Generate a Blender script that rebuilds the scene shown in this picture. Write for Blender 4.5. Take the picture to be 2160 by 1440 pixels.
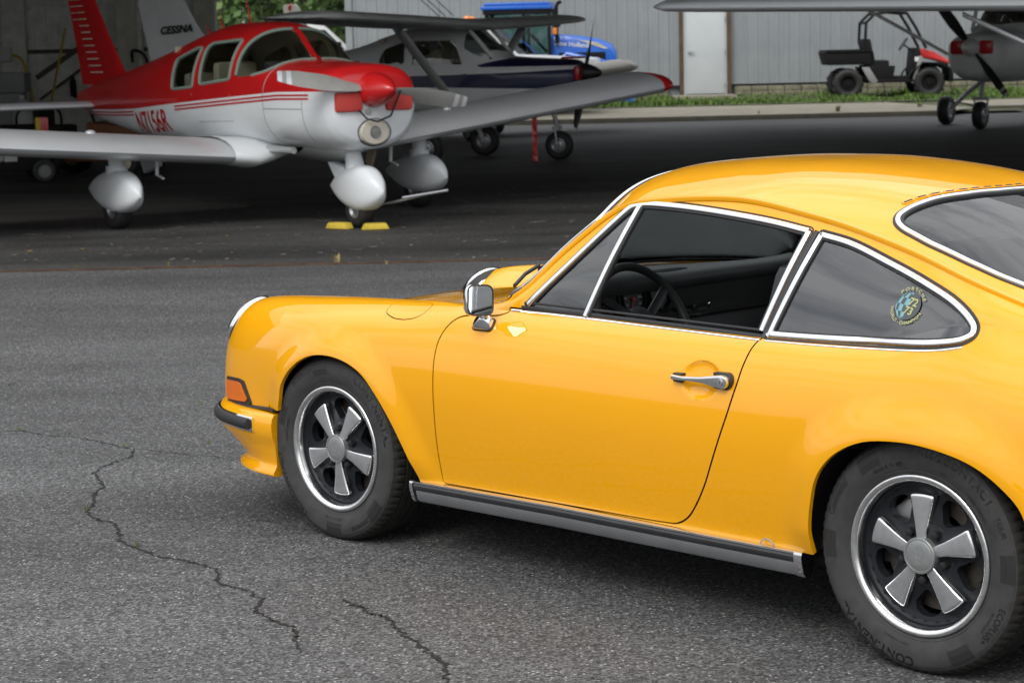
import bpy, bmesh, math, random
import numpy as np
from mathutils import Vector, Matrix
random.seed(7); rng = np.random.default_rng(7)
R = math.radians
for o in list(bpy.data.objects): bpy.data.objects.remove(o)
scene = bpy.context.scene
COL = scene.collection

# ------------------------------------------------------------------ camera
# world frame: camera stands at x=y=0 and looks along +Y; metres
CAM_H, PITCH, ROLL, FPX = 1.5925, -0.1392, -0.0232, 4450.0
camd = bpy.data.cameras.new('camera')
cam = bpy.data.objects.new('camera', camd); COL.objects.link(cam)
camd.sensor_width = 36.0; camd.lens = FPX * 36 / 2160
camd.clip_start = 0.1; camd.clip_end = 2000
_f = Vector((0, math.cos(PITCH), math.sin(PITCH)))
_r = Vector((1, 0, 0)); _u = _r.cross(_f)
_r2 = math.cos(ROLL) * _r + math.sin(ROLL) * _u
_u2 = -math.sin(ROLL) * _r + math.cos(ROLL) * _u
M = Matrix((_r2, _u2, -_f)).transposed().to_4x4()
M.translation = Vector((0, 0, CAM_H))
cam.matrix_world = M
camd.dof.use_dof = True; camd.dof.focus_distance = 6.0; camd.dof.aperture_fstop = 10.0
scene.camera = cam
def px_dir(x, y):
    return (x - 1080) / FPX * _r2 - (y - 720) / FPX * _u2 + _f
def px_ground(x, y, z=0.0):
    d = px_dir(x, y); t = (z - CAM_H) / d.z
    return Vector((d.x * t, d.y * t, z))
def px_at(x, y, Y):
    d = px_dir(x, y); t = Y / d.y
    return Vector((d.x * t, Y, CAM_H + d.z * t))

# ------------------------------------------------------------------ sky and sun
SUN_EL, SUN_AZ = R(42), R(205)      # azimuth clockwise from +Y: high, behind the camera's left shoulder
world = bpy.data.worlds.new('World'); scene.world = world; world.use_nodes = True
wn = world.node_tree.nodes; wl = world.node_tree.links
for n in list(wn): wn.remove(n)
wo = wn.new('ShaderNodeOutputWorld'); bg = wn.new('ShaderNodeBackground'); bg.inputs['Strength'].default_value = 0.092
sky = wn.new('ShaderNodeTexSky'); sky.sky_type = 'NISHITA'; sky.sun_disc = False
sky.sun_elevation = SUN_EL; sky.sun_rotation = SUN_AZ; sky.dust_density = 2.0
tc = wn.new('ShaderNodeTexCoord'); mp = wn.new('ShaderNodeMapping'); mp.inputs['Scale'].default_value = (1.0, 1.0, 2.2)
nz = wn.new('ShaderNodeTexNoise'); nz.inputs['Scale'].default_value = 3.0; nz.inputs['Detail'].default_value = 8; nz.inputs['Roughness'].default_value = 0.62
cr = wn.new('ShaderNodeValToRGB'); cr.color_ramp.elements[0].position = 0.20; cr.color_ramp.elements[1].position = 0.52
nz2 = wn.new('ShaderNodeTexNoise'); nz2.inputs['Scale'].default_value = 2.0; nz2.inputs['Detail'].default_value = 5
cr2 = wn.new('ShaderNodeValToRGB'); cr2.color_ramp.elements[0].position = 0.2; cr2.color_ramp.elements[1].position = 0.8
cr2.color_ramp.elements[0].color = (13.0, 13.3, 13.8, 1); cr2.color_ramp.elements[1].color = (16.5, 16.8, 17.2, 1)
mx = wn.new('ShaderNodeMix'); mx.data_type = 'RGBA'
wl.new(tc.outputs['Generated'], mp.inputs['Vector']); wl.new(mp.outputs['Vector'], nz.inputs['Vector']); wl.new(mp.outputs['Vector'], nz2.inputs['Vector'])
wl.new(nz.outputs['Fac'], cr.inputs['Fac']); wl.new(nz2.outputs['Fac'], cr2.inputs['Fac'])
wl.new(cr.outputs['Color'], mx.inputs['Factor']); wl.new(sky.outputs['Color'], mx.inputs['A']); wl.new(cr2.outputs['Color'], mx.inputs['B'])
# overcast luminance: the zenith about three times the horizon, all round
sz = wn.new('ShaderNodeSeparateXYZ'); wl.new(tc.outputs['Generated'], sz.inputs['Vector'])
mr = wn.new('ShaderNodeMapRange'); mr.inputs['From Min'].default_value = 0.0; mr.inputs['From Max'].default_value = 1.0; mr.inputs['To Min'].default_value = 0.62; mr.inputs['To Max'].default_value = 1.45; wl.new(sz.outputs['Z'], mr.inputs['Value'])
ml = wn.new('ShaderNodeVectorMath'); ml.operation = 'SCALE'; wl.new(mx.outputs['Result'], ml.inputs[0]); wl.new(mr.outputs['Result'], ml.inputs['Scale'])
wl.new(ml.outputs['Vector'], bg.inputs['Color']); wl.new(bg.outputs['Background'], wo.inputs['Surface'])
sund = bpy.data.lights.new('sun', 'SUN'); sund.energy = 1.35; sund.angle = R(25); sund.color = (1.0, 0.96, 0.9)
sun = bpy.data.objects.new('sun', sund); COL.objects.link(sun)
_sd = Vector((math.sin(SUN_AZ) * math.cos(SUN_EL), math.cos(SUN_AZ) * math.cos(SUN_EL), math.sin(SUN_EL)))
sun.rotation_euler = _sd.to_track_quat('Z', 'Y').to_euler(); sun.location = (0, -10, 20)
vs = scene.view_settings; vs.view_transform = 'Standard'; vs.look = 'None'; vs.gamma = 1.0; vs.use_curve_mapping = False; vs.exposure = 0.1
scene.cycles.max_bounces = 10; scene.cycles.transparent_max_bounces = 16

# ------------------------------------------------------------------ materials
def mat(name, col, rough=0.5, metal=0.0, coat=0.0, noise=None, bump=None, spec=0.5, coat_rough=0.03):
    """noise=(scale, amount[, detail]) varies the base colour, bump=(scale, strength, distance)"""
    m = bpy.data.materials.new(name); m.use_nodes = True
    n = m.node_tree.nodes; l = m.node_tree.links; b = n['Principled BSDF']
    c4 = (*col, 1)
    b.inputs['Base Color'].default_value = c4; b.inputs['Roughness'].default_value = rough
    b.inputs['Metallic'].default_value = metal; b.inputs['Coat Weight'].default_value = coat
    b.inputs['Coat Roughness'].default_value = coat_rough; b.inputs['Specular IOR Level'].default_value = spec
    if noise or bump:
        t = n.new('ShaderNodeTexCoord')
    if noise:
        z = n.new('ShaderNodeTexNoise'); z.inputs['Scale'].default_value = noise[0]; z.inputs['Detail'].default_value = 6; z.inputs['Roughness'].default_value = 0.65
        r = n.new('ShaderNodeValToRGB'); a = noise[1]
        r.color_ramp.elements[0].position = 0.3; r.color_ramp.elements[1].position = 0.7
        r.color_ramp.elements[0].color = tuple(c * (1 - a) for c in col) + (1,); r.color_ramp.elements[1].color = tuple(min(1, c * (1 + a)) for c in col) + (1,)
        l.new(t.outputs['Object'], z.inputs['Vector']); l.new(z.outputs['Fac'], r.inputs['Fac']); l.new(r.outputs['Color'], b.inputs['Base Color'])
        rr = n.new('ShaderNodeMapRange'); rr.inputs['To Min'].default_value = max(0, rough - 0.1 * (rough > 0.15)); rr.inputs['To Max'].default_value = min(1, rough + 0.1 * (rough > 0.15))
        l.new(z.outputs['Fac'], rr.inputs['Value']); l.new(rr.outputs['Result'], b.inputs['Roughness'])
    if bump:
        z2 = n.new('ShaderNodeTexNoise'); z2.inputs['Scale'].default_value = bump[0]; z2.inputs['Detail'].default_value = 4
        bp = n.new('ShaderNodeBump'); bp.inputs['Strength'].default_value = bump[1]; bp.inputs['Distance'].default_value = bump[2]
        l.new(t.outputs['Object'], z2.inputs['Vector']); l.new(z2.outputs['Fac'], bp.inputs['Height']); l.new(bp.outputs['Normal'], b.inputs['Normal'])
    return m
def glass(name, tint=(0.85, 0.9, 0.88), ior=1.5, rough=0.0):
    m = bpy.data.materials.new(name); m.use_nodes = True
    n = m.node_tree.nodes; l = m.node_tree.links
    for q in list(n): n.remove(q)
    o = n.new('ShaderNodeOutputMaterial'); t = n.new('ShaderNodeBsdfTransparent'); t.inputs['Color'].default_value = (*tint, 1)
    g = n.new('ShaderNodeBsdfGlossy'); g.inputs['Roughness'].default_value = rough
    f = n.new('ShaderNodeFresnel'); f.inputs['IOR'].default_value = ior
    x = n.new('ShaderNodeMixShader')
    l.new(f.outputs['Fac'], x.inputs['Fac']); l.new(t.outputs['BSDF'], x.inputs[1]); l.new(g.outputs['BSDF'], x.inputs[2]); l.new(x.outputs['Shader'], o.inputs['Surface'])
    return m

# ------------------------------------------------------------------ mesh helpers
def tag(o, label=None, cat=None, group=None, kind=None):
    if label: o['label'] = label
    if cat: o['category'] = cat
    if group: o['group'] = group
    if kind: o['kind'] = kind
    return o
def empty(name, loc=(0, 0, 0), rz=0.0, label=None, cat=None, group=None):
    o = bpy.data.objects.new(name, None); COL.objects.link(o); o.location = loc; o.rotation_euler = (0, 0, rz); o.empty_display_size = 0.1
    return tag(o, label, cat, group)
def obj(name, me, m=None, parent=None):
    if m is not None:
        for q in (m if isinstance(m, (list, tuple)) else [m]): me.materials.append(q)
    o = bpy.data.objects.new(name, me); COL.objects.link(o)
    if parent is not None: o.parent = parent
    return o
def copy_tree(o, parent=None):
    c = o.copy(); COL.objects.link(c)
    if parent is not None: c.parent = parent
    for ch in list(o.children): copy_tree(ch, c)
    return c
class MB:
    def __init__(s): s.v = []; s.f = []; s.mi = []
    def add(s, vs, fs, m=0):
        b = len(s.v); s.v.extend([tuple(map(float, v)) for v in vs]); s.f.extend([tuple(b + i for i in f) for f in fs]); s.mi.extend([m] * len(fs)); return s
    def box(s, c, d, rot=None, m=0, taper=1.0):
        x, y, z = [q / 2 for q in d]
        vs = [Vector((sx * x * (taper if sz > 0 else 1), sy * y * (taper if sz > 0 else 1), sz * z)) for sz in (-1, 1) for sy in (-1, 1) for sx in (-1, 1)]
        if rot is not None: vs = [rot @ v for v in vs]
        c = Vector(c)
        return s.add([v + c for v in vs], [(0, 2, 3, 1), (4, 5, 7, 6), (0, 1, 5, 4), (2, 6, 7, 3), (0, 4, 6, 2), (1, 3, 7, 5)], m)
    def tube(s, pts, r, n=10, closed=False, m=0, cap=True):
        pts = [Vector(p) for p in pts]; k = len(pts)
        rs = r if isinstance(r, (list, tuple)) else [r] * k
        vs = []; prev = None
        for i, p in enumerate(pts):
            a = pts[(i - 1) % k] if (closed or i > 0) else p; b = pts[(i + 1) % k] if (closed or i < k - 1) else p
            t = (b - a); t = t.normalized() if t.length > 1e-9 else Vector((0, 0, 1))
            if prev is None:
                h = Vector((0, 0, 1)) if abs(t.z) < 0.9 else Vector((1, 0, 0)); e = (h - t * h.dot(t)).normalized()
            else:
                e = prev - t * prev.dot(t); e = e.normalized() if e.length > 1e-6 else t.orthogonal().normalized()
            prev = e; g = t.cross(e)
            for j in range(n):
                a_ = 2 * math.pi * j / n; vs.append(p + (e * math.cos(a_) + g * math.sin(a_)) * rs[i])
        fs = []
        for i in range(k if closed else k - 1):
            for j in range(n):
                i2 = (i + 1) % k; j2 = (j + 1) % n
                fs.append((i * n + j, i * n + j2, i2 * n + j2, i2 * n + j))
        if cap and not closed:
            fs.append(tuple(range(n))[::-1]); fs.append(tuple((k - 1) * n + j for j in range(n)))
        return s.add(vs, fs, m)
    def lathe(s, prof, c=(0, 0, 0), axis='Y', n=48, m=0, a0=0.0, a1=2 * math.pi, close=False):
        """prof: [(r, h)] around axis through c"""
        full = abs(a1 - a0 - 2 * math.pi) < 1e-6; k = n if full else n + 1
        vs = []
        for i in range(k):
            a = a0 + (a1 - a0) * i / n; ca, sa = math.cos(a), math.sin(a)
            for r, h in prof:
                if axis == 'Y': vs.append((c[0] + r * ca, c[1] + h, c[2] + r * sa))
                elif axis == 'X': vs.append((c[0] + h, c[1] + r * ca, c[2] + r * sa))
                else: vs.append((c[0] + r * ca, c[1] + r * sa, c[2] + h))
        q = len(prof); fs = []
        for i in range(n):
            i2 = (i + 1) % k
            for j in range(q - 1 + (1 if close else 0)):
                j2 = (j + 1) % q
                fs.append((i * q + j, i2 * q + j, i2 * q + j2, i * q + j2))
        return s.add(vs, fs, m)
    def grid(s, P, m=0, wrap_u=False, wrap_v=False, flip=False):
        P = np.asarray(P, float); nu, nv = P.shape[:2]; fs = []
        for i in range(nu if wrap_u else nu - 1):
            for j in range(nv if wrap_v else nv - 1):
                i2 = (i + 1) % nu; j2 = (j + 1) % nv
                f = (i * nv + j, i2 * nv + j, i2 * nv + j2, i * nv + j2)
                fs.append(f[::-1] if flip else f)
        return s.add(P.reshape(-1, 3), fs, m)
    def prism(s, outline, h0, h1, axis='Z', m=0):
        """outline 2D, extruded from h0 to h1; axis Y: (x,z) outline, X: (y,z)"""
        n = len(outline)
        def P(a, b, h): return (a, b, h) if axis == 'Z' else ((a, h, b) if axis == 'Y' else (h, a, b))
        vs = [P(a, b, h0) for a, b in outline] + [P(a, b, h1) for a, b in outline]
        fs = [tuple(range(n))[::-1], tuple(range(n, 2 * n))] + [(i, (i + 1) % n, n + (i + 1) % n, n + i) for i in range(n)]
        return s.add(vs, fs, m)
    def ball(s, c, r, n=16, k=10, m=0):
        r = r if isinstance(r, (list, tuple)) else (r, r, r)
        P = [[(c[0] + r[0] * math.sin(math.pi * j / k) * math.cos(2 * math.pi * i / n), c[1] + r[1] * math.sin(math.pi * j / k) * math.sin(2 * math.pi * i / n), c[2] - r[2] * math.cos(math.pi * j / k)) for j in range(k + 1)] for i in range(n)]
        return s.grid(P, m, wrap_u=True)
    def xf(s, Mx):
        s.v = [tuple(Mx @ Vector(v)) for v in s.v]; return s
    def mesh(s, name='mesh', smooth=True, angle=35, weld=True, bevel=0.0):
        me = bpy.data.meshes.new(name); me.from_pydata(s.v, [], s.f)
        me.polygons.foreach_set('material_index', s.mi); me.update()
        if weld or bevel:
            bm = bmesh.new(); bm.from_mesh(me)
            bmesh.ops.remove_doubles(bm, verts=bm.verts, dist=1e-5)
            bmesh.ops.dissolve_degenerate(bm, edges=bm.edges, dist=1e-6)
            bmesh.ops.recalc_face_normals(bm, faces=bm.faces)
            if bevel:
                es = [e for e in bm.edges if len(e.link_faces) == 2 and e.calc_face_angle(0) > R(40)]
                bmesh.ops.bevel(bm, geom=es, offset=bevel, segments=2, affect='EDGES', profile=0.6, clamp_overlap=True)
            bm.to_mesh(me); bm.free()
        if smooth:
            me.shade_smooth(); me.set_sharp_from_angle(angle=R(angle))
        return me
    def build(s, name, m, parent=None, smooth=True, angle=35, weld=True, bevel=0.0):
        return obj(name, s.mesh(name, smooth, angle, weld, bevel), m, parent)
def rotm(a, axis): return Matrix.Rotation(a, 3, axis)
def catmull(pts, n=8, closed=False):
    P = np.asarray(pts, float); k = len(P); out = []
    for i in range(k if closed else k - 1):
        p0 = P[(i - 1) % k] if (closed or i > 0) else 2 * P[0] - P[1]
        p1, p2 = P[i], P[(i + 1) % k]
        p3 = P[(i + 2) % k] if (closed or i < k - 2) else 2 * P[-1] - P[-2]
        # centripetal
        t01 = max(np.linalg.norm(p1 - p0), 1e-9) ** .5; t12 = max(np.linalg.norm(p2 - p1), 1e-9) ** .5; t23 = max(np.linalg.norm(p3 - p2), 1e-9) ** .5
        m1 = (p2 - p1) + t12 * ((p1 - p0) / t01 - (p2 - p0) / (t01 + t12)); m2 = (p2 - p1) + t12 * ((p3 - p2) / t23 - (p3 - p1) / (t12 + t23))
        for t in np.linspace(0, 1, n, endpoint=False):
            out.append((2 * t**3 - 3 * t**2 + 1) * p1 + (t**3 - 2 * t**2 + t) * m1 + (-2 * t**3 + 3 * t**2) * p2 + (t**3 - t**2) * m2)
    if not closed: out.append(P[-1])
    return np.array(out)
def pchip(xk, yk, x):
    xk = np.asarray(xk, float); yk = np.asarray(yk, float); h = np.diff(xk); d = np.diff(yk) / h; m = np.zeros(len(xk))
    for i in range(1, len(xk) - 1):
        if d[i - 1] * d[i] > 0:
            w1 = 2 * h[i] + h[i - 1]; w2 = h[i] + 2 * h[i - 1]; m[i] = (w1 + w2) / (w1 / d[i - 1] + w2 / d[i])
    m[0] = d[0]; m[-1] = d[-1]
    i = np.clip(np.searchsorted(xk, x) - 1, 0, len(h) - 1); t = (x - xk[i]) / h[i]
    return (2 * t**3 - 3 * t**2 + 1) * yk[i] + (t**3 - 2 * t**2 + t) * h[i] * m[i] + (-2 * t**3 + 3 * t**2) * yk[i + 1] + (t**3 - t**2) * h[i] * m[i + 1]
def sdist(poly, P):
    """signed distance of 2D points P to closed polygon (positive inside)"""
    A = np.asarray(poly, float); B = np.roll(A, -1, 0); best = np.full(len(P), 1e18); ins = np.zeros(len(P), bool)
    for a, b in zip(A, B):
        ab = b - a; L = ab @ ab
        if L < 1e-14: continue
        t = np.clip(((P - a) @ ab) / L, 0, 1); d = P - a - t[:, None] * ab
        best = np.minimum(best, (d * d).sum(1))
        c = (a[1] > P[:, 1]) != (b[1] > P[:, 1])
        if b[1] != a[1]: ins ^= c & (P[:, 0] < (b[0] - a[0]) * (P[:, 1] - a[1]) / (b[1] - a[1]) + a[0])
    return np.where(ins, 1, -1) * np.sqrt(best)
def rline(poly, dist):
    """distance to an open polyline"""
    A = np.asarray(poly, float); best = np.full(len(dist), 1e18)
    for a, b in zip(A[:-1], A[1:]):
        ab = b - a; t = np.clip(((dist - a) @ ab) / max(ab @ ab, 1e-14), 0, 1); d = dist - a - t[:, None] * ab; best = np.minimum(best, (d * d).sum(1))
    return np.sqrt(best)
def clip(V, F, f):
    """keep the part of mesh (V,F) where the per-vertex field f >= 0; edges are cut exactly"""
    V = np.asarray(V); f = np.asarray(f, float).copy(); f[np.abs(f) < 1e-6] = 1e-6
    ins = f > 0; newV = [tuple(v) for v in V]; out = []; cache = {}
    extra = []
    for fc in F:
        k = [ins[i] for i in fc]
        if all(k): out.append(fc); continue
        if not any(k): continue
        r = []
        for a, b in zip(fc, fc[1:] + fc[:1]):
            if ins[a]: r.append(a)
            if ins[a] != ins[b]:
                key = (a, b) if a < b else (b, a)
                if key not in cache:
                    t = f[key[0]] / (f[key[0]] - f[key[1]]); cache[key] = len(newV); newV.append(tuple(V[key[0]] * (1 - t) + V[key[1]] * t)); extra.append((key[0], key[1], t))
                r.append(cache[key])
        if len(r) >= 3: out.append(tuple(r))
    return np.array(newV), out, extra
def compact(V, F):
    used = sorted({i for f in F for i in f}); mp_ = {o: n for n, o in enumerate(used)}
    return np.asarray(V)[used] if used else np.zeros((0, 3)), [tuple(mp_[i] for i in f) for f in F]
def panel_mesh(name, V, F, edge=0.012, edge_dir=None, lip=0.0015, angle=40, dark=False):
    """panel skin + turned-in flange along its open edges"""
    V, F = compact(V, F)
    me = bpy.data.meshes.new(name); me.from_pydata([tuple(v) for v in V], [], F)
    bm = bmesh.new(); bm.from_mesh(me)
    bmesh.ops.remove_doubles(bm, verts=bm.verts, dist=4e-4)
    bmesh.ops.dissolve_degenerate(bm, edges=bm.edges, dist=1e-5)
    bm.normal_update()
    if edge:
        be = [e for e in bm.edges if e.is_boundary]
        nrm = {v: v.normal.copy() for e in be for v in e.verts}
        r = bmesh.ops.extrude_edge_only(bm, edges=be)
        nv = [g for g in r['geom'] if isinstance(g, bmesh.types.BMVert)]
        if dark:  # second material blackens the flange, painting shade into the panel gaps
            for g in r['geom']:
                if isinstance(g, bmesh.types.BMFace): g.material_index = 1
        kd = {}
        for v, n_ in nrm.items(): kd[(round(v.co.x, 6), round(v.co.y, 6), round(v.co.z, 6))] = n_
        for v in nv:
            n_ = kd.get((round(v.co.x, 6), round(v.co.y, 6), round(v.co.z, 6)), v.normal)
            v.co = v.co - n_ * edge if edge_dir is None else v.co + Vector(edge_dir) * edge
    bm.to_mesh(me); bm.free()
    me.shade_smooth(); me.set_sharp_from_angle(angle=R(angle))
    return me
def mirror_mesh(me, name=None):
    m2 = me.copy(); m2.name = name or me.name
    co = np.empty(len(m2.vertices) * 3); m2.vertices.foreach_get('co', co); co = co.reshape(-1, 3); co[:, 1] *= -1; m2.vertices.foreach_set('co', co.ravel())
    m2.flip_normals(); m2.update(); return m2
def sweep(mb, path, normals, prof, closed=False, m=0, cap=True):
    """sweep a 2D profile [(side, out)] along path; out is along the given normals"""
    P = np.asarray(path, float); N = np.asarray(normals, float); k = len(P); vs = []
    for i in range(k):
        a = P[(i - 1) % k] if (closed or i > 0) else P[i]; b = P[(i + 1) % k] if (closed or i < k - 1) else P[i]
        t = b - a; t /= max(np.linalg.norm(t), 1e-12); n_ = N[i] - t * (N[i] @ t); n_ /= max(np.linalg.norm(n_), 1e-12); s_ = np.cross(t, n_)
        for a_, o_ in prof: vs.append(P[i] + s_ * a_ + n_ * o_)
    q = len(prof); fs = []
    for i in range(k if closed else k - 1):
        i2 = (i + 1) % k
        for j in range(q):
            j2 = (j + 1) % q; fs.append((i * q + j, i * q + j2, i2 * q + j2, i2 * q + j))
    if cap and not closed: fs.append(tuple(range(q))[::-1]); fs.append(tuple((k - 1) * q + j for j in range(q)))
    return mb.add(vs, fs, m)
def text_mesh(txt, size=1.0, align='CENTER', shear=0.0, offset=0.0, res=3, maxlen=None):
    """flat text as vertex/face lists in the XY plane"""
    cu = bpy.data.curves.new('t', 'FONT'); cu.body = txt; cu.size = size; cu.align_x = align; cu.align_y = 'CENTER'; cu.shear = shear; cu.offset = offset; cu.resolution_u = res
    o = bpy.data.objects.new('t', cu); COL.objects.link(o); dg = bpy.context.evaluated_depsgraph_get(); dg.update()
    me = o.evaluated_get(dg).to_mesh(); vs = [tuple(v.co) for v in me.vertices]; fs = [tuple(p.vertices) for p in me.polygons]
    if maxlen:
        bm = bmesh.new(); bm.from_mesh(me)
        for _ in range(4):
            bmesh.ops.triangulate(bm, faces=bm.faces); es = [e for e in bm.edges if e.calc_length() > maxlen]
            if not es: break
            bmesh.ops.subdivide_edges(bm, edges=es, cuts=1)
        bmesh.ops.triangulate(bm, faces=bm.faces); bm.verts.index_update(); vs = [tuple(v.co) for v in bm.verts]; fs = [tuple(v.index for v in f.verts) for f in bm.faces]; bm.free()
    o.evaluated_get(dg).to_mesh_clear(); bpy.data.objects.remove(o); bpy.data.curves.remove(cu)
    return vs, fs
# ------------------------------------------------------------------ common materials
M_paint = mat('yellow_paint', (0.84, 0.370, 0.0), 0.5, 0.0, coat=1.0, coat_rough=0.012, spec=0.05, noise=(0.9, 0.025)); M_paint.node_tree.nodes['Principled BSDF'].inputs['Coat IOR'].default_value = 1.6
M_chrome = mat('chrome', (0.86, 0.87, 0.88), 0.06, 1.0)
M_brush = mat('brushed_aluminium', (0.42, 0.43, 0.45), 0.4, .85, noise=(9, 0.06))
M_polish = mat('polished_alloy', (0.88, 0.88, 0.88), 0.24, 1.0, noise=(40, 0.06))
M_satin = mat('satin_alloy', (0.42, 0.43, 0.44), 0.45, 0.8, noise=(70, 0.07))
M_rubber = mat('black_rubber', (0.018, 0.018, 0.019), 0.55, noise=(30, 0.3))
M_trimblk = mat('black_trim', (0.022, 0.023, 0.025), 0.38, noise=(18, 0.2))
M_well = mat('wheel_well', (0.012, 0.011, 0.010), 0.85, noise=(12, 0.4))
M_vinyl = mat('black_vinyl', (0.034, 0.035, 0.036), 0.5, bump=(300, 0.15, 0.002), noise=(5, 0.15))
M_dashtop = mat('dash_vinyl', (0.085, 0.09, 0.092), 0.55, bump=(400, 0.15, 0.002), noise=(6, 0.2))
M_liner = mat('grey_headliner', (0.10, 0.10, 0.098), 0.8)
M_glass = glass('window_glass', (0.80, 0.84, 0.83))
M_sideglass = glass('side_glass', (0.42, 0.45, 0.45), 2.3)
M_tyre = mat('tyre_rubber', (0.044, 0.044, 0.045), 0.7, spec=.3, noise=(25, 0.22), bump=(120, 0.1, 0.001))
M_tread = mat('tyre_tread', (0.026, 0.025, 0.023), 0.8, spec=.25, noise=(30, 0.35))
M_tyretext = mat('tyre_lettering', (0.008, 0.008, 0.009), 0.4); M_tyrebar = mat('tyre_bar', (0.019, 0.019, 0.020), 0.5)
M_whlblk = mat('wheel_black', (0.010, 0.012, 0.015), 0.42, noise=(25, 0.2), spec=.3)
M_amber = mat('amber_lens', (0.70, 0.15, 0.0), 0.25, coat=.15, bump=(260, 0.25, 0.002))
M_red = mat('red_lens', (0.5, 0.01, 0.01), 0.12, coat=1.0)
M_mirror = mat('mirror_glass', (0.82, 0.84, 0.84), 0.01, 1.0)
M_lens = glass('headlight_glass', (0.9, 0.92, 0.92), 1.6)
M_gold = mat('sticker_yellow', (0.42, 0.42, 0.17), 0.5)
M_cyan = mat('sticker_blue', (0.16, 0.34, 0.38), 0.5)
M_ink = mat('sticker_black', (0.012, 0.014, 0.016), 0.5)
M_white = mat('white_ink', (0.7, 0.7, 0.7), 0.5)
M_redink = mat('red_ink', (0.6, 0.02, 0.015), 0.5)
M_lime = mat('gauge_green', (0.45, 0.5, 0.08), 0.5)

# ================================================================== THE CAR
# car frame: origin under the front axle, x towards the tail, y to the car's right, z up
CAR_YAW = -0.7925
car = empty('sports_car', (-0.0386, 7.3209, 0.0), CAR_YAW, 'yellow vintage coupe with chrome window frames and five-spoke alloy wheels', 'car')
_ci = Matrix.Rotation(-CAR_YAW, 3, 'Z')
CC = _ci @ (Vector((0, 0, CAM_H)) - Vector((-0.0386, 7.3209, 0)))      # camera in the car frame
def px_car(x, y, yplane):
    d = _ci @ px_dir(x, y); t = (yplane - CC.y) / d.y
    return CC + d * t

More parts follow.
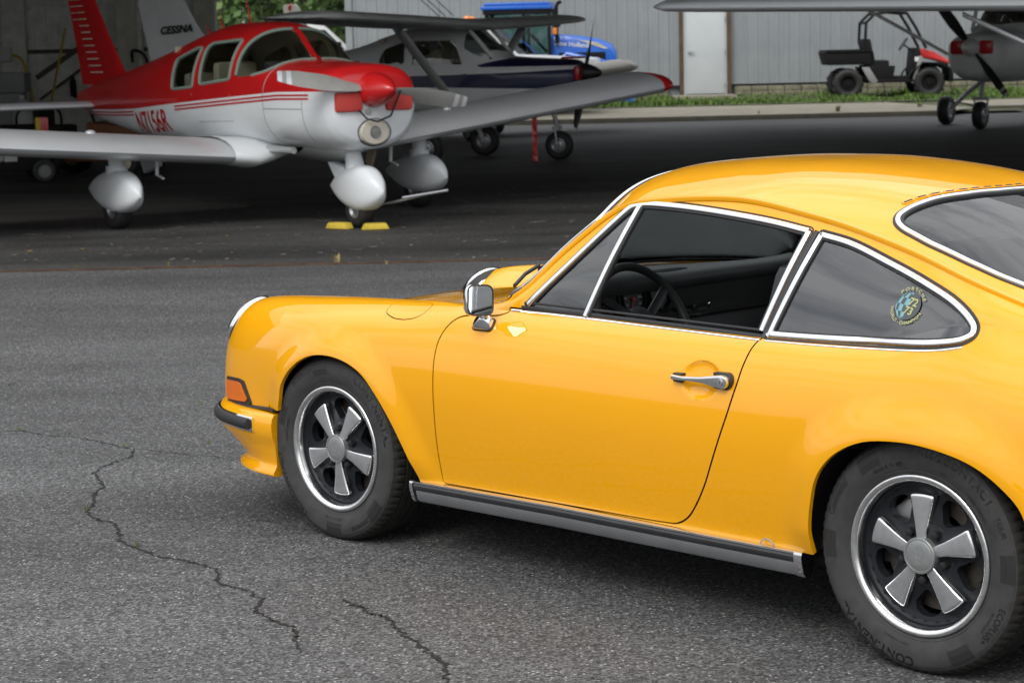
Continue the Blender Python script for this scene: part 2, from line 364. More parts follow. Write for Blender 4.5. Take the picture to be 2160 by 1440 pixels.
KX = [-.812, -.79, -.75, -.68, -.58, -.45, -.25, 0, .25, .45, .60, .70, .78, .95, 1.15, 1.5, 1.8, 2.1, 2.35, 2.6, 2.85, 3.05, 3.18, 3.25, 3.275]
_door = [(.765, .245), (.784, .33), (.802, .46), (.807, .555), (.800, .645), (.777, .722), (.748, .774), (.722, .796)]
KS = [
 [(.50, .375), (.50, .385), (.50, .395), (.495, .405), (.49, .415), (.48, .42), (.47, .425), (.46, .428), (.45, .43), (.43, .432), (.41, .432), (.39, .43)],
 [(.585, .376), (.585, .41), (.58, .44), (.575, .47), (.563, .495), (.547, .512), (.53, .52), (.512, .523), (.494, .52), (.468, .51), (.435, .495), (.405, .475)],
 [(.645, .378), (.645, .425), (.64, .475), (.632, .522), (.617, .56), (.595, .588), (.57, .602), (.545, .606), (.52, .602), (.488, .586), (.452, .56), (.415, .525)],
 [(.690, .382), (.692, .44), (.690, .51), (.682, .567), (.667, .615), (.643, .652), (.61, .674), (.575, .683), (.54, .68), (.50, .66), (.46, .625), (.422, .585)],
 [(.726, .388), (.730, .45), (.730, .525), (.723, .595), (.707, .652), (.68, .70), (.64, .73), (.597, .742), (.553, .739), (.512, .718), (.472, .682), (.432, .64)],
 [(.752, .395), (.758, .455), (.760, .53), (.755, .602), (.738, .664), (.707, .716), (.663, .748), (.615, .760), (.568, .757), (.527, .738), (.487, .708), (.446, .675)],
 [(.778, .405), (.786, .46), (.791, .535), (.789, .605), (.774, .672), (.742, .725), (.694, .758), (.642, .772), (.592, .771), (.551, .758), (.511, .738), (.47, .715)],
 [(.787, .38), (.793, .46), (.799, .545), (.799, .615), (.787, .682), (.757, .735), (.709, .769), (.657, .784), (.611, .785), (.571, .777), (.535, .763), (.50, .748)],
 [(.776, .25), (.788, .36), (.802, .48), (.804, .57), (.794, .658), (.766, .730), (.719, .776), (.673, .793), (.633, .796), (.602, .791), (.576, .782), (.55, .770)],
 [(.766, .245), (.784, .34), (.801, .465), (.806, .56), (.798, .65), (.774, .725), (.737, .776), (.702, .797), (.672, .805), (.651, .805), (.631, .802), (.60, .797)],
 _door + [(.705, .804), (.692, .807), (.68, .809), (.665, .812)],
 _door + [(.708, .805), (.703, .808), (.699, .812), (.694, .819)],
 _door + [(.705, .806), None, None, (.683, .853)],
 _door + [(.703, .808), None, None, (.628, 1.005)],
 _door + [(.703, .808), None, None, (.570, 1.134)],
 _door + [(.703, .806), None, None, (.550, 1.158)],
 [(.766, .255), (.784, .335), (.801, .455), (.807, .555), (.800, .645), (.778, .722), (.749, .774), (.723, .796), (.703, .806), None, None, (.552, 1.118)],
 [(.776, .26), (.790, .36), (.804, .48), (.809, .575), (.803, .655), (.783, .728), (.752, .782), (.724, .809), (.700, .826), None, None, (.574, 1.048)],
 [(.786, .30), (.796, .40), (.807, .51), (.812, .59), (.806, .665), (.786, .740), (.752, .802), (.716, .848), (.688, .884), None, None, (.606, .970)],
 [(.79, .36), (.80, .45), (.808, .54), (.810, .61), (.80, .68), (.775, .747), (.735, .806), (.697, .847), (.668, .872), (.648, .885), (.632, .892), (.615, .897)],
 [(.785, .36), (.792, .44), (.797, .53), (.797, .60), (.783, .67), (.753, .735), (.71, .782), (.667, .81), (.63, .822), (.60, .825), (.575, .824), (.55, .822)],
 [(.755, .36), (.76, .43), (.763, .50), (.760, .57), (.747, .63), (.72, .69), (.68, .733), (.64, .755), (.60, .763), (.57, .765), (.545, .765), (.52, .765)],
 [(.70, .36), (.705, .42), (.705, .48), (.70, .54), (.69, .585), (.665, .628), (.63, .656), (.595, .666), (.56, .67), (.53, .67), (.505, .67), (.48, .67)],
 [(.61, .36), (.612, .41), (.612, .45), (.608, .485), (.60, .51), (.58, .53), (.555, .543), (.53, .548), (.505, .55), (.48, .55), (.46, .55), (.44, .55)],
 [(.52, .36), (.52, .39), (.52, .42), (.517, .445), (.51, .46), (.50, .472), (.485, .48), (.47, .483), (.455, .485), (.44, .485), (.42, .485), (.40, .485)]]
for s in KS:
    if s[9] is None:
        a, b = np.array(s[8]), np.array(s[11]); n_ = np.array([b[1] - a[1], a[0] - b[0]]); n_ = n_ / np.linalg.norm(n_) * .010
        s[9] = tuple(a + (b - a) * .33 + n_); s[10] = tuple(a + (b - a) * .67 + n_)
KA = np.array(KS)                                                     # stations x rows x (w,z)
_fx = np.arange(-.812, 3.2751, .001)
def gsm(a, sig):
    k = int(sig * 4) + 1; g = np.exp(-.5 * (np.arange(-k, k + 1) / sig) ** 2); g /= g.sum()
    lo = 2 * a[0] - a[1:k + 1][::-1]; hi = 2 * a[-1] - a[-k - 1:-1][::-1]
    return np.convolve(np.concatenate([lo, a, hi]), g, 'valid')
ROWC = np.zeros((12, 2, len(_fx)))
for r_ in range(12):
    for c_ in range(2):
        v = pchip(KX, KA[:, r_, c_], _fx)
        sig = np.where(1, 22, 0)
        ROWC[r_, c_] = gsm(v, 30 if r_ < 8 else 20)
ZROOF = gsm(pchip([-.812, .5, .8, 1.0, 1.15, 1.35, 1.5, 1.7, 1.85, 2.0, 2.15, 2.4, 2.6, 2.75, 2.85, 3.05, 3.18, 3.25, 3.275], [.9, 1.12, 1.186, 1.219, 1.236, 1.246, 1.246, 1.236, 1.220, 1.194, 1.15, 1.05, .965, .90, .862, .775, .68, .56, .50], _fx), 30)
ZHOOD = gsm(pchip([-.812, -.79, -.75, -.68, -.58, -.45, -.25, 0, .25, .45, .6, .8], [.44, .48, .525, .578, .632, .682, .728, .760, .787, .812, .835, .87], np.minimum(_fx, .8)), 25)
def bspl(nc, u):
    kn = np.concatenate([[0] * 3, np.linspace(0, 1, nc - 2), [1] * 3]); B = np.zeros((len(u), nc + 3))
    for i in range(nc + 3): B[:, i] = (u >= kn[i]) & (u < kn[i + 1])
    B[u >= 1, nc - 1] = 1
    for p in range(1, 4):
        for i in range(nc + 3 - p):
            a = (u - kn[i]) / (kn[i + p] - kn[i]) if kn[i + p] > kn[i] else 0; b = (kn[i + p + 1] - u) / (kn[i + p + 1] - kn[i + 1]) if kn[i + p + 1] > kn[i + 1] else 0
            B[:, i] = a * B[:, i] + b * B[:, i + 1]
    return B[:, :nc]
RIDX = [0, 1, 2, 3, 4, 5, 6, 7, 8, 8, 9, 10, 11]
NS = 150; US = np.linspace(0, 1, NS); BS = bspl(13, US)
XS = np.concatenate([-.812 + .212 * np.linspace(0, 1, 60, endpoint=False) ** 1.7, np.arange(-.60, 3.0, .008), 3.275 - .275 * np.linspace(1, 0, 50) ** 1.7])
NX = len(XS)
def rows_at(x): return np.array([[np.interp(x, _fx, ROWC[r_, c_]) for c_ in (0, 1)] for r_ in range(12)])   # 12,2,nx
_rw = rows_at(XS)
CP = _rw[RIDX]                                                        # 13,2,nx
WG = (BS @ CP[:, 0, :]).T; ZG = (BS @ CP[:, 1, :]).T                  # nx, NS
# front and rear arches, read off the photograph on the flared side plane
def on_plane(pts, w): return [(lambda P: (P.x, P.z))(px_car(a, b, -w)) for a, b in pts]
arch_f = on_plane([(579, 863), (584, 841), (589, 815.5), (602, 790), (625, 765), (651, 751), (675, 748), (699, 751), (733, 764), (767, 790), (797, 833), (823, 884), (845, 940), (867, 1006)], .812)
arch_r = on_plane([(1696, 1155), (1698.6, 1109.5), (1706, 1066), (1720, 1012), (1745, 973), (1779, 946.6), (1822.5, 931), (1871, 928.6), (1929.5, 935), (1997.5, 954), (2056, 980.6), (2109, 1022), (2156, 1081)], .822) + [(2.625, .36), (2.64, .30)]
arch_fc = catmull(arch_f, 6); arch_rc = catmull(arch_r, 6)
poly_f = list(map(tuple, arch_fc)) + [(arch_fc[-1][0] + .02, .05), (arch_fc[0][0] - .02, .05)]
poly_r = list(map(tuple, arch_rc)) + [(arch_rc[-1][0] + .02, .05), (arch_rc[0][0] - .01, .05)]
Pxz = np.stack([np.repeat(XS[:, None], NS, 1).ravel(), ZG.ravel()], -1)
low = (US < .62)[None, :]
def flare(line, amp, width):
    near = np.abs(Pxz[:, 0] - np.mean(line[:, 0])) < .62
    d = np.full(len(Pxz), 9.0); d[near] = rline(line, Pxz[near])
    t = np.clip(d / width, 0, 1); k = (1 - t * t * (3 - 2 * t)) ** 1.3
    return (amp * k).reshape(NX, NS)
WG = WG + np.where(low, flare(arch_fc, .020, .105) + flare(arch_rc, .026, .13), 0) * np.clip((ZG - .2) / .12, 0, 1)
# scoop behind the door handle
HX, HZ = 1.577, .684
ds = np.sqrt(((np.repeat(XS[:, None], NS, 1) - HX) / .066) ** 2 + ((ZG - HZ) / .050) ** 2)
WG = WG - np.where(low, .016 * np.sqrt(np.clip(1 - ds ** 2, 0, 1)) , 0)
ZMAXI = np.argmax(ZG, 1)
def side_w(x, z):
    i = int(np.clip(np.searchsorted(XS, x) - 1, 0, NX - 2)); t = (x - XS[i]) / (XS[i + 1] - XS[i]); r_ = []
    for k in (i, i + 1): q = ZMAXI[k] + 1; r_.append(np.interp(z, ZG[k, :q], WG[k, :q]))
    return r_[0] * (1 - t) + r_[1] * t
def px_side(x, y):
    w = .75
    for _ in range(30):
        P = px_car(x, y, -w); w = .5 * w + .5 * side_w(P.x, P.z)
    return (P.x, P.z)
def side_n(x, z):
    e = .004; wx = (side_w(x + e, z) - side_w(x - e, z)) / (2 * e); wz = (side_w(x, z + e) - side_w(x, z - e)) / (2 * e)
    n_ = np.array([-wx, -1, -wz]); return n_ / np.linalg.norm(n_)      # left-hand side, outward
def side_p(x, z, out=0.0):
    p = np.array([x, -side_w(x, z), z]); return p + side_n(x, z) * out if out else p
# top surface: hood, cowl, windscreen, roof, rear window, engine lid
WE = _rw[11, 0]; ZE = _rw[11, 1]
def smax(a, b, k): h = np.clip(.5 + .5 * (a - b) / k, 0, 1); return b * (1 - h) + a * h + k * h * (1 - h)
def smin(a, b, k): return -smax(-a, -b, k)
def top_z(x, w):
    x = np.asarray(x, float); w = np.asarray(w, float)
    we = np.interp(x, XS, WE); ze = np.interp(x, XS, ZE); s = np.clip(w / we, 0, 1)
    zh = np.interp(x, _fx, ZHOOD); zr = np.interp(x, _fx, ZROOF)
    hood = zh + (ze - zh) * s ** 2.2
    hood = np.where(x > .62, zh - .03 * s ** 2, hood)
    def screen(w_): 
        xb = .49 + .215 * (w_ / .68) ** 2; zb = .85 - .042 * (w_ / .68) ** 2
        return zb + (x - xb) * (.70 + .15 * (w_ / .6) ** 2)
    def roof(w_): 
        sx = np.clip((x - 1.05) / .35, 0, 1); sx = sx * sx * (3 - 2 * sx)
        edge = np.where(x < 1.4, (1 - sx) * (zr - .105) + sx * ze, ze); sw = np.clip(w_ / we, 0, 1)
        return zr + (edge - zr) * sw ** np.interp(x, [1.0, 1.4, 2.0, 2.6, 2.85], [2.5, 2.9, 2.9, 2.6, 2.2])
    def full(w_): return smin(roof(w_), smax(hood_at(w_), screen(w_), .012), .014)
    def hood_at(w_): 
        sw = np.clip(w_ / we, 0, 1); h_ = zh + (ze - zh) * sw ** 2.2; return np.where(x > .62, zh - .03 * sw ** 2, h_)
    z = np.where(x > 1.4, roof(w), full(w)); ze0 = np.where(x > 1.4, roof(we), full(we))
    return z + (ze - ze0) * s ** np.interp(x, [.75, 1.05, 1.4], [5.0, 3.6, 8.0])
def px_top(x, y):
    d = _ci @ px_dir(x, y); ts = np.linspace(3.5, 9, 900); P = np.array(CC)[None] + ts[:, None] * np.array(d)[None]
    g = P[:, 2] - top_z(P[:, 0], np.abs(P[:, 1])); ok = np.abs(P[:, 1]) < np.interp(P[:, 0], XS, WE)
    for i in range(len(ts) - 1):
        if ok[i] and ok[i + 1] and g[i] > 0 >= g[i + 1]:
            t = g[i] / (g[i] - g[i + 1]); q = P[i] * (1 - t) + P[i + 1] * t; return (q[0], -q[1])
    i = np.argmin(np.where(ok, np.abs(g), 9)); return (P[i, 0], -P[i, 1])
def top_n(x, w):
    e = .004; a = (top_z(x + e, abs(w)) - top_z(x - e, abs(w))) / (2 * e); b = (top_z(x, abs(w + e)) - top_z(x, abs(w - e))) / (2 * e)
    n_ = np.array([-a, b, 1.0]); return n_ / np.linalg.norm(n_)       # w = -y
def top_p(x, w, out=0.0):
    p = np.array([x, -w, float(top_z(x, abs(w)))]); return p + top_n(x, w) * out if out else p
NT = 70
ST = 1 - np.linspace(0, 1, NT) ** 1.0
TW = WE[:, None] * ST[None, :]; TZ = top_z(np.repeat(XS[:, None], NT, 1), TW)

def gridmesh(W_, Z_):
    n, k = W_.shape; V = np.stack([np.repeat(XS[:, None], k, 1).ravel(), -W_.ravel(), Z_.ravel()], -1)
    F = [(i * k + j, (i + 1) * k + j, (i + 1) * k + j + 1, i * k + j + 1) for i in range(n - 1) for j in range(k - 1)]
    return V, F
SV, SF = gridmesh(WG, ZG); TV, TF = gridmesh(TW, TZ)
SU = np.tile(US, NX)
# ---- outlines (pixels on the photograph -> the body surface)
door_px = [(1072, 659), (1056, 664), (1040, 666), (1010, 664), (989, 665), (974, 667.5), (960, 674), (944, 688), (926, 716), (916, 755), (913, 798), (915, 863), (922, 940), (936, 1018.5)]
door_px2 = [(1255, 1075.5), (1403, 1101), (1429, 1103), (1451, 1091), (1468, 1065), (1486, 1023), (1499, 980), (1524, 900), (1535, 867), (1545, 836), (1555, 807), (1565, 777), (1575, 754), (1586, 734), (1599, 719)]
dl = [px_side(*q) for q in door_px]; dl2 = [px_side(*q) for q in door_px2]
door_low = np.concatenate([catmull(dl, 6), catmull([dl[-1], *dl2], 6)[1:]])
door_poly = list(map(tuple, door_low)) + [(door_low[-1][0] + .004, .80), (door_low[-1][0] + .004, .815), (dl[0][0], .815)]
dwin_px = [(1101, 651), (1312, 447), (1333, 430.5), (1358, 424.5), (1417, 427.5), (1523, 441.6), (1628.5, 461), (1699, 478.5), (1717, 483), (1604, 712.5), (1240, 666.5)]
dw = [px_side(*q) for q in dwin_px]
dwin = np.concatenate([[dw[0]], catmull(dw[1:9], 6), [dw[9]], [dw[10]]])
qw_px = [(1614.5, 711.5), (1733, 488)]; qw_px2 = [(1733, 488), (1799.6, 507.7), (1879.5, 547.6), (1959, 592), (2023, 635.5), (2053, 668), (2063, 690), (2057, 709), (2033, 723.5), (1975, 731.5), (1879.5, 730), (1720, 719.5), (1614.5, 711.5)]
qwin = catmull([px_side(*q) for q in qw_px2], 6)
fuel = [px_side(*q) for q in ()]
rw_px = [(2160, 615), (2103, 589), (2039, 557), (1959, 517), (1903, 487), (1888, 474), (1888, 461), (1893, 452), (1911, 438), (1959, 419), (2023, 408), (2103, 401.5), (2160, 399)]
rwl = [px_top(*q) for q in rw_px]
def resample(P, step, closed=False):
    P = np.asarray(P, float); Q = np.vstack([P, P[:1]]) if closed else P
    d = np.concatenate([[0], np.cumsum(np.linalg.norm(np.diff(Q, axis=0), axis=1))]); n = max(2, int(round(d[-1] / step)))
    s = np.linspace(0, d[-1], n + 1); out = np.stack([np.interp(s, d, Q[:, k]) for k in range(Q.shape[1])], -1)
    return out[:-1] if closed else out
def rnd(poly, r_, step=.006):
    """resample a closed polygon evenly and round its corners"""
    P = resample(poly, step, True); k = max(1, int(r_ / step)); n = len(P); acc = np.zeros_like(P); tot = 0
    for i in range(-k, k + 1):
        w_ = 1 - abs(i) / (k + 1); acc += np.roll(P, i, 0) * w_; tot += w_
    return acc / tot
def fender_z(x, w):
    i = int(np.clip(np.searchsorted(XS, x) - 1, 0, NX - 2)); t = (x - XS[i]) / (XS[i + 1] - XS[i]); r_ = []
    for k in (i, i + 1):
        q = int(np.argmax(WG[k])); r_.append(np.interp(w, WG[k, q:][::-1], ZG[k, q:][::-1]))
    return r_[0] * (1 - t) + r_[1] * t
def px_fender(x, y):
    d = _ci @ px_dir(x, y); lo = None
    for t in np.linspace(4.5, 8.5, 800):
        P = CC + d * float(t); w = -P.y
        if .50 < w < .80 and -.7 < P.x < .7:
            if P.z <= fender_z(P.x, w): return (P.x, w)
    return (P.x, w)
dwin = rnd(dwin, .012); qwin_r = rnd(np.vstack([qwin]), .008)
fuel = rnd([px_fender(*q) for q in [(815, 660), (818, 652), (828, 642), (842, 637), (858, 635.5), (880, 636.5), (905, 639), (914, 642), (907, 650), (895, 661.7), (885, 669), (870, 674), (852, 676), (832, 672.5), (820, 666)]], .008)
xb = lambda w_: .49 + .215 * (w_ / .68) ** 2
ws_half = [(xb(w_) + .018, w_) for w_ in np.linspace(0, .655, 14)] + [(x_, float(np.interp(x_, XS, WE)) - .020) for x_ in (.78, .84, .90, .96, 1.0, 1.03)] + [(1.025, .50), (1.012, .42), (1.002, .30), (.996, .15), (.994, 0)]
ws_poly = rnd(ws_half + [(a, -b) for a, b in ws_half[::-1][1:-1]], .04)
rw_half = [(2.085, 0.0), (2.075, .13), (2.05, .25), (2.016, .345), (1.995, .425), (1.991, .466), (1.998, .488), (2.013, .507), (2.045, .522), (2.139, .54), (2.264, .552), (2.359, .556), (2.44, .552), (2.55, .525), (2.63, .47), (2.675, .37), (2.69, .2), (2.695, 0)]
rw_poly = rnd(rw_half + [(a, -b) for a, b in rw_half[::-1][1:-1]], .02)

def F_side(poly): return lambda V: _near(poly, V[:, [0, 2]])
def _near(poly, P):
    A = np.asarray(poly); lo = A.min(0) - .03; hi = A.max(0) + .03; m_ = ((P > lo) & (P < hi)).all(1); f = np.full(len(P), -1.0)
    if m_.any(): f[m_] = sdist(A, P[m_])
    return f
def F_top(poly): return lambda V: _near(poly, np.stack([V[:, 0], -V[:, 1]], -1))
def cut(V, F, fld):
    V, F, _ = clip(V, F, fld(V)); return compact(V, F)
GAP = .0026
fW, fQ, fD, fA, fB = F_side(dwin), F_side(qwin_r), F_side(door_poly), F_side(poly_f), F_side(poly_r)
fU, fR, fS = F_top(fuel), F_top(rw_poly), F_top(ws_poly)
def fuelfield(V): 
    f = fU(V); return np.where(V[:, 2] > .70, f, -1.0)
Vb, Fb = SV, SF
Vb, Fb = cut(Vb, Fb, lambda V: -fA(V)); Vb, Fb = cut(Vb, Fb, lambda V: -fB(V))
Vd, Fd = cut(Vb, Fb, lambda V: fD(V) - GAP); Vd, Fd = cut(Vd, Fd, lambda V: -fW(V))
Vb, Fb = cut(Vb, Fb, lambda V: -fD(V) - GAP); Vb, Fb = cut(Vb, Fb, lambda V: -fW(V)); Vb, Fb = cut(Vb, Fb, lambda V: -fQ(V))
Vf, Ff = cut(Vb, Fb, lambda V: fuelfield(V) - .0012)
Vb, Fb = cut(Vb, Fb, lambda V: -fuelfield(V) - .0012)
hoodf = lambda V: np.minimum((.452 + .03 * (V[:, 1] / .5) ** 2 - V[:, 0]), 9)
Vh, Fh = cut(TV, TF, lambda V: hoodf(V) - .003); Vh, Fh = cut(Vh, Fh, lambda V: np.interp(V[:, 0], XS, WE) + V[:, 1] - .005)
Vt, Ft = cut(TV, TF, lambda V: -hoodf(V) - .003)
lidf = lambda V: np.minimum.reduce([V[:, 0] - 2.735 + .0 * V[:, 1], .53 + V[:, 1], 3.24 - V[:, 0]])
Vl, Fl = cut(Vt, Ft, lambda V: lidf(V) - .003); Vt, Ft = cut(Vt, Ft, lambda V: -lidf(V) - .003)
Vt, Ft = cut(Vt, Ft, lambda V: -fS(V)); Vt, Ft = cut(Vt, Ft, lambda V: -fR(V))
def both(parts):
    Vs, Fs, b = [], [], 0
    for V, F in parts:
        Vs.append(V); Fs += [tuple(i + b for i in f) for f in F]; b += len(V)
        Vm = V.copy(); Vm[:, 1] *= -1; Vs.append(Vm); Fs += [tuple(i + b for i in f[::-1]) for f in F]; b += len(V)
    return np.vstack(Vs), Fs
V_, F_ = both([(Vb, Fb), (Vt, Ft)])
body = obj('body', panel_mesh('body', V_, F_, .014), M_paint, car)
V_, F_ = both([(Vh, Fh)]); obj('hood', panel_mesh('hood', V_, F_, .014), M_paint, car)
V_, F_ = both([(Vl, Fl)]); obj('engine_lid', panel_mesh('engine_lid', V_, F_, .014), M_paint, car)
flap = obj('fuel_flap', panel_mesh('fuel_flap', Vf, Ff, .010, dark=True), [M_paint, M_rubber], car)  # black on the flap's edge faces is gap shade put into the colour
dm = panel_mesh('door', Vd, Fd, .014, dark=True); door_l = obj('door', dm, [M_paint, M_rubber], car); door_r = obj('door', mirror_mesh(dm), None, car)  # flange takes the rubber black to paint the door gaps as shaded
# dark inner skins behind the panel gaps, 16 mm inside
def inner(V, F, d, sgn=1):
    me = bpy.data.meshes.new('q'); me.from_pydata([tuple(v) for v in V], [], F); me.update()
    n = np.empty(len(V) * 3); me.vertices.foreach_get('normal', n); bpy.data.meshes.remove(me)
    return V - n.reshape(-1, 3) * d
def coarse(W_, Z_, si, sj):
    ii = np.unique(np.append(np.arange(0, NX, si), NX - 1)); jj = np.unique(np.append(np.arange(0, W_.shape[1], sj), W_.shape[1] - 1)); k = len(jj)
    V = np.stack([np.repeat(XS[ii][:, None], k, 1).ravel(), -W_[np.ix_(ii, jj)].ravel(), Z_[np.ix_(ii, jj)].ravel()], -1)
    return V, [(i * k + j, (i + 1) * k + j, (i + 1) * k + j + 1, i * k + j + 1) for i in range(len(ii) - 1) for j in range(k - 1)]
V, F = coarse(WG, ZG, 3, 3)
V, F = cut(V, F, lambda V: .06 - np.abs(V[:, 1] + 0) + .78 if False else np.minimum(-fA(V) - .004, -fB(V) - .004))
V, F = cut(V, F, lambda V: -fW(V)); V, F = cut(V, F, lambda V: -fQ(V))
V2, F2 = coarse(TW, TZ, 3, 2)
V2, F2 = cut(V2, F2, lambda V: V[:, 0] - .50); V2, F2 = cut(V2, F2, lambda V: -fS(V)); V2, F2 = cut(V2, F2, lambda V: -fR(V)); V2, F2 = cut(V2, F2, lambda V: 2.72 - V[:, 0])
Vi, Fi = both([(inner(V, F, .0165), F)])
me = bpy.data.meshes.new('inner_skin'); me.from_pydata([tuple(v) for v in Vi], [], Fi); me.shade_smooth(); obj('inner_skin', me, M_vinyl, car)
Vi, Fi = both([(inner(V2, F2, .0165), F2)])
me = bpy.data.meshes.new('headliner'); me.from_pydata([tuple(v) for v in Vi], [], Fi); me.shade_smooth(); obj('headliner', me, M_liner, car)

# ---- glass
def glass_part(name, V, F, poly_f, m, off=.004, mirror=True, parent=car):
    V, F = cut(V, F, poly_f); V = inner(V, F, off); V, F = compact(V, F)
    if mirror == 'both': V, F = both([(V, F)])
    me = bpy.data.meshes.new(name); me.from_pydata([tuple(v) for v in V], [], F)
    bm = bmesh.new(); bm.from_mesh(me); bmesh.ops.remove_doubles(bm, verts=bm.verts, dist=3e-4); bm.to_mesh(me); bm.free(); me.shade_smooth()
    o = obj(name, me, m, parent)
    if mirror is True: return o, obj(name, mirror_mesh(me), None, parent)
    return o
C1, C2 = coarse(WG, ZG, 2, 2); T1, T2 = coarse(TW, TZ, 2, 2)
glass_part('windscreen', T1, T2, fS, M_glass, mirror='both')
glass_part('rear_window', T1, T2, fR, glass('rear_glass', (.5, .53, .52), 1.9), mirror='both')
qg, qg_r = glass_part('quarter_window', C1, C2, fQ, M_sideglass)
div_t, div_b = px_side(1352, 434), px_side(1236, 667)
vent_poly = [p for p in map(tuple, dwin)]
def ventf(V):
    f = fW(V); x0 = np.interp(V[:, 2], [div_b[1], div_t[1]], [div_b[0], div_t[0]]); return np.minimum(f, x0 - V[:, 0])
vg, vg_r = glass_part('vent_window', C1, C2, ventf, M_sideglass)

# ---- chrome and rubber trim that follows the surfaces
def trim_side(name, path, prof, m, closed, out=0.0, mirror=True, parents=(car, car)):
    P = [side_p(x, z, out) for x, z in path]; N = [side_n(x, z) for x, z in path]
    mb = MB(); sweep(mb, P, N, prof, closed); me = mb.mesh(name, angle=50)
    a = obj(name, me, m, parents[0]); b = obj(name, mirror_mesh(me), None, parents[1]) if mirror else None
    return a, b
def inset(poly, d):
    P = np.asarray(poly); T = np.roll(P, -1, 0) - np.roll(P, 1, 0); T /= np.linalg.norm(T, axis=1)[:, None]; Nn = np.stack([-T[:, 1], T[:, 0]], -1)
    area = .5 * np.sum(P[:, 0] * np.roll(P[:, 1], -1) - np.roll(P[:, 0], -1) * P[:, 1]); return P + Nn * d * (1 if area > 0 else -1)
def bar(w_, h_, b=.002): return [(-w_, -.006), (w_, -.006), (w_, h_ - b), (w_ - b, h_), (-w_ + b, h_), (-w_, h_ - b)]
def open_path(d):
    P = inset(dwin, d); zb = np.interp(P[:, 0], [dw[0][0], dw[10][0], dw[9][0]], [dw[0][1], dw[10][1], dw[9][1]]); ok = P[:, 1] > zb + .014
    k = int(np.argmax(ok & ~np.roll(ok, 1))); Q = np.roll(P, -k, 0); return Q[:int(ok.sum())]
trim_side('window_frame', open_path(.0085), bar(.0078, .007), M_chrome, False, parents=(door_l, door_r))
trim_side('window_seal', open_path(.019), bar(.0035, .003, .001), M_rubber, False, parents=(door_l, door_r))
bs = resample(np.array([dw[0], dw[10], dw[9]]), .03) + np.array([0, .004]); trim_side('window_sill', bs, bar(.006, .003, .001), M_rubber, False, parents=(door_l, door_r))
trim_side('window_frame', inset(qwin_r, .0085), bar(.0078, .007), M_chrome, True)
trim_side('window_seal', inset(qwin_r, .0178), bar(.0025, .003, .001), M_rubber, True)
trim_side('window_seal', inset(qwin_r, -.003), bar(.0035, .002, .001), M_rubber, True)
trim_side('window_seal', open_path(-.0025), bar(.002, .002, .001), M_rubber, False, parents=(door_l, door_r))
bpl = [tuple((np.array(px_side(1608.5, 713)) * (1 - t) + np.array(px_side(1724, 487)) * t)) for t in np.linspace(0, 1, 20)]
trim_side('pillar_trim', bpl, bar(.0065, .0035, .001), M_trimblk, False)
dv = resample(np.array([div_b, div_t]), .02); trim_side('divider_bar', dv, bar(.0085, .009), M_chrome, False, parents=(door_l, door_r))
dv2 = dv + np.array([.0125, 0]); trim_side('divider_seal', dv2, bar(.0045, .006), M_rubber, False, parents=(door_l, door_r))
belt = [px_side(*q) for q in [(1080, 654.5), (1160, 662.5), (1240, 672), (1420, 694.5), (1603, 717)]]
trim_side('belt_moulding', resample(belt, .03), bar(.0045, .0028, .001), M_chrome, False, parents=(door_l, door_r))
belt2 = [px_side(*q) for q in [(1613, 718.5), (1720, 728), (1879, 738), (1975, 739.5), (2030, 733)]]
trim_side('belt_moulding', resample(catmull(belt2, 5), .03), bar(.0028, .0022, .001), M_chrome, False)
# drip rail
gx = np.concatenate([np.arange(.765, 2.56, .02)]); gw = np.interp(gx, XS, WE); gz = np.interp(gx, XS, ZE)
gp = np.stack([gx, -gw, gz], -1); gn = np.tile([0, -1.0, .15], (len(gx), 1))
mb = MB(); sweep(mb, gp, gn, [(-.008, -.012), (.009, -.012), (.009, .006), (.004, .009), (-.004, .009), (-.008, .004)]); me = mb.mesh('drip_rail', angle=50)
obj('drip_rail', me, M_paint, car); obj('drip_rail', mirror_mesh(me), None, car)
def trim_top(name, poly, prof, m, closed=True, out=0.0):
    P = [top_p(x, w, out) for x, w in poly]; N = [top_n(x, w) for x, w in poly]; mb = MB(); sweep(mb, P, N, prof, closed); return mb.build(name, m, car, angle=50)
trim_top('windscreen_seal', inset(ws_poly, -.002), bar(.012, .004), M_rubber)
trim_top('windscreen_trim', inset(ws_poly, .001), bar(.0055, .010), M_chrome)
trim_top('windscreen_seal', inset(ws_poly, .010), bar(.005, .004), M_rubber)
trim_top('rear_window_seal', inset(rw_poly, -.001), bar(.0045, .003, .001), M_rubber)
trim_top('rear_window_trim', inset(rw_poly, .008), bar(.007, .008), M_chrome)
trim_top('rear_window_seal', inset(rw_poly, .0185), bar(.005, .004), M_rubber)
# air outlet slots above the rear window
vl = [top_p(x, w, .002) for x, w in catmull([(1.972, .425), (1.997, .345), (2.032, .247), (2.057, .13), (2.067, 0), (2.057, -.13), (2.032, -.247), (1.997, -.345), (1.972, -.425)], 8)]
vl = resample(np.array(vl), .001); L = len(vl)
ks = list(range(10, L - 42, 46))
for k in ks:
    seg = vl[k:k + 38:4]; mb = MB(); sweep(mb, seg, [top_n(p[0], -p[1]) for p in seg], bar(.006, .0025, .001)); o = mb.build('vent_frame', M_paint, car)
    mb = MB(); sweep(mb, seg[1:-1], [top_n(p[0], -p[1]) for p in seg[1:-1]], bar(.0035, .0034, .001)); mb.build('vent_slot', M_ink, car)

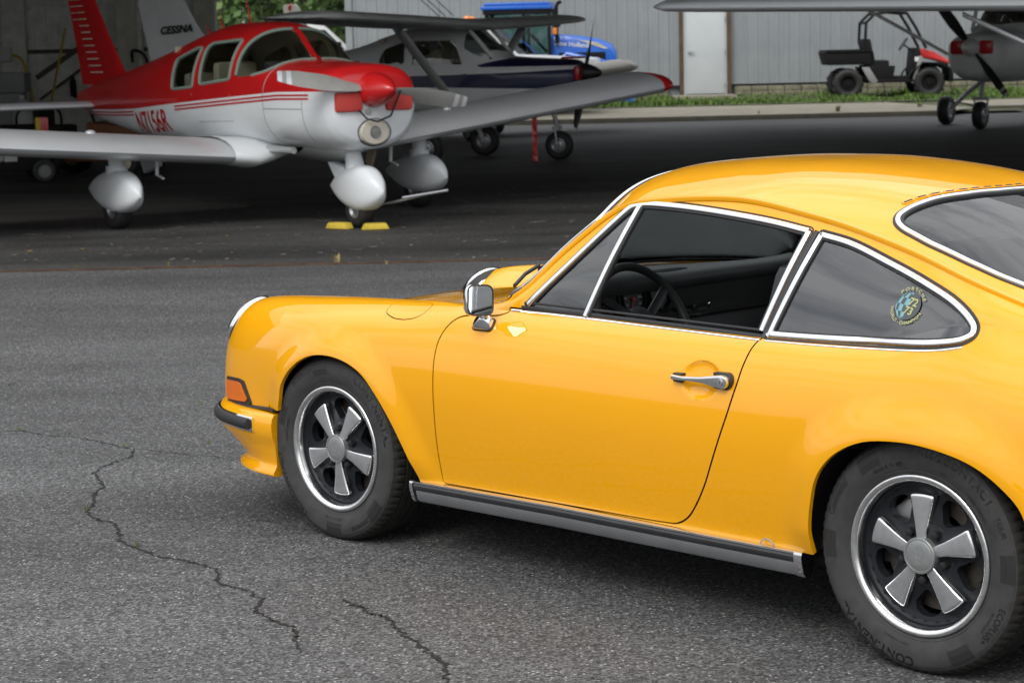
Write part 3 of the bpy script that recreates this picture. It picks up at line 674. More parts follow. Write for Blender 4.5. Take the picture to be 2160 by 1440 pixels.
# ---- sill mouldings
def sill(side):
    P = np.array([[x, 0, 0] for x in np.linspace(.385, 1.912, 60)])
    def wz(x): return .772 + .006 * np.sin((x - .4) * 2), np.interp(x, [.385, 1.0, 1.912], [.2480, .2560, .2555])
    def strip(name, prof, m, x0, x1, n=50):
        mb = MB(); rows = []
        for x in np.linspace(x0, x1, n):
            w, z = wz(x); rows.append([(x, side * (w + a), z + b) for a, b in prof])
        mb.grid(rows, wrap_v=True, flip=side > 0); k = len(prof); mb.f.append(tuple(range(k))); mb.mi.append(0); mb.f.append(tuple((n - 1) * k + j for j in range(k))); mb.mi.append(0)
        return mb.build(name, m, car, angle=40)
    strip('sill_edge', [(-.03, .004), (.003, .004), (.010, .0), (.010, -.005), (-.03, -.006)], M_chrome, .392, 1.898)
    strip('sill_rubber', [(-.03, -.0065), (.0085, -.0065), (.014, -.012), (.0145, -.020), (.010, -.0275), (-.03, -.0275)], M_trimblk, .396, 1.888)
    strip('sill_moulding', [(-.03, -.028), (.008, -.028), (.008, -.032), (.001, -.058), (-.006, -.0655), (-.05, -.068)], M_brush, .402, 1.890)
    for x0, x1 in ((.378, .392), (1.890, 1.916)):
        strip('sill_end_cap', [(-.04, .006), (.004, .0055), (.0125, .0), (.0155, -.012), (.0125, -.03), (.004, -.058), (-.004, -.067), (-.04, -.07)], M_chrome, x0, x1, 4)
for s_ in (-1, 1): sill(s_)
jp = px_car(1620, 1138, -.775)
mb = MB(); mb.tube([(jp.x + .022 * math.cos(a), -.779, .258 + .018 * math.sin(a)) for a in np.linspace(.1, 3.04, 12)], .002, 8); mb.build('jack_point_ring', M_satin, car)

# ---- front bumper, rubber strip, spoiler lip
plan = catmull([(-.282, .796), (-.40, .792), (-.52, .770), (-.62, .738), (-.70, .692), (-.758, .628), (-.797, .53), (-.824, .39), (-.840, .2), (-.845, 0)], 6)
plan = np.vstack([plan, np.array([(x, -w) for x, w in plan[::-1][1:]])])
lowp = catmull([(-.292, .782), (-.39, .772), (-.48, .746), (-.555, .705), (-.615, .650), (-.655, .575), (-.683, .47), (-.702, .34), (-.715, .18), (-.718, 0)], 6)
lowp = np.vstack([lowp, np.array([(x, -w) for x, w in lowp[::-1][1:]])])
def bump_loft(name, prof, m, i0=0, i1=None, close=True):
    q = plan[i0:i1]; ql = lowp[i0:i1]; T = np.gradient(q, axis=0); T /= np.linalg.norm(T, axis=1)[:, None]; Nn = np.stack([T[:, 1], -T[:, 0]], -1)
    k = len(q) // 2
    if Nn[k] @ np.array([-1, 0]) < 0: Nn = -Nn
    rows = []
    for (x, w), (xl, wl_), nn in zip(q, ql, Nn):
        rows.append([((x + nn[0] * o_) * (1 - b_) + (xl + nn[0] * o_) * b_, -((w + nn[1] * o_) * (1 - b_) + (wl_ + nn[1] * o_) * b_), z) for o_, b_, z in prof])
    mb = MB(); mb.grid(rows, wrap_v=close); n = len(prof)
    mb.f.append(tuple(range(n))); mb.mi.append(0); mb.f.append(tuple((len(rows) - 1) * n + j for j in range(n))); mb.mi.append(0)
    return mb.build(name, m, car, angle=50)
bump_loft('front_bumper', [(-.07, 0, .385), (-.012, 0, .389), (0, 0, .385), (.008, 0, .373), (.012, 0, .355), (.012, 0, .33), (.008, .0, .305), (.0, .10, .286), (.0, .35, .266), (.0, .70, .242), (.0, .95, .222), (.0, 1.0, .210), (.006, .95, .199), (.014, .86, .188), (.014, .86, .178), (.004, .92, .172), (-.04, 1.0, .178), (-.06, .9, .30)], M_paint)
sp_ = [(x, -(float(np.interp(x, XS, WG[:, 0])) + .002), float(np.interp(x, XS, ZG[:, 0])) - .003) for x in np.concatenate([np.linspace(-.285, -.70, 30), -.80 + .10 * np.linspace(1, 0, 16)[1:] ** 1.8])]
mb = MB(); mb.tube(sp_, .0065, 8); me = mb.mesh('bumper_seal', angle=60); obj('bumper_seal', me, M_trimblk, car); obj('bumper_seal', mirror_mesh(me), None, car)
i0 = int(np.argmin(np.abs(plan[:len(plan) // 2, 0] + .405)))
st = [(-.01, 0, .3265), (.018, 0, .3245), (.028, 0, .329), (.033, 0, .338), (.033, 0, .350), (.028, 0, .360), (.018, 0, .365), (-.01, 0, .363)]
bump_loft('bumper_strip', st, M_rubber, i0, len(plan) - i0)
stc = [(-.01, 0, .3205), (.0165, 0, .3195), (.0185, 0, .325), (.0185, 0, .365), (.0165, 0, .3705), (-.01, 0, .3695)]
bump_loft('bumper_strip_edge', stc, M_chrome, i0 - 1 if i0 > 0 else 0, len(plan) - i0 + 1)
# ---- front turn signals: wrapped lens at the fender corner
def corner_patch(name, px, m, out, parent=car, mirror=True, th=.012):
    poly = [px_side(*q) for q in px]; poly = rnd(poly, .006, .004)
    V, F = cut(SV, SF, F_side(poly)); V, F = compact(V, F); n0 = len(V); Vo = inner(V, F, -out)
    me = panel_mesh(name, Vo, F, th); o = obj(name, me, m, parent)
    if mirror: obj(name, mirror_mesh(me), None, parent)
    return o
corner_patch('turn_signal_bezel', [(482, 792), (505, 797), (516, 803), (533, 851), (533, 853), (483, 843)], M_trimblk, .006)
corner_patch('turn_signal', [(484, 799), (503, 803.5), (511, 808), (526.5, 846), (484, 838)], M_amber, .011)
# ---- headlights
HLC = Vector((-.660, -.574, .646)); HLN = Vector((-.80, -.16, .56)).normalized()
def headlight(sy):
    n_ = Vector((HLN.x, HLN.y * sy, HLN.z)); c = Vector((HLC.x, HLC.y * sy, HLC.z)); q = n_.to_track_quat('Z', 'Y').to_matrix().to_4x4(); q.translation = c
    mb = MB(); mb.lathe([(.092, .022), (.097, .025), (.103, .022), (.109, .012), (.112, -.002), (.113, -.03), (.10, -.06)], axis='Z', n=56); mb.xf(q)
    o = mb.build('headlight_ring', M_chrome, car, angle=60)
    mb = MB(); mb.lathe([(.113, -.035), (.1155, -.012), (.115, -.004), (.112, -.002)], axis='Z', n=56); mb.xf(q); mb.build('headlight_seal', M_rubber, car)
    mb = MB(); mb.lathe([(.0, .040), (.03, .038), (.06, .033), (.08, .027), (.094, .021)], axis='Z', n=56); mb.xf(q); mb.build('headlight_lens', M_lens, car)
    mb = MB(); mb.lathe([(.0, -.05), (.03, -.045), (.06, -.025), (.085, .005), (.093, .028)], axis='Z', n=48); mb.xf(q); mb.build('reflector', M_chrome, car)
for s_ in (1, -1): headlight(s_)
# ---- tail: bumper, lamps (out of the photograph's frame)
tplan = catmull([(2.66, .80), (2.85, .79), (3.02, .765), (3.17, .69), (3.26, .56), (3.30, .38), (3.315, 0)], 6); tplan = np.vstack([tplan, np.array([(x, -w) for x, w in tplan[::-1][1:]])])
rows = []
for (x, w), t in zip(tplan, np.gradient(tplan, axis=0)):
    n_ = np.array([-t[1], t[0]]); n_ /= np.linalg.norm(n_); n_ = n_ if n_ @ np.array([x - 2.3, w]) > 0 else -n_
    rows.append([(x + n_[0] * o_, -(w + n_[1] * o_), z) for o_, z in [(-.08, .415), (0, .412), (.014, .395), (.016, .36), (.010, .31), (-.01, .27), (-.05, .24), (-.1, .25)]])
mb = MB(); mb.grid(rows, wrap_v=True); mb.f += [tuple(range(8)), tuple((len(rows) - 1) * 8 + j for j in range(8))]; mb.mi += [0, 0]; mb.build('rear_bumper', M_paint, car)
for s_ in (-1, 1):
    mb = MB(); pts = [(3.02, .752), (3.12, .715), (3.19, .66), (3.235, .58)]
    mb.grid([[(x, s_ * w, .42), (x + .012, s_ * (w + .012), .425), (x + .010, s_ * (w + .010), .49), (x - .01, s_ * (w - .01), .495)] for x, w in catmull(pts, 5)]); mb.build('tail_lamp', M_red, car)
for k_, sg in ((-1, 1), (0, -1)):
    L_ = [(XS[k_], -w, z) for w, z in zip(WG[k_], ZG[k_])] + [(XS[k_], -w, z) for w, z in zip(TW[k_][1:-1], TZ[k_][1:-1])]; R_ = [(x, -y, z) for x, y, z in L_[::-1]]
    mb = MB(); P = L_[::6] + [L_[-1]] + R_[::6] + [R_[-1]]; mb.add([(x + .0, y, z) for x, y, z in P], [tuple(range(len(P)))[::sg]]); mb.build('tail_panel' if k_ else 'nose_panel', M_paint, car, smooth=False)
for s_ in (-1, 1):
    mb = MB(); mb.box((3.279, s_ * .30, .43), (.012, .34, .06)); mb.build('tail_reflector', M_red, car, bevel=.004)
# ---- underbody, wheel wells
mb = MB(); mb.prism([(-.45, -.56), (-.45, .56), (-.35, .60), (.40, .5), (.45, .70), (1.88, .70), (1.95, .48), (2.62, .48), (2.75, .66), (3.2, .5), (3.2, -.5), (2.75, -.66), (2.62, -.48), (1.95, -.48), (1.88, -.70), (.45, -.70), (.40, -.5), (-.35, -.60)], .195, .24); mb.build('floor_pan', M_well, car, smooth=False)
for cx, rr in ((.04, .40), (2.285, .385)):
    for s_ in (-1, 1):
        mb = MB(); mb.lathe([(rr, s_ * .775), (rr, s_ * .46), (.05, s_ * .455)], (cx, 0, .262), 'Y', 40, a0=-.05, a1=math.pi + .05); mb.build('wheel_housing', M_well, car)
hp = px_car(1722, 1138, -.62)
mb = MB(); mb.lathe([(.036, .10), (.041, .0), (.044, -.002), (.044, .10)], (hp.x, -.60, hp.z), 'Y', 28); mb.build('heater_pipe', mat('brass_pipe', (.22, .18, .10), .45, .7), car)
# ---- wheels (local frame: outside is -Y, centre at the hub)
def tyre_prof(r_): return float(np.interp(r_, [.203, .212, .225, .245, .262, .278, .290, .299, .304], [-.074, -.081, -.088, -.0935, -.0945, -.092, -.087, -.0785, -.068]))
def tyre_mesh():
    half = [(.200, -.060), (.203, -.074), (.212, -.081), (.2165, -.0845), (.218, -.0838), (.225, -.088), (.245, -.0935), (.262, -.0945), (.278, -.092), (.2845, -.0898), (.2855, -.0884), (.290, -.087), (.299, -.0785), (.3035, -.069), (.3055, -.060), (.3065, -.049), (.3005, -.048), (.3005, -.042), (.3072, -.041), (.308, -.018), (.302, -.017), (.302, -.010), (.308, -.009)]
    prof = half + [(r_, -h) for r_, h in half[::-1]]
    N = 288; k = len(prof); vs = []; mis = []
    for i in range(N):
        a = 2 * math.pi * i / N; g = i % 4 == 0
        for r_, h in prof:
            rr = r_; hh = h
            if g and .3 < r_ and abs(h) > .048 and abs(h) < .0705: rr -= .0055
            if g and .2985 < r_ < .3 and abs(h) > .07: hh = h * .975; rr -= .003
            x, z = rr * math.cos(a), rr * math.sin(a); z = max(z, -.3025)
            vs.append((x, hh, z))
    mb = MB(); fs = []; 
    for i in range(N):
        i2 = (i + 1) % N
        for j in range(k - 1):
            mb.f.append((i * k + j, i2 * k + j, i2 * k + j + 1, i * k + j + 1)); mb.mi.append(1 if min(prof[j][0], prof[j + 1][0]) > .289 else 0)
    mb.v = vs; return mb.mesh('tyre', angle=38, weld=False)
ME_tyre = tyre_mesh()
me_ = ME_tyre; me_.materials.append(M_tyre); me_.materials.append(M_tread); me_.flip_normals()
def rim_mesh():
    mb = MB()
    mb.lathe([(.196, .07), (.198, -.066), (.2045, -.073), (.2078, -.0785), (.2072, -.0835), (.2045, -.0855), (.200, -.0857), (.1955, -.0848), (.1915, -.0825), (.1885, -.077), (.1865, -.068), (.1855, -.060)], n=96, m=0)
    mb.lathe([(.1855, -.060), (.1840, -.052), (.1800, -.047), (.1745, -.0445)], n=96, m=1)
    mb.lathe([(.1745, -.0445), (.172, .07)], n=64, m=1)
    return mb.mesh('wheel', angle=50)
ME_rim = rim_mesh(); ME_rim.materials.append(M_polish); ME_rim.materials.append(M_whlblk)
def spider_mesh():
    nr, na = 36, 300; rs = np.linspace(.02, .1755, nr); V = []
    for i in range(na):
        a = 2 * math.pi * i / na
        for r_ in rs:
            # spokes swell towards the petals at 90 deg + k*72
            d = ((a - math.pi / 2 + math.pi / 5) % (2 * math.pi / 5)) - math.pi / 5
            h = np.interp(r_, [.02, .05, .08, .13, .16, .1755], [-.060, -.054, -.046, -.040, -.041, -.0445]) - .012 * math.exp(-(d * r_ / .022) ** 2) * np.interp(r_, [.02, .05, .15, .17], [1, 1, 1, 0])
            V.append((r_ * math.cos(a), h, r_ * math.sin(a)))
    V = np.array(V); F = [(i * nr + j, ((i + 1) % na) * nr + j, ((i + 1) % na) * nr + j + 1, i * nr + j + 1) for i in range(na) for j in range(nr - 1)]
    f = np.full(len(V), 9.0)
    for k in range(5):
        a = math.pi / 2 + math.pi / 5 + k * 2 * math.pi / 5; u = np.array([math.cos(a), math.sin(a)]); v = np.array([-u[1], u[0]])
        tri = rnd([(.094, -.006), (.094, .006), (.128, .0385), (.150, .036), (.1615, .018), (.164, 0), (.1615, -.018), (.150, -.036), (.128, -.0385)], .007, .002)
        q = np.stack([V[:, [0, 2]] @ u, V[:, [0, 2]] @ v], -1); f = np.minimum(f, -_near(tri, q))
    V, F = cut(V, F, lambda _: f)
    return panel_mesh('spider', V, F, .028, edge_dir=(0, 1, 0), angle=45)
ME_spider = spider_mesh(); ME_spider.materials.append(M_whlblk)
def petal_mesh():
    rs = [.036, .040, .050, .065, .08, .095, .110, .125, .136, .144, .150, .154, .1565, .158]
    ts = [-1, -.985, -.94, -.84, -.7, -.35, 0, .35, .7, .84, .94, .985, 1]
    hs = [.016, .006, .0018, .0003, 0, -.0006, -.0008, -.0006, 0, .0003, .0018, .006, .016]
    mb = MB(); rows = []
    for i, r_ in enumerate(rs):
        hw = np.interp(r_, [.036, .05, .08, .12, .15, .158], [.0125, .0150, .0200, .0290, .0365, .0375])
        e = {10: .0, 11: .0012, 12: .004, 13: .016}.get(i, 0); c = {11: .97, 12: .94, 13: .92}.get(i, 1)
        base = np.interp(r_, [.036, .06, .1, .158], [-.0715, -.0705, -.0685, -.0655])
        rr = [r_ - (.004 * (t * t)) * (r_ / .158) ** 3 for t in ts]
        rows.append([(q, base + h + e, hw * t * c) for q, t, h in zip(rr, ts, hs)])
    mb.grid(rows)
    for i in range(len(rs) - 1):
        for j in range(len(ts) - 1):
            if j < 3 or j > 8 or i >= 10: mb.mi[i * (len(ts) - 1) + j] = 1
    return mb.mesh('petal', angle=60)
ME_petal = petal_mesh(); ME_petal.materials.append(M_satin); ME_petal.materials.append(M_polish)
M_cap = mat('cap_grey', (.30, .31, .31), .45, .6, noise=(50, .08))
mb = MB(); mb.lathe([(.0, -.0815), (.020, -.0815), (.036, -.0812), (.0385, -.0800), (.0395, -.0795), (.0405, -.0810), (.0445, -.0806), (.0465, -.0785), (.0468, -.060)], n=64); ME_cap = mb.mesh('hub_cap', angle=30); ME_cap.materials.append(M_cap)
def crest_mesh():
    sh = [(-.0125, .015), (0, .0175), (.0125, .015), (.0135, .004), (.0115, -.007), (.006, -.0135), (0, -.0175), (-.006, -.0135), (-.0115, -.007), (-.0135, .004)]
    mb = MB(); n = len(sh)
    ring = MB(); mb.prism([(x * 1.0, z) for x, z in sh], -.0814, -.0821, 'Y', 0)
    for (x0, x1, z0, z1) in [(-.011, -.002, .001, .0135), (.002, .011, .001, .0135), (-.009, -.0015, -.0105, -.001), (.0015, .009, -.0105, -.001)]:
        for kk in range(3):
            zz = z0 + (z1 - z0) * (kk + .5) / 3; mb.box(((x0 + x1) / 2, -.0824, zz), (x1 - x0, .0008, (z1 - z0) / 6), m=1)
    return mb.mesh('crest', smooth=False)
ME_crest = crest_mesh(); ME_crest.materials.append(M_cap); ME_crest.materials.append(M_satin)
mb = MB(); hx = [(.0112 * math.cos(a), .0112 * math.sin(a)) for a in np.arange(6) * math.pi / 3]
mb.prism(hx, -.038, -.068, 'Y'); mb.prism([(x * .8, z * .8) for x, z in hx], -.068, -.0705, 'Y'); mb.lathe([(.019, -.040), (.019, -.047), (.0135, -.0475)], n=20); ME_nut = mb.mesh('lug_nut', smooth=True, angle=30, bevel=.0012); ME_nut.materials.append(mat('nut_steel', (.045, .045, .048), .4, .7))
mb = MB(); mb.lathe([(.10, .035), (.10, .005), (.155, .005), (.155, .025), (.10, .03)], n=48); ME_disc = mb.mesh('brake_disc'); ME_disc.materials.append(mat('disc_steel', (.16, .14, .12), .5, .9, noise=(30, .3)))
def bend(txt, size, ang, r0, sq=1.0, shear=0.0, off=0.0):
    vs, fs = text_mesh(txt, size, shear=shear, offset=off); out = []
    for x, y, z in vs:
        r_ = r0 + y; a = ang - x * sq / r0; out.append((r_ * math.cos(a), tyre_prof(r_) - .0009, r_ * math.sin(a)))
    return out, fs
def blocks(ang, r0=.246, r1=.285, da=.135):
    mb = MB()
    for q0, q1 in ((r0 + .0165, r1), (r0 + .0145, r0 + .0155), (r0, r0 + .0135)):
        P = [[(r_ * math.cos(a), tyre_prof(r_) - .0008, r_ * math.sin(a)) for r_ in np.linspace(q0, q1, 4)] for a in np.linspace(ang - da * (1 - (q0 - r0) * 2), ang + da * (1 - (q0 - r0) * 2), 12)]; mb.grid(P)
    return mb
def wheel(x, y, sy, rot, texts, blk, steer=0.0):
    w = obj('wheel', ME_rim, None, car); w.location = (x, y * sy, .303); w.rotation_euler = (0, 0, (0 if sy < 0 else math.pi) + steer)
    def kid(name, me):
        o = bpy.data.objects.new(name, me); COL.objects.link(o); o.parent = w; return o
    kid('tyre', ME_tyre)
    for nm, me in (('spider', ME_spider), ('hub_cap', ME_cap), ('crest', ME_crest), ('brake_disc', ME_disc)):
        o = kid(nm, me); o.rotation_euler = (0, -rot if nm == 'spider' else .12, 0)
    for k in range(5):
        a = math.pi / 2 + rot + k * 2 * math.pi / 5
        o = kid('petal', ME_petal); o.rotation_euler = (0, -a, 0)
        a2 = a + math.pi / 5; o = kid('lug_nut', ME_nut); o.location = (.065 * math.cos(a2), 0, .065 * math.sin(a2))
    for t in texts:
        mb = MB(); mb.add(*bend(*t)); mb.build('tyre_lettering', M_tyretext, w, smooth=False, weld=False)
    for b in blk: blocks(R(b)).build('tyre_marking', M_tyrebar, w, smooth=False)
    mb = MB(); mb.tube([(.166, -.045, -.03), (.170, -.066, -.033)], .0042, 10); o = mb.build('valve', M_rubber, w); o.rotation_euler = (0, -rot + .1, 0)
    mb = MB(); mb.box((-.03, .02, .115), (.11, .05, .07)); o = mb.build('brake_caliper', M_satin, w, bevel=.008); o.rotation_euler = (0, -.6, 0)
    return w
def T(*a): return a
front_t = [T('CONTINENTAL', .036, R(36), .272, 1.05, 0, .0009), T('TRUECONTACT', .034, R(-146), .272, 1, 0, .0009), T('Continental', .028, R(-60), .270, .8), T('ECOPLUS+', .024, R(122), .270), T('185/65 R 15  88T', .013, R(-92), .232), T('RADIAL TUBELESS', .010, R(170), .232)]
rear_t = [T('TRUECONTACT', .036, R(64), .270, 1.0, 0, .0009), T('TOUR', .020, R(24), .268), T('CONTINENTAL', .036, R(-118), .272, 1.02, 0, .0009), T('Continental', .028, R(153), .270, .8), T('ECOPLUS+', .024, R(-32), .268), T('TECHNOLOGY', .010, R(-32), .249), T('185/65 R 15  88T', .014, R(112), .235), T('M+S', .010, R(70), .232), T('SAFETY WARNING', .009, R(-105), .232), T('RADIAL TUBELESS', .010, R(40), .230)]
wheel(0, .690, -1, math.pi / 5 + .03, front_t, (101, -42, -91, 160), .0131)
wheel(2.271, .690, -1, .02, rear_t, (123, 181, -60, 2))
wheel(0, .690, 1, .3, front_t, (101, -42, -91, 160), .0131); wheel(2.271, .690, 1, .6, rear_t, (123, 181, -60, 2))

# ---- door mirror
def rrect(w_, h_, r_, n=6):
    return [(sx * (w_ / 2 - r_) + r_ * math.cos(a), sz * (h_ / 2 - r_) + r_ * math.sin(a)) for sx, sz, a0 in ((1, 1, 0), (-1, 1, math.pi / 2), (-1, -1, math.pi), (1, -1, 1.5 * math.pi)) for a in np.linspace(a0, a0 + math.pi / 2, n)]
mc = px_car(1013, 633, -.805); nz_ = Vector((.965, -.17, .10)).normalized(); tx = Vector((0, 0, 1)).cross(nz_).normalized(); ty = nz_.cross(tx)
Mm = Matrix((tx, ty, nz_)).transposed().to_4x4(); Mm.translation = mc
mb = MB(); rows = []
for s_, d_ in ((.93, .001), (1.0, .001), (1.03, -.004), (1.03, -.012), (.97, -.024), (.80, -.034), (.5, -.040), (.0, -.042)):
    rows.append([(a * s_, b * s_, d_) for a, b in rrect(.092, .092, .022)])
mb.grid(rows, wrap_v=True, flip=True); mb.xf(Mm @ Matrix.Rotation(R(-5), 4, 'Z')); mirror = mb.build('mirror_housing', M_chrome, door_l, angle=50)
mb = MB(); o_ = rrect(.085, .085, .019); mb.prism(o_, -.001, .0018); mb.xf(Mm @ Matrix.Rotation(R(-5), 4, 'Z')); mb.build('mirror_glass', M_mirror, door_l, smooth=False)
mb = MB(); mb.tube([(a, b, .0015) for a, b in rrect(.088, .088, .020)], .0028, 8, closed=True); mb.xf(Mm @ Matrix.Rotation(R(-5), 4, 'Z')); mb.build('mirror_bezel', M_trimblk, door_l)
bx_, bz_ = px_side(1021, 684); bp = side_p(bx_, bz_); bn = side_n(bx_, bz_)
n_ = Vector(bn); t1 = Vector((1, 0, 0)); t1 = (t1 - n_ * t1.dot(n_)).normalized(); t2 = t1.cross(n_); t2 = t2 if t2.z > 0 else -t2
Mb = Matrix((t1, t2, n_)).transposed().to_4x4(); Mb.translation = Vector(bp)
def base_rows(prof): return [[(a * s_ + dx, b * s2 + dy, h) for a, b in rrect(.082, .042, .014)] for s_, s2, h, dx, dy in prof]
mb = MB(); mb.grid(base_rows([(1.07, 1.1, -.01, 0, 0), (1.07, 1.1, .004, 0, 0), (1.0, 1.0, .006, 0, 0)]), wrap_v=True); mb.xf(Mb); mb.build('mirror_gasket', M_rubber, door_l)
mb = MB(); mb.grid(base_rows([(1.0, 1.0, .004, 0, 0), (.96, .95, .011, 0, .001), (.8, .85, .019, .006, .004), (.5, .6, .027, .012, .009), (.25, .4, .034, .016, .013), (.0, .0, .035, .016, .013)]), wrap_v=True); mb.xf(Mb); mb.build('mirror_base', M_chrome, door_l, angle=50)
mb = MB(); ps = Mb @ Vector((.014, .012, .028)); pe = mc - nz_ * .012 - ty * .040; mb.tube([ps, (ps + pe) / 2 + Vector((0, -.004, 0)), pe], [.0085, .007, .0075], 12); mb.build('mirror_stalk', M_chrome, door_l)
# ---- door handles
def handle_part(name, pts, m, h0, h1, bevel=.002):
    mb = MB(); P = [(x, z) for x, z in pts]; n = len(P); bot = [side_p(HX, HZ) + np.array([x - HX, 0, z - HZ]) for x, z in P]
    w0 = max(side_w(x, z) for x, z in ((1.49, .686), (1.69, .69)))
    vs = [(x, -(w0 + h0), z) for x, z in P] + [(x, -(w0 + h1), z) for x, z in P]
    mb.add(vs, [tuple(range(n)), tuple(range(n, 2 * n))[::-1]] + [(i, (i + 1) % n, n + (i + 1) % n, n + i) for i in range(n)])
    me = mb.mesh(name, angle=40, bevel=bevel); obj(name, me, m, door_l); obj(name, mirror_mesh(me), None, door_r)
arc = lambda cx, cz, r_, a0, a1, n=10: [(cx + r_ * math.cos(a), cz + r_ * math.sin(a)) for a in np.linspace(a0, a1, n)]
handle_part('handle_escutcheon', [(1.630, .712), *arc(1.670, .690, .0235, math.pi / 2, -math.pi / 2, 14), (1.630, .669)], M_trimblk, -.010, .010)
handle_part('handle_pivot', [(1.488, .698), (1.518, .698), (1.518, .672), (1.488, .674)], M_trimblk, -.010, .012)
handle_part('door_handle', [(1.491, .695), (1.53, .693), (1.60, .6985), (1.64, .7055), *arc(1.670, .690, .0185, math.pi / 2, -math.pi / 2, 14), (1.645, .674), (1.60, .681), (1.55, .682), (1.52, .680), (1.491, .681)], M_chrome, .008, .026, .004)
w0 = side_w(1.672, .69)
mb = MB(); mb.lathe([(.0, -.0285), (.0075, -.0285), (.0085, -.026), (.0085, 0)], (1.668, -w0 - .002, .690), 'Y', 20); mb.build('lock_cylinder', M_brush, door_l)
mb = MB(); mb.box((1.668, -w0 - .0308, .690), (.0016, .001, .009)); mb.build('key_slot', M_ink, door_l)
# ---- wipers
def wiper(pts, r_=.005):
    P = [Vector(top_p(x, w, o_)) for x, w, o_ in pts]; mb = MB(); mb.tube(P, r_, 8); mb.build('wiper_arm', M_trimblk, car)
    b0, b1 = P[-2], P[-1]; mb = MB(); d = (b1 - b0)
    mb.tube([P[1] + Vector((0, 0, -.004)), P[2] + Vector((0, 0, -.004)), P[-1] + Vector((0, 0, -.004))], .0045, 8); mb.build('wiper_blade', M_rubber, car)
wiper([(.60, .40, .012), (.655, .44, .03), (.675, .52, .03), (.715, .615, .02)]); wiper([(.50, .02, .012), (.53, .06, .03), (.57, .22, .03), (.64, .42, .022)])
wiper([(.52, -.35, .012), (.55, -.30, .03), (.545, -.15, .03), (.535, .05, .02)])

# ---- interior
mb = MB(); mb.box((1.55, 0, .262), (2.2, 1.36, .03)); mb.build('cabin_floor', M_vinyl, car, smooth=False)
mb = MB(); mb.prism([(1.93, .27), (1.93, .50), (2.05, .60), (2.10, .84), (2.58, .85), (2.66, .3)], -.55, .55, 'Y'); mb.build('rear_bulkhead', M_vinyl, car, bevel=.02)
# dash: padded roll, instrument hood, face, silver strip
rows = []
for y in np.linspace(-.66, .66, 45):
    k = 1 - abs(y / .66) ** 6; hump = .022 * math.exp(-((y + .33) / .20) ** 4)
    xr = .862 - .04 * (1 - k); z0 = .868 + hump * .7
    xf = xb(min(abs(y), .66)) + .035
    zf = float(top_z(xf, min(abs(y), .64))) - .022
    zf = min(zf, .885)
    prof = [(xf, zf), (xf * .5 + xr * .5, (zf + z0) / 2 + .004), (xr - .05, z0), (xr - .015, z0 - .006), (xr, z0 - .022), (xr - .004, z0 - .042 - hump * .3), (xr - .03, z0 - .056 - hump * .6)]
    rows.append([(a, y, b) for a, b in prof])
mb = MB(); mb.grid(rows, flip=True); dash = mb.build('dash_top', M_dashtop, car, angle=60)
mb = MB(); mb.prism([(.812, .828), (.80, .70), (.82, .62), (.75, .5), (.70, .82)], -.655, .655, 'Y'); mb.build('dash_face', M_vinyl, car, smooth=False, bevel=.004)
mb = MB(); mb.box((.822, .12, .716), (.008, 1.0, .006), rot=rotm(R(-.3), 'X')); mb.build('dash_strip', M_chrome, car)
for k in range(22):
    y = -.17 + k * .0105; hgt = .05 - .00016 * (k - 10.5) ** 2
    mb = MB(); z_ = .868 + .0155 * math.exp(-((y + .33) / .20) ** 4); mb.box((.80, y, z_ + .0012), (hgt, .0045, .003)); mb.build('defroster_slot', M_ink, car, smooth=False)
def gauge(y, z, r_, needle, nums, tick, big=False):
    x = .822; q = Matrix.Rotation(R(-12), 4, 'Y'); q.translation = (x, y, z)
    g_ = obj('gauge', None, None, None) if False else None
    mb = MB(); mb.lathe([(0, .002), (r_ * .96, .002), (r_ * .97, .012), (r_ * 1.06, .014), (r_ * 1.08, .0), (r_ * 1.08, -.03)], axis='X', n=40); mb.xf(q); g = mb.build('gauge', M_ink, car)
    mb = MB()
    for a in np.linspace(-2.3, 2.3, 19):
        c_, s_ = math.cos(math.pi / 2 - a), math.sin(math.pi / 2 - a); mb.box((.0030, r_ * .84 * c_, r_ * .84 * s_), (.0006, .0016, r_ * .10), rot=rotm(-a + 0, 'X') if True else None)
    for a, t in zip(np.linspace(-2.1, 2.1, len(nums)), nums):
        v, f = text_mesh(t, r_ * .24); c_, s_ = math.sin(a), math.cos(a)
        mb.add([(.0030, r_ * .64 * c_ + vx, r_ * .64 * s_ + vy) for vx, vy, _ in v], f)
    mb.xf(q); mb.build('dial_marks', tick, g, smooth=False)
    mb = MB(); mb.box((.005, 0, r_ * .34), (.001, .0028, r_ * .78)); mb.v = [tuple(Matrix.Rotation(needle, 3, 'X') @ Vector(v)) for v in mb.v]; mb.lathe([(0, .008), (.006, .0075), (.0065, .003)], axis='X', n=16); mb.xf(q); mb.build('needle', M_redink, g)
gauge(-.35, .795, .058, 2.2, ['0', '1', '2', '3', '4', '5', '6', '7', '8'], M_lime); gauge(-.222, .795, .052, 2.75, ['20', '40', '60', '80', '100', '120', '150'], M_white); gauge(-.098, .800, .048, -.7, ['6', '9', '12', '3'], M_white)
gauge(-.465, .79, .045, .6, ['0', '1', '2'], M_white); gauge(-.565, .785, .040, -.5, ['0', '1'], M_white)
for y in (-.02, .06, .135):
    mb = MB(); mb.lathe([(.0, .028), (.009, .026), (.0105, .02), (.007, .014), (.006, 0)], (.812, y, .742), 'X', 16); mb.build('dash_knob', M_chrome if y > .1 else M_trimblk, car)
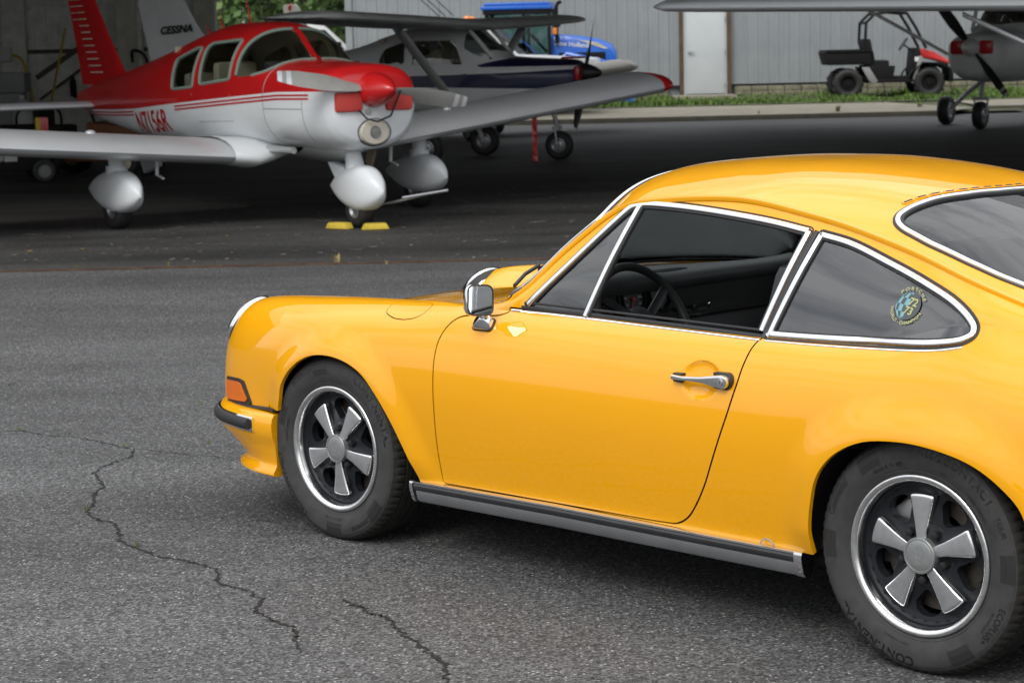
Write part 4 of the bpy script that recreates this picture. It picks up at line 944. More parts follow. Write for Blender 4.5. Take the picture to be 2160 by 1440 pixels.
# steering wheel
SWc = Vector((.985, -.35, .742)); swn = Vector((.90, 0, .43)).normalized(); qs = swn.to_track_quat('Z', 'Y').to_matrix().to_4x4(); qs.translation = SWc
mb = MB(); mb.lathe([(.190 + .0135 * math.cos(a), .0135 * math.sin(a)) for a in np.linspace(0, 2 * math.pi, 13)[:-1]], axis='Z', n=64, close=True); mb.xf(qs); sw = mb.build('steering_wheel', M_vinyl, car, angle=60)
mb = MB(); mb.lathe([(0, .012), (.045, .010), (.060, .0), (.062, -.02), (.05, -.05)], axis='Z', n=36); mb.xf(qs); mb.build('horn_pad', M_vinyl, sw)
for a in (R(35), R(145), R(215), R(325)):
    mb = MB(); d = Vector((math.cos(a), math.sin(a), 0)); mb.box(d * .115, (.15, .030, .012), rot=rotm(a, 'Z')); mb.xf(qs); mb.build('spoke', M_trimblk, sw, bevel=.004)
mb = MB(); mb.tube([SWc - swn * .02, SWc - swn * .18], .03, 16); mb.build('steering_column', M_vinyl, car)
mb = MB(); mb.tube([SWc - swn * .10, SWc - swn * .09 + Vector((0, -.19, .02))], .006, 8); mb.build('indicator_stalk', M_trimblk, car)
def seat(y):
    mb = MB(); mb.prism([(-.25, .0), (.27, .0), (.28, .10), (-.20, .16), (-.27, .12)], -.245, .245, 'Y'); mb.xf(Matrix.Translation((1.34, y, .29))); s_ = mb.build('seat', M_vinyl, car, bevel=.035)
    mb = MB(); mb.prism([(.0, .0), (.12, .0), (.25, .50), (.22, .62), (.15, .63), (.11, .50)], -.23, .23, 'Y'); mb.xf(Matrix.Translation((1.52, y, .36))); mb.build('backrest', M_vinyl, s_, bevel=.035)
for y in (-.35, .35): seat(y)
mb = MB(); mb.box((.99, 0.0, 1.165), (.03, .14, .05)); mb.build('rear_view_mirror', M_vinyl, car, bevel=.01)
for s_ in (1,):
    mb = MB(); mb.box((1.2, s_ * .69, .53), (1.2, .02, .46)); mb.build('door_card', M_vinyl, car, bevel=.008); mb = MB(); mb.box((1.25, s_ * .66, .60), (.5, .06, .05)); mb.build('armrest', M_vinyl, car, bevel=.02)
    mb = MB(); mb.box((1.2, -s_ * .69, .53), (1.2, .02, .46)); mb.build('door_card', M_vinyl, car, bevel=.008)
# ---- round sticker on the quarter window
sx_, sz_ = px_side(1915, 645); sp = side_p(sx_, sz_, -.0005); sn = side_n(sx_, sz_)
sN = Vector(sn); sX = Vector((1, 0, 0)); sX = (sX - sN * sX.dot(sN)).normalized(); sY = sN.cross(sX); Ms = Matrix((sX, sY, sN)).transposed().to_4x4(); Ms.translation = Vector(sp)
Ms = Ms @ Matrix.Rotation(R(-12), 4, 'Z'); RS = .0385
def arc_text(txt, size, ang, r_, up=True, sq=1.0):
    v, f = text_mesh(txt, size, offset=size * .012); o_ = []
    for x, y, z in v:
        if up: a = ang - x * sq / r_; q = r_ + y
        else: a = ang + x * sq / r_; q = r_ - y
        o_.append((q * math.cos(a), q * math.sin(a), .0006))
    return o_, f
mb = MB()
for t in (('P O R S C H E', .0125, math.pi / 2 - .05, RS + .009, True, 1.25),): mb.add(*arc_text(*t))
mb.add(*arc_text('WORLD - CHAMPION', .0125, -math.pi / 2 + .05, RS + .009, False, 1.05))
for t, yy, xx in (('72', .0125, .0125), ('73', -.0125, .009)):
    v, f = text_mesh(t, .0285, offset=.0006); mb.add([(x + xx, y + yy, .0012) for x, y, z in v], f)
mb.xf(Ms); stk = mb.build('window_sticker', M_gold, qg, smooth=False, weld=False)
mb = MB(); mb.prism([(RS * math.cos(a), RS * math.sin(a)) for a in np.linspace(0, 2 * math.pi, 48)[:-1]], -.0004, .0002); mb.xf(Ms); mb.build('sticker_globe', mat('sticker_grey', (.06, .07, .075), .5), qg, smooth=False)
mb = MB()
for i in range(6):
    for j in range(4):
        if (i + j) % 2: continue
        la0, la1 = -math.pi / 2 + i * math.pi / 6, -math.pi / 2 + (i + 1) * math.pi / 6; lo0, lo1 = -math.pi / 2 + j * .40, -math.pi / 2 + (j + 1) * .40
        P = [[(RS * .97 * math.cos(la) * math.sin(lo), RS * .97 * math.sin(la), .0006) for lo in np.linspace(lo0, lo1, 4)] for la in np.linspace(la0, la1, 4)]; mb.grid(P)
mb.xf(Ms); mb.build('sticker_check', M_cyan, qg, smooth=False, weld=False)
# ================================================================== GROUND
def asphalt(name, base, spk, rough=.85, speck=1.0, stain=.35):
    m = bpy.data.materials.new(name); m.use_nodes = True; n = m.node_tree.nodes; l = m.node_tree.links; b = n['Principled BSDF']
    t = n.new('ShaderNodeTexCoord')
    big = n.new('ShaderNodeTexNoise'); big.inputs['Scale'].default_value = .9; big.inputs['Detail'].default_value = 7; big.inputs['Roughness'].default_value = .65
    mid = n.new('ShaderNodeTexNoise'); mid.inputs['Scale'].default_value = 95; mid.inputs['Detail'].default_value = 6; mid.inputs['Roughness'].default_value = .8
    vo = n.new('ShaderNodeTexVoronoi'); vo.inputs['Scale'].default_value = 85; vo.inputs['Randomness'].default_value = 1
    sep = n.new('ShaderNodeSeparateColor'); thr = n.new('ShaderNodeMapRange'); thr.inputs['From Min'].default_value = .80; thr.inputs['From Max'].default_value = .96
    dk = n.new('ShaderNodeMapRange'); dk.inputs['From Min'].default_value = .3; dk.inputs['From Max'].default_value = .7; dk.inputs['To Min'].default_value = 1 - stain; dk.inputs['To Max'].default_value = 1 + stain
    dm_ = n.new('ShaderNodeMapRange'); dm_.inputs['From Min'].default_value = .40; dm_.inputs['From Max'].default_value = .62; dm_.inputs['To Min'].default_value = .12; dm_.inputs['To Max'].default_value = 1.8
    edge = n.new('ShaderNodeMapRange'); edge.inputs['From Min'].default_value = .0; edge.inputs['From Max'].default_value = .45; edge.inputs['To Min'].default_value = 1; edge.inputs['To Max'].default_value = 0
    mpp = n.new('ShaderNodeMapping'); mpp.inputs['Scale'].default_value = (.35, 1.3, 1); l.new(t.outputs['Object'], mpp.inputs['Vector']); l.new(mpp.outputs['Vector'], big.inputs['Vector'])
    for q in (mid, vo): l.new(t.outputs['Object'], q.inputs['Vector'])
    mul = n.new('ShaderNodeMath'); mul.operation = 'MULTIPLY'; l.new(big.outputs['Fac'], dk.inputs['Value']); l.new(mid.outputs['Fac'], dm_.inputs['Value']); l.new(dk.outputs['Result'], mul.inputs[0]); l.new(dm_.outputs['Result'], mul.inputs[1])
    stn = n.new('ShaderNodeMapRange'); stn.inputs['To Min'].default_value = .45; stn.inputs['To Max'].default_value = 1.55; mul2 = n.new('ShaderNodeMath'); mul2.operation = 'MULTIPLY'
    l.new(sep.outputs['Green'], stn.inputs['Value']); l.new(mul.outputs[0], mul2.inputs[0]); l.new(stn.outputs['Result'], mul2.inputs[1])
    oil = n.new('ShaderNodeTexNoise'); oil.inputs['Scale'].default_value = .55; oil.inputs['Detail'].default_value = 3; l.new(t.outputs['Object'], oil.inputs['Vector']); orr = n.new('ShaderNodeMapRange'); orr.inputs['From Min'].default_value = .62; orr.inputs['From Max'].default_value = .74; orr.inputs['To Min'].default_value = 1; orr.inputs['To Max'].default_value = .72; l.new(oil.outputs['Fac'], orr.inputs['Value'])
    mul3 = n.new('ShaderNodeMath'); mul3.operation = 'MULTIPLY'; l.new(mul2.outputs[0], mul3.inputs[0]); l.new(orr.outputs['Result'], mul3.inputs[1])
    sc = n.new('ShaderNodeVectorMath'); sc.operation = 'SCALE'; sc.inputs[0].default_value = base; l.new(mul3.outputs[0], sc.inputs['Scale'])
    l.new(vo.outputs['Color'], sep.inputs['Color']); l.new(sep.outputs['Red'], thr.inputs['Value']); l.new(vo.outputs['Distance'], edge.inputs['Value'])
    m2 = n.new('ShaderNodeMath'); m2.operation = 'MULTIPLY'; l.new(thr.outputs['Result'], m2.inputs[0]); l.new(edge.outputs['Result'], m2.inputs[1])
    m3 = n.new('ShaderNodeMath'); m3.operation = 'MULTIPLY'; m3.inputs[1].default_value = speck; l.new(m2.outputs[0], m3.inputs[0])
    mx_ = n.new('ShaderNodeMix'); mx_.data_type = 'RGBA'; mx_.inputs['B'].default_value = (*spk, 1); l.new(m3.outputs[0], mx_.inputs['Factor']); l.new(sc.outputs['Vector'], mx_.inputs['A'])
    l.new(mx_.outputs['Result'], b.inputs['Base Color']); b.inputs['Roughness'].default_value = rough
    bp = n.new('ShaderNodeBump'); bp.inputs['Strength'].default_value = .55; bp.inputs['Distance'].default_value = .004
    ad = n.new('ShaderNodeMath'); ad.operation = 'ADD'; l.new(mid.outputs['Fac'], ad.inputs[0]); l.new(m2.outputs[0], ad.inputs[1]); l.new(ad.outputs[0], bp.inputs['Height']); l.new(bp.outputs['Normal'], b.inputs['Normal'])
    return m
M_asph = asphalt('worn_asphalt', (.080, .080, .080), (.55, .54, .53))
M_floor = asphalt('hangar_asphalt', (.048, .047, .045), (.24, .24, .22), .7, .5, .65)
M_conc = mat('concrete', (.24, .215, .165), .9, noise=(3, .22), bump=(40, .3, .005))
M_soil = mat('soil', (.07, .075, .035), .95, noise=(4, .4))
TRK = 15.77
def sheet(name, x0, x1, rows, m):
    """rows: [(Y, z)]"""
    mb = MB(); mb.grid([[(x0, y, z), (x1, y, z)] for y, z in rows], flip=True); o = mb.build(name, m, None, smooth=False, weld=False); tag(o, kind='structure'); return o
apron = sheet('apron', -400, 400, [(-400, 0), (TRK + .1, 0), (42.5, 0), (43.4, 0.0), (52, .30), (400, .6)], M_asph)
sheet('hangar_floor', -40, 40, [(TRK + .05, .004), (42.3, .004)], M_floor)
# concrete strip beyond the hangar: slabs with a broken edge
slab = [(-40, -8), (-7.9, 1.2), (1.25, 5.6)]
def gz(y): return np.interp(y, [43.4, 52], [0, .30])
mb = MB(); mb.add([(-40, 42.9, .10), (9.0, 42.6, .10), (9.6, 43.6, .115), (8.6, 45.6, .16), (8.3, 46.9, .175), (-40, 47.1, .175), (-40, 42.9, 0), (9.0, 42.6, 0)], [(0, 1, 2, 3, 4, 5), (0, 6, 7, 1)]); tag(mb.build('concrete_strip', M_conc, None, smooth=False, weld=False), kind='structure')
mb = MB(); mb.add([(9.9, 43.9, .13), (30, 43.7, .13), (30, 46.6, .18), (9.7, 46.8, .18), (9.9, 43.9, 0), (30, 43.7, 0)], [(0, 1, 2, 3), (0, 4, 5, 1)]); tag(mb.build('concrete_strip', M_conc, None, smooth=False, weld=False), kind='structure')
mb = MB(); mb.add([(-40, 46.6, .185), (40, 46.6, .185), (40, 52, .30), (-40, 52, .30)], [(0, 1, 2, 3)]); tag(mb.build('verge', M_soil, None, smooth=False), kind='structure')
mb = MB(); mb.add([(8.0, 43.2, .05), (10.6, 43.2, .05), (10.6, 47, .172), (8.0, 47, .172)], [(0, 1, 2, 3)]); tag(mb.build('verge', M_soil, None, smooth=False), kind='structure')
# cracks in the apron: thin, ragged, dark
M_crack = mat('crack_dirt', (.012, .012, .011), .95)
def crack(pts, w0):
    P = [px_ground(x, y) for x, y in pts]; Q = catmull([(p.x, p.y) for p in P], 10); k = len(Q); Q = Q + rng.normal(0, .006, Q.shape)
    T_ = np.gradient(Q, axis=0); T_ /= np.linalg.norm(T_, axis=1)[:, None] + 1e-9; Nn = np.stack([-T_[:, 1], T_[:, 0]], -1)
    wd = w0 * (.35 + np.abs(rng.normal(0, .6, k))) * np.interp(np.arange(k), [0, 4, k - 5, k - 1], [.1, 1, 1, .1]); wd = np.clip(wd * .8, .0008, .012)
    mb = MB(); mb.grid([[(q[0] - n_[0] * w_, q[1] - n_[1] * w_, .0022), (q[0] + n_[0] * w_, q[1] + n_[1] * w_, .0022)] for q, n_, w_ in zip(Q, Nn, wd)])
    o = mb.build('crack', M_crack, apron, smooth=False)
cr1 = [(0, 911), (45, 909), (95, 918), (165, 923), (215, 933), (262, 944), (283, 947), (270, 965), (235, 978), (206, 993), (205, 1008), (218, 1024), (200, 1040), (197, 1062), (185, 1078), (205, 1096), (238, 1103), (250, 1120), (258, 1141), (290, 1156), (335, 1172), (398, 1184), (430, 1192), (462, 1208), (462, 1228), (520, 1246), (552, 1265), (540, 1285), (552, 1298), (580, 1310), (612, 1322), (628, 1336), (618, 1350), (640, 1375)]
crack(cr1[:7], .0045); crack(cr1[6:], .0065)
crack([(283, 947), (330, 950), (370, 956), (440, 962), (520, 968)], .003)
crack([(720, 1262), (758, 1280), (780, 1293), (815, 1300), (830, 1318), (855, 1340), (885, 1362), (920, 1385), (937, 1410), (942, 1440), (950, 1470)], .006)
crack([(0, 818), (60, 800), (130, 786), (200, 770)], .0025); crack([(360, 860), (430, 855), (470, 850)], .002)
crack([(700, 1200), (740, 1185), (800, 1180)], .0016); crack([(560, 1240), (620, 1225), (660, 1200)], .0016)
# weeds in the cracks and along the track
M_weed = mat('weed_green', (.13, .15, .03), .7); M_straw = mat('dry_straw', (.34, .27, .12), .8)
def tuft(name, p, h, n, m, spread=.6, label=None, cat='weed', group='weeds in the pavement'):
    mb = MB()
    for k in range(n):
        a = random.uniform(0, 6.28); l_ = h * random.uniform(.5, 1.1); s_ = random.uniform(.2, 1) * spread; d = Vector((math.cos(a), math.sin(a), 0)); w_ = Vector((-d.y, d.x, 0)) * h * .035
        p0 = Vector((random.uniform(-.2, .2) * h, random.uniform(-.2, .2) * h, 0)); p1 = p0 + d * l_ * s_ * .5 + Vector((0, 0, l_ * .6)); p2 = p0 + d * l_ * s_ * 1.2 + Vector((0, 0, l_ * (.95 - .4 * s_)))
        mb.add([p0 - w_, p0 + w_, p1 + w_ * .8, p1 - w_ * .8, p2], [(0, 1, 2, 3), (3, 2, 4)])
    o = mb.build(name, m, None, smooth=False, weld=False); o.location = p; tag(o, label, cat, group); return o
for x, y in ((42, 908), (262, 942), (182, 1076), (440, 936), (425, 854), (290, 1152)):
    q = px_ground(x, y); tuft('weed', (q.x, q.y, 0), .028, 14, M_weed, label='tiny green weed sprouting from a crack in the asphalt')
q = px_ground(712, 556); tuft('dry_weed', (q.x, q.y, 0), .11, 18, M_straw, 1.0, 'dry straw tuft growing at the hangar door track', 'weed', None)
for x, y in ((160, 568), (355, 563), (465, 564), (815, 557), (1060, 553)):
    q = px_ground(x, y); tuft('weed', (q.x, q.y + .02, 0), .05, 12, M_weed if x != 815 else M_straw, .9, 'low weed growing along the steel door track' if x != 815 else 'low patch of dry straw beside the steel door track')
# hangar door track
M_rust = mat('rusty_steel', (.10, .062, .042), .75, .3, noise=(8, .5))
trk = empty('door_track', (0, TRK, 0), 0, 'rusty steel door track set across the hangar entrance', 'track')
for nm, yy, zz, ww, m in (('rail', 0, .010, .022, M_rust), ('rail', -.055, .007, .018, M_rust), ('groove', -.03, .003, .05, M_crack)):
    mb = MB(); mb.box((2, yy, zz / 2 + .002), (42, ww, zz)); mb.build(nm, m, trk, smooth=False)
# straw, chaff and leaf bits on the hangar floor
mb = MB()
for k in range(900):
    x = random.uniform(-4.5, 9); y = random.uniform(TRK + .1, 24) if random.random() < .8 else random.uniform(24, 40); a = random.uniform(0, 3.14); l_ = random.uniform(.008, .035); w_ = random.uniform(.003, .012)
    if random.random() < .15: l_ *= 2.5
    d = Vector((math.cos(a), math.sin(a), 0)); e = Vector((-d.y, d.x, 0)); c = Vector((x, y, .009)); mb.add([c - d * l_ - e * w_, c + d * l_ - e * w_, c + d * l_ + e * w_ + Vector((0, 0, .003)), c - d * l_ + e * w_], [(0, 1, 2, 3)])
tag(mb.build('floor_litter', mat('litter', (.24, .23, .20), .9, noise=(.8, .5)), None, smooth=False, weld=False), 'scattered straw and chips of paint on the hangar floor', 'litter', kind='stuff')
M_leafy = mat('fallen_leaf', (.42, .26, .05), .7)
for x, y in ((62, 533), (175, 528), (478, 500)):
    q = px_ground(x, y); mb = MB(); mb.add([(-.03, 0, .006), (0, -.018, .010), (.035, 0, .006), (0, .02, .012)], [(0, 1, 2, 3)]); o = mb.build('fallen_leaf', M_leafy, None, smooth=False); o.location = (q.x, q.y, .005); o.rotation_euler = (0, 0, random.uniform(0, 6)); tag(o, 'dry fallen leaf lying on the hangar floor', 'leaf', 'fallen leaves')

# ================================================================== HANGAR
M_hroof = mat('old_roof_boards', (.16, .15, .14), .9, noise=(2, .3)); M_fascia = mat('white_cladding', (.62, .63, .64), .5, noise=(1.5, .06))
M_board = mat('weathered_white_board', (.62, .62, .57), .85, noise=(5, .22)); M_post = mat('grey_post', (.52, .50, .43), .85, noise=(4, .2)); M_dkwood = mat('dark_timber', (.09, .075, .055), .9, noise=(6, .3))
hg = empty('hangar', (0, 29, 0), 0, 'open-sided timber hangar with pale boarded end wall', 'hangar')
def hpart(name, mb, m, **k): 
    o = mb.build(name, m, hg, smooth=False, **k); o.location = (0, -29, 0); return o
mb = MB(); mb.box((7, 27.9, 6.15), (46, 24.2, .12)); hpart('roof', mb, M_hroof)
for y in np.arange(17, 39.9, 2.4):
    mb = MB(); mb.box((7, y, 5.97), (46, .06, .24)); hpart('rafter', mb, M_dkwood)
mb = MB(); mb.box((7, 15.75, 6.45), (46, .14, 1.5)); hpart('fascia', mb, M_fascia)
mb = MB(); mb.box((7, 40.1, 4.62), (46, .14, 3.24)); hpart('eaves_board', mb, M_fascia)
mb = MB(); mb.box((30, 28, 3.04), (.15, 24, 6.08)); hpart('side_wall', mb, M_hroof)
mb = MB(); mb.box((-16, 28, 3.04), (.15, 24, 6.08)); hpart('side_wall', mb, M_hroof)
YW = 37.0
def wx(px_): return px_at(px_, 100, YW).x
x = -15.9; xe = wx(418)
mb = MB(); mb.box(((x + xe) / 2, YW + .04, 3.03), (xe - x, .03, 6.05)); hpart('wall_backing', mb, M_dkwood)
while x < xe - .05:
    w_ = random.uniform(.20, .22); mb = MB(); mb.box((x + w_ / 2, YW + random.uniform(-.004, .004), 3.03), (w_ - .004, .03, 6.05)); hpart('wall_board', mb, M_board); x += w_
for a, b, m, dy in ((12, 60, M_board, -.14), (252, 296, M_post, -.16), (297, 306, M_board, -.2), (416, 457, M_post, -.16), (457, 462, M_fascia, -.19), (-150, -105, M_board, -.14)):  # thin white strip beside the end column paints on its lit edge
    mb = MB(); mb.box(((wx(a) + wx(b)) / 2, YW + dy, 3.02), (wx(b) - wx(a), .14, 6.04)); hpart('post', mb, m)
for v, h in ((6, .09), (108, .07), (205, .09)):
    z = px_at(150, v, YW).z; mb = MB(); mb.box((-10.8, YW - .05, z), (2 * (xe + 10.8), .06, h)); hpart('wall_rail', mb, M_dkwood if v == 108 else M_board)
def strut(name, p, q, w_, m, t=.04):
    p = Vector(p); q = Vector(q); d = q - p; a = math.atan2(d.z, d.x); mb = MB(); mb.box((p + q) / 2, (d.length, t, w_), rot=rotm(-a, 'Y')); return hpart(name, mb, m)
A = px_at(80, 165, YW); B = px_at(168, 103, YW); strut('brace', (A.x, YW - .11, A.z), (B.x, YW - .11, B.z), .09, M_dkwood)
A = px_at(88, 210, YW); B = px_at(172, 147, YW); strut('brace', (A.x, YW - .12, A.z), (B.x, YW - .12, B.z), .04, M_dkwood)
A = px_at(84, 188, YW); B = px_at(172, 124, YW); strut('brace_board', (A.x, YW - .09, A.z), (B.x, YW - .09, B.z), .30, M_board)

# ================================================================== METAL BUILDING
M_steel = mat('grey_steel_siding', (.26, .28, .292), .5, .0, noise=(1.1, .11)); M_door = mat('white_door', (.52, .55, .56), .45, noise=(2, .05)); M_brown = mat('brown_timber', (.10, .062, .035), .85, noise=(5, .4)); M_block = mat('stained_block', (.20, .19, .13), .95, noise=(6, .45), bump=(25, .5, .02))
YB = 51.2; GB = .29
bld = empty('metal_building', (6, YB, GB), 0, 'long grey ribbed metal building behind the hangar', 'building')
def bpart(name, mb, m, **k):
    o = mb.build(name, m, bld, **k); o.location = (-6, -YB, -GB); return o
def bx(px_): return px_at(px_, 120, YB).x
dl0, dl1 = bx(1433), bx(1541)
def rib_profile(w_):
    p = [(0, 0)]
    for i in range(4):
        c = w_ * (i + .5) / 4; big = .022
        p += [(c - .045, 0), (c - .022, big), (c + .022, big), (c + .045, 0)]
        if i < 3: p += [(c + w_ / 8 - .012, 0), (c + w_ / 8, .006), (c + w_ / 8 + .012, 0)]
    return p + [(w_, 0)]
pw = 1.0; pr = rib_profile(pw); zt, zb = 5.4, .55
mb = MB(); mb.grid([[(a, -b, zb), (a, -b, zt)] for a, b in pr], flip=True); ME_panel = mb.mesh('wall_panel', smooth=False); ME_panel.materials.append(M_steel)
x = bx(740)
while x < 26:
    if x + pw <= dl0 + .02 or x >= dl1 - .02:
        o = bpy.data.objects.new('wall_panel', ME_panel); COL.objects.link(o); o.parent = bld; o.location = (x - 6, -.002 * (int(x * 3) % 2), -GB); x += pw
    else:
        if x < dl0:
            mb = MB(); pr2 = [q for q in pr if q[0] < dl0 - x] + [(dl0 - x, 0)]; mb.grid([[(x + a, YB - b, zb), (x + a, YB - b, zt)] for a, b in pr2], flip=True); bpart('wall_panel', mb, M_steel, smooth=False)
            mb = MB(); mb.grid([[(dl0 + (dl1 - dl0) * t, YB, 2.62), (dl0 + (dl1 - dl0) * t, YB, zt)] for t in (0, 1)], flip=True); bpart('wall_panel', mb, M_steel, smooth=False)
        x = dl1
mb = MB(); mb.box(((bx(740) + 26) / 2, YB + 5, 2.8), (26 - bx(740) - .1, 9.7, 5.3)); bpart('core', mb, M_steel, smooth=False)
mb = MB(); mb.box((bx(738), YB - .03, 2.9), (.16, .07, 5.2)); bpart('corner_trim', mb, M_steel, smooth=False)
x = bx(742)
while x < 26:
    for zz in (.37, .49):
        if not (dl0 - .1 < x + .2 < dl1 + .1):
            mb = MB(); mb.box((x + .2, YB + .03 + random.uniform(-.012, .012), zz - .05), (.385, .16, .115)); bpart('block', mb, M_block, bevel=.012)
    x += .40
for a, b in ((1433, 1440), (1533, 1541)):
    mb = MB(); mb.box(((bx(a) + bx(b)) / 2, YB - .06, 1.5), (bx(b) - bx(a), .16, 2.5)); bpart('door_post', mb, M_brown, smooth=False)
D0, D1 = bx(1441), bx(1532.5); db, dt = px_at(1487, 203, YB).z, px_at(1487, 5, YB).z
mb = MB(); mb.box(((D0 + D1) / 2, YB - .03, (db + dt) / 2), (D1 - D0, .09, dt - db)); bpart('door_frame', mb, M_door, smooth=False)
mb = MB(); mb.box(((D0 + D1) / 2 + .01, YB - .085, (db + dt) / 2 + .01), (D1 - D0 - .12, .03, dt - db - .10)); dr = bpart('door', mb, M_door, bevel=.006)
hp_ = px_at(1454, 111, YB - .12); mb = MB(); mb.lathe([(.0, -.05), (.03, -.05), (.032, -.02), (.015, -.01), (.015, .03)], (hp_.x, YB - .12, hp_.z), 'Y', 16); mb.box((hp_.x + .06, YB - .165, hp_.z), (.12, .02, .022)); bpart('door_handle', mb, M_satin)
for v in (40, 110, 180):
    q = px_at(1529, v, YB - .1); mb = MB(); mb.box((q.x, YB - .105, q.z), (.025, .02, .10)); bpart('hinge', mb, M_satin, smooth=False)
mb = MB(); mb.box(((D0 + D1) / 2 - .1, YB - .75, .27), (1.5, .9, .10)); bpart('door_step', mb, M_conc, bevel=.02)
# grass and weeds along the building
mb = MB()
def blade(mb, x, y, z, h, w_, m):
    a = random.uniform(0, 6.28); d = Vector((math.cos(a), math.sin(a), 0)); e = Vector((-d.y, d.x, 0)) * w_; p = Vector((x, y, z)); l_ = random.uniform(.15, .7) * h
    mb.add([p - e, p + e, p + d * l_ * .5 + e * .7 + Vector((0, 0, h * .65)), p + d * l_ + Vector((0, 0, h))], [(0, 1, 2), (0, 2, 3)], m)
for k in range(17000):
    x = random.uniform(-4, 22); y = 47.0 + 4.2 * random.random() ** 1.1; 
    if random.random() < .5: y = random.gauss(47.5, .35)
    if D0 - .3 < x < D1 + .2 and 49.6 < y: continue
    cl = .55 + .45 * math.sin(x * 2.1 + math.sin(x * .7) * 3) ; h = random.uniform(.04, .14) * (.35 + .9 * cl) 
    blade(mb, x, y, float(np.interp(y, [46.6, 52], [.185, .30])) - .01, h, random.uniform(.012, .035), 0 if random.random() < .72 else 1)
grass = mb.build('grass', [mat('grass_green', (.07, .135, .02), .8, noise=(1.5, .4)), mat('grass_light', (.13, .20, .03), .8)], None, smooth=False, weld=False); tag(grass, 'rough green grass and weeds along the foot of the metal building', 'grass', kind='stuff')
for px_, py_ in ((1767, 233), (1940, 222), (1600, 236)):
    q = px_at(px_, py_, 43.2 if px_ != 1940 else 44.2); tuft('weed', (q.x, q.y, .10), .20 if px_ != 1600 else .1, 26, mat('weed_bright', (.17, .25, .05), .8), .7, 'bushy green weed growing from the edge of the concrete strip')
# ================================================================== TREES
M_leaf = [mat('leaf_green', (.055, .11, .022), .65, noise=(.6, .35)), mat('leaf_light', (.10, .17, .04), .65, noise=(.6, .3))]; M_bark = mat('bark', (.10, .08, .06), .9, noise=(4, .3))
def tree(x, y, z, h, r_, label, seed, n=4200, leaf=.13):
    rs = random.Random(seed); t = empty('tree', (x, y, z), 0, label, 'tree', 'trees behind the hangar')
    mb = MB(); mb.tube([(0, 0, -.3), (.05, 0, h * .25), (.1, .05, h * .55), (.05, 0, h * .8)], [h * .028, h * .022, h * .014, h * .005], 10)
    for k in range(7):
        a = rs.uniform(0, 6.28); z0 = h * rs.uniform(.25, .6); mb.tube([(.05, 0, z0), (math.cos(a) * r_ * .4, math.sin(a) * r_ * .4, z0 + h * .12), (math.cos(a) * r_ * .75, math.sin(a) * r_ * .75, z0 + h * .2)], [h * .012, h * .008, h * .003], 7)
    mb.build('trunk', M_bark, t)
    cl = []
    for k in range(34):
        u, a = rs.random(), rs.uniform(0, 6.28); zz = h * (.04 + .94 * u); rr = r_ * math.sqrt(max(.05, 1 - ((u - .42) / .70) ** 2)) * rs.uniform(.35, .95); cl.append((math.cos(a) * rr, math.sin(a) * rr, zz, r_ * rs.uniform(.22, .42)))
    mb = MB()
    for k in range(n):
        cx, cy, cz, cr_ = rs.choice(cl); d = Vector((rs.gauss(0, 1), rs.gauss(0, 1), rs.gauss(0, 1))).normalized() * cr_ * rs.uniform(.55, 1.05); p = Vector((cx, cy, cz)) + d
        nn = (d.normalized() + Vector((rs.gauss(0, .5), rs.gauss(0, .5), rs.gauss(0, .5) + .3))).normalized(); e = nn.orthogonal().normalized(); g = nn.cross(e); s_ = leaf * rs.uniform(.6, 1.4)
        mb.add([p - e * s_, p + g * s_ * .6, p + e * s_, p - g * s_ * .6], [(0, 1, 2, 3)], 0 if rs.random() < .65 else 1)
    mb.build('crown', M_leaf, t, smooth=False, weld=False)
tree(-6.2, 66, .4, 11, 4.4, 'broad leafy tree seen past the white hangar post', 1, 11000); tree(-10.5, 72, .5, 13, 5, 'tall leafy tree behind the hangar end wall', 2, 9000); tree(-3.6, 74, .5, 12, 4.2, 'leafy tree rising at the corner of the metal building', 3, 11000)

tree(-8.4, 62, .4, 10, 4.2, 'full round leafy tree between its taller neighbours', 5, 12000); tree(-5.0, 84, .6, 15, 5.5, 'pale leafy tree standing farthest back', 6, 9000, .2); tree(-11.5, 88, .6, 16, 6, 'very tall leafy tree at the back of the row', 8, 9000, .2)
mb = MB()  # tree line out of view, added for its reflection in the car's side
for k in range(26):
    a = k / 25; x = -150 + 300 * a; y = -95 - 10 * math.sin(k * 2.3); h = random.uniform(9, 15)
    for j in range(60):
        u = random.random(); an = random.uniform(0, 6.28); rr = 7 * math.sqrt(max(.03, 1 - (u - .4) ** 2 * 2.4)) * random.uniform(.5, 1); s_ = random.uniform(1.2, 2.4); p = Vector((x + rr * math.cos(an), y + rr * math.sin(an), h * (.08 + .9 * u)))
        e = Vector((random.gauss(0, 1), random.gauss(0, 1), random.gauss(0, 1))).normalized(); g = e.orthogonal().normalized(); mb.add([p - e * s_, p + g * s_, p + e * s_, p - g * s_], [(0, 1, 2, 3)])
tag(mb.build('far_wood', M_leaf[0], None, smooth=False, weld=False), 'unseen dark line of woodland added across the airfield', 'woodland', kind='stuff')
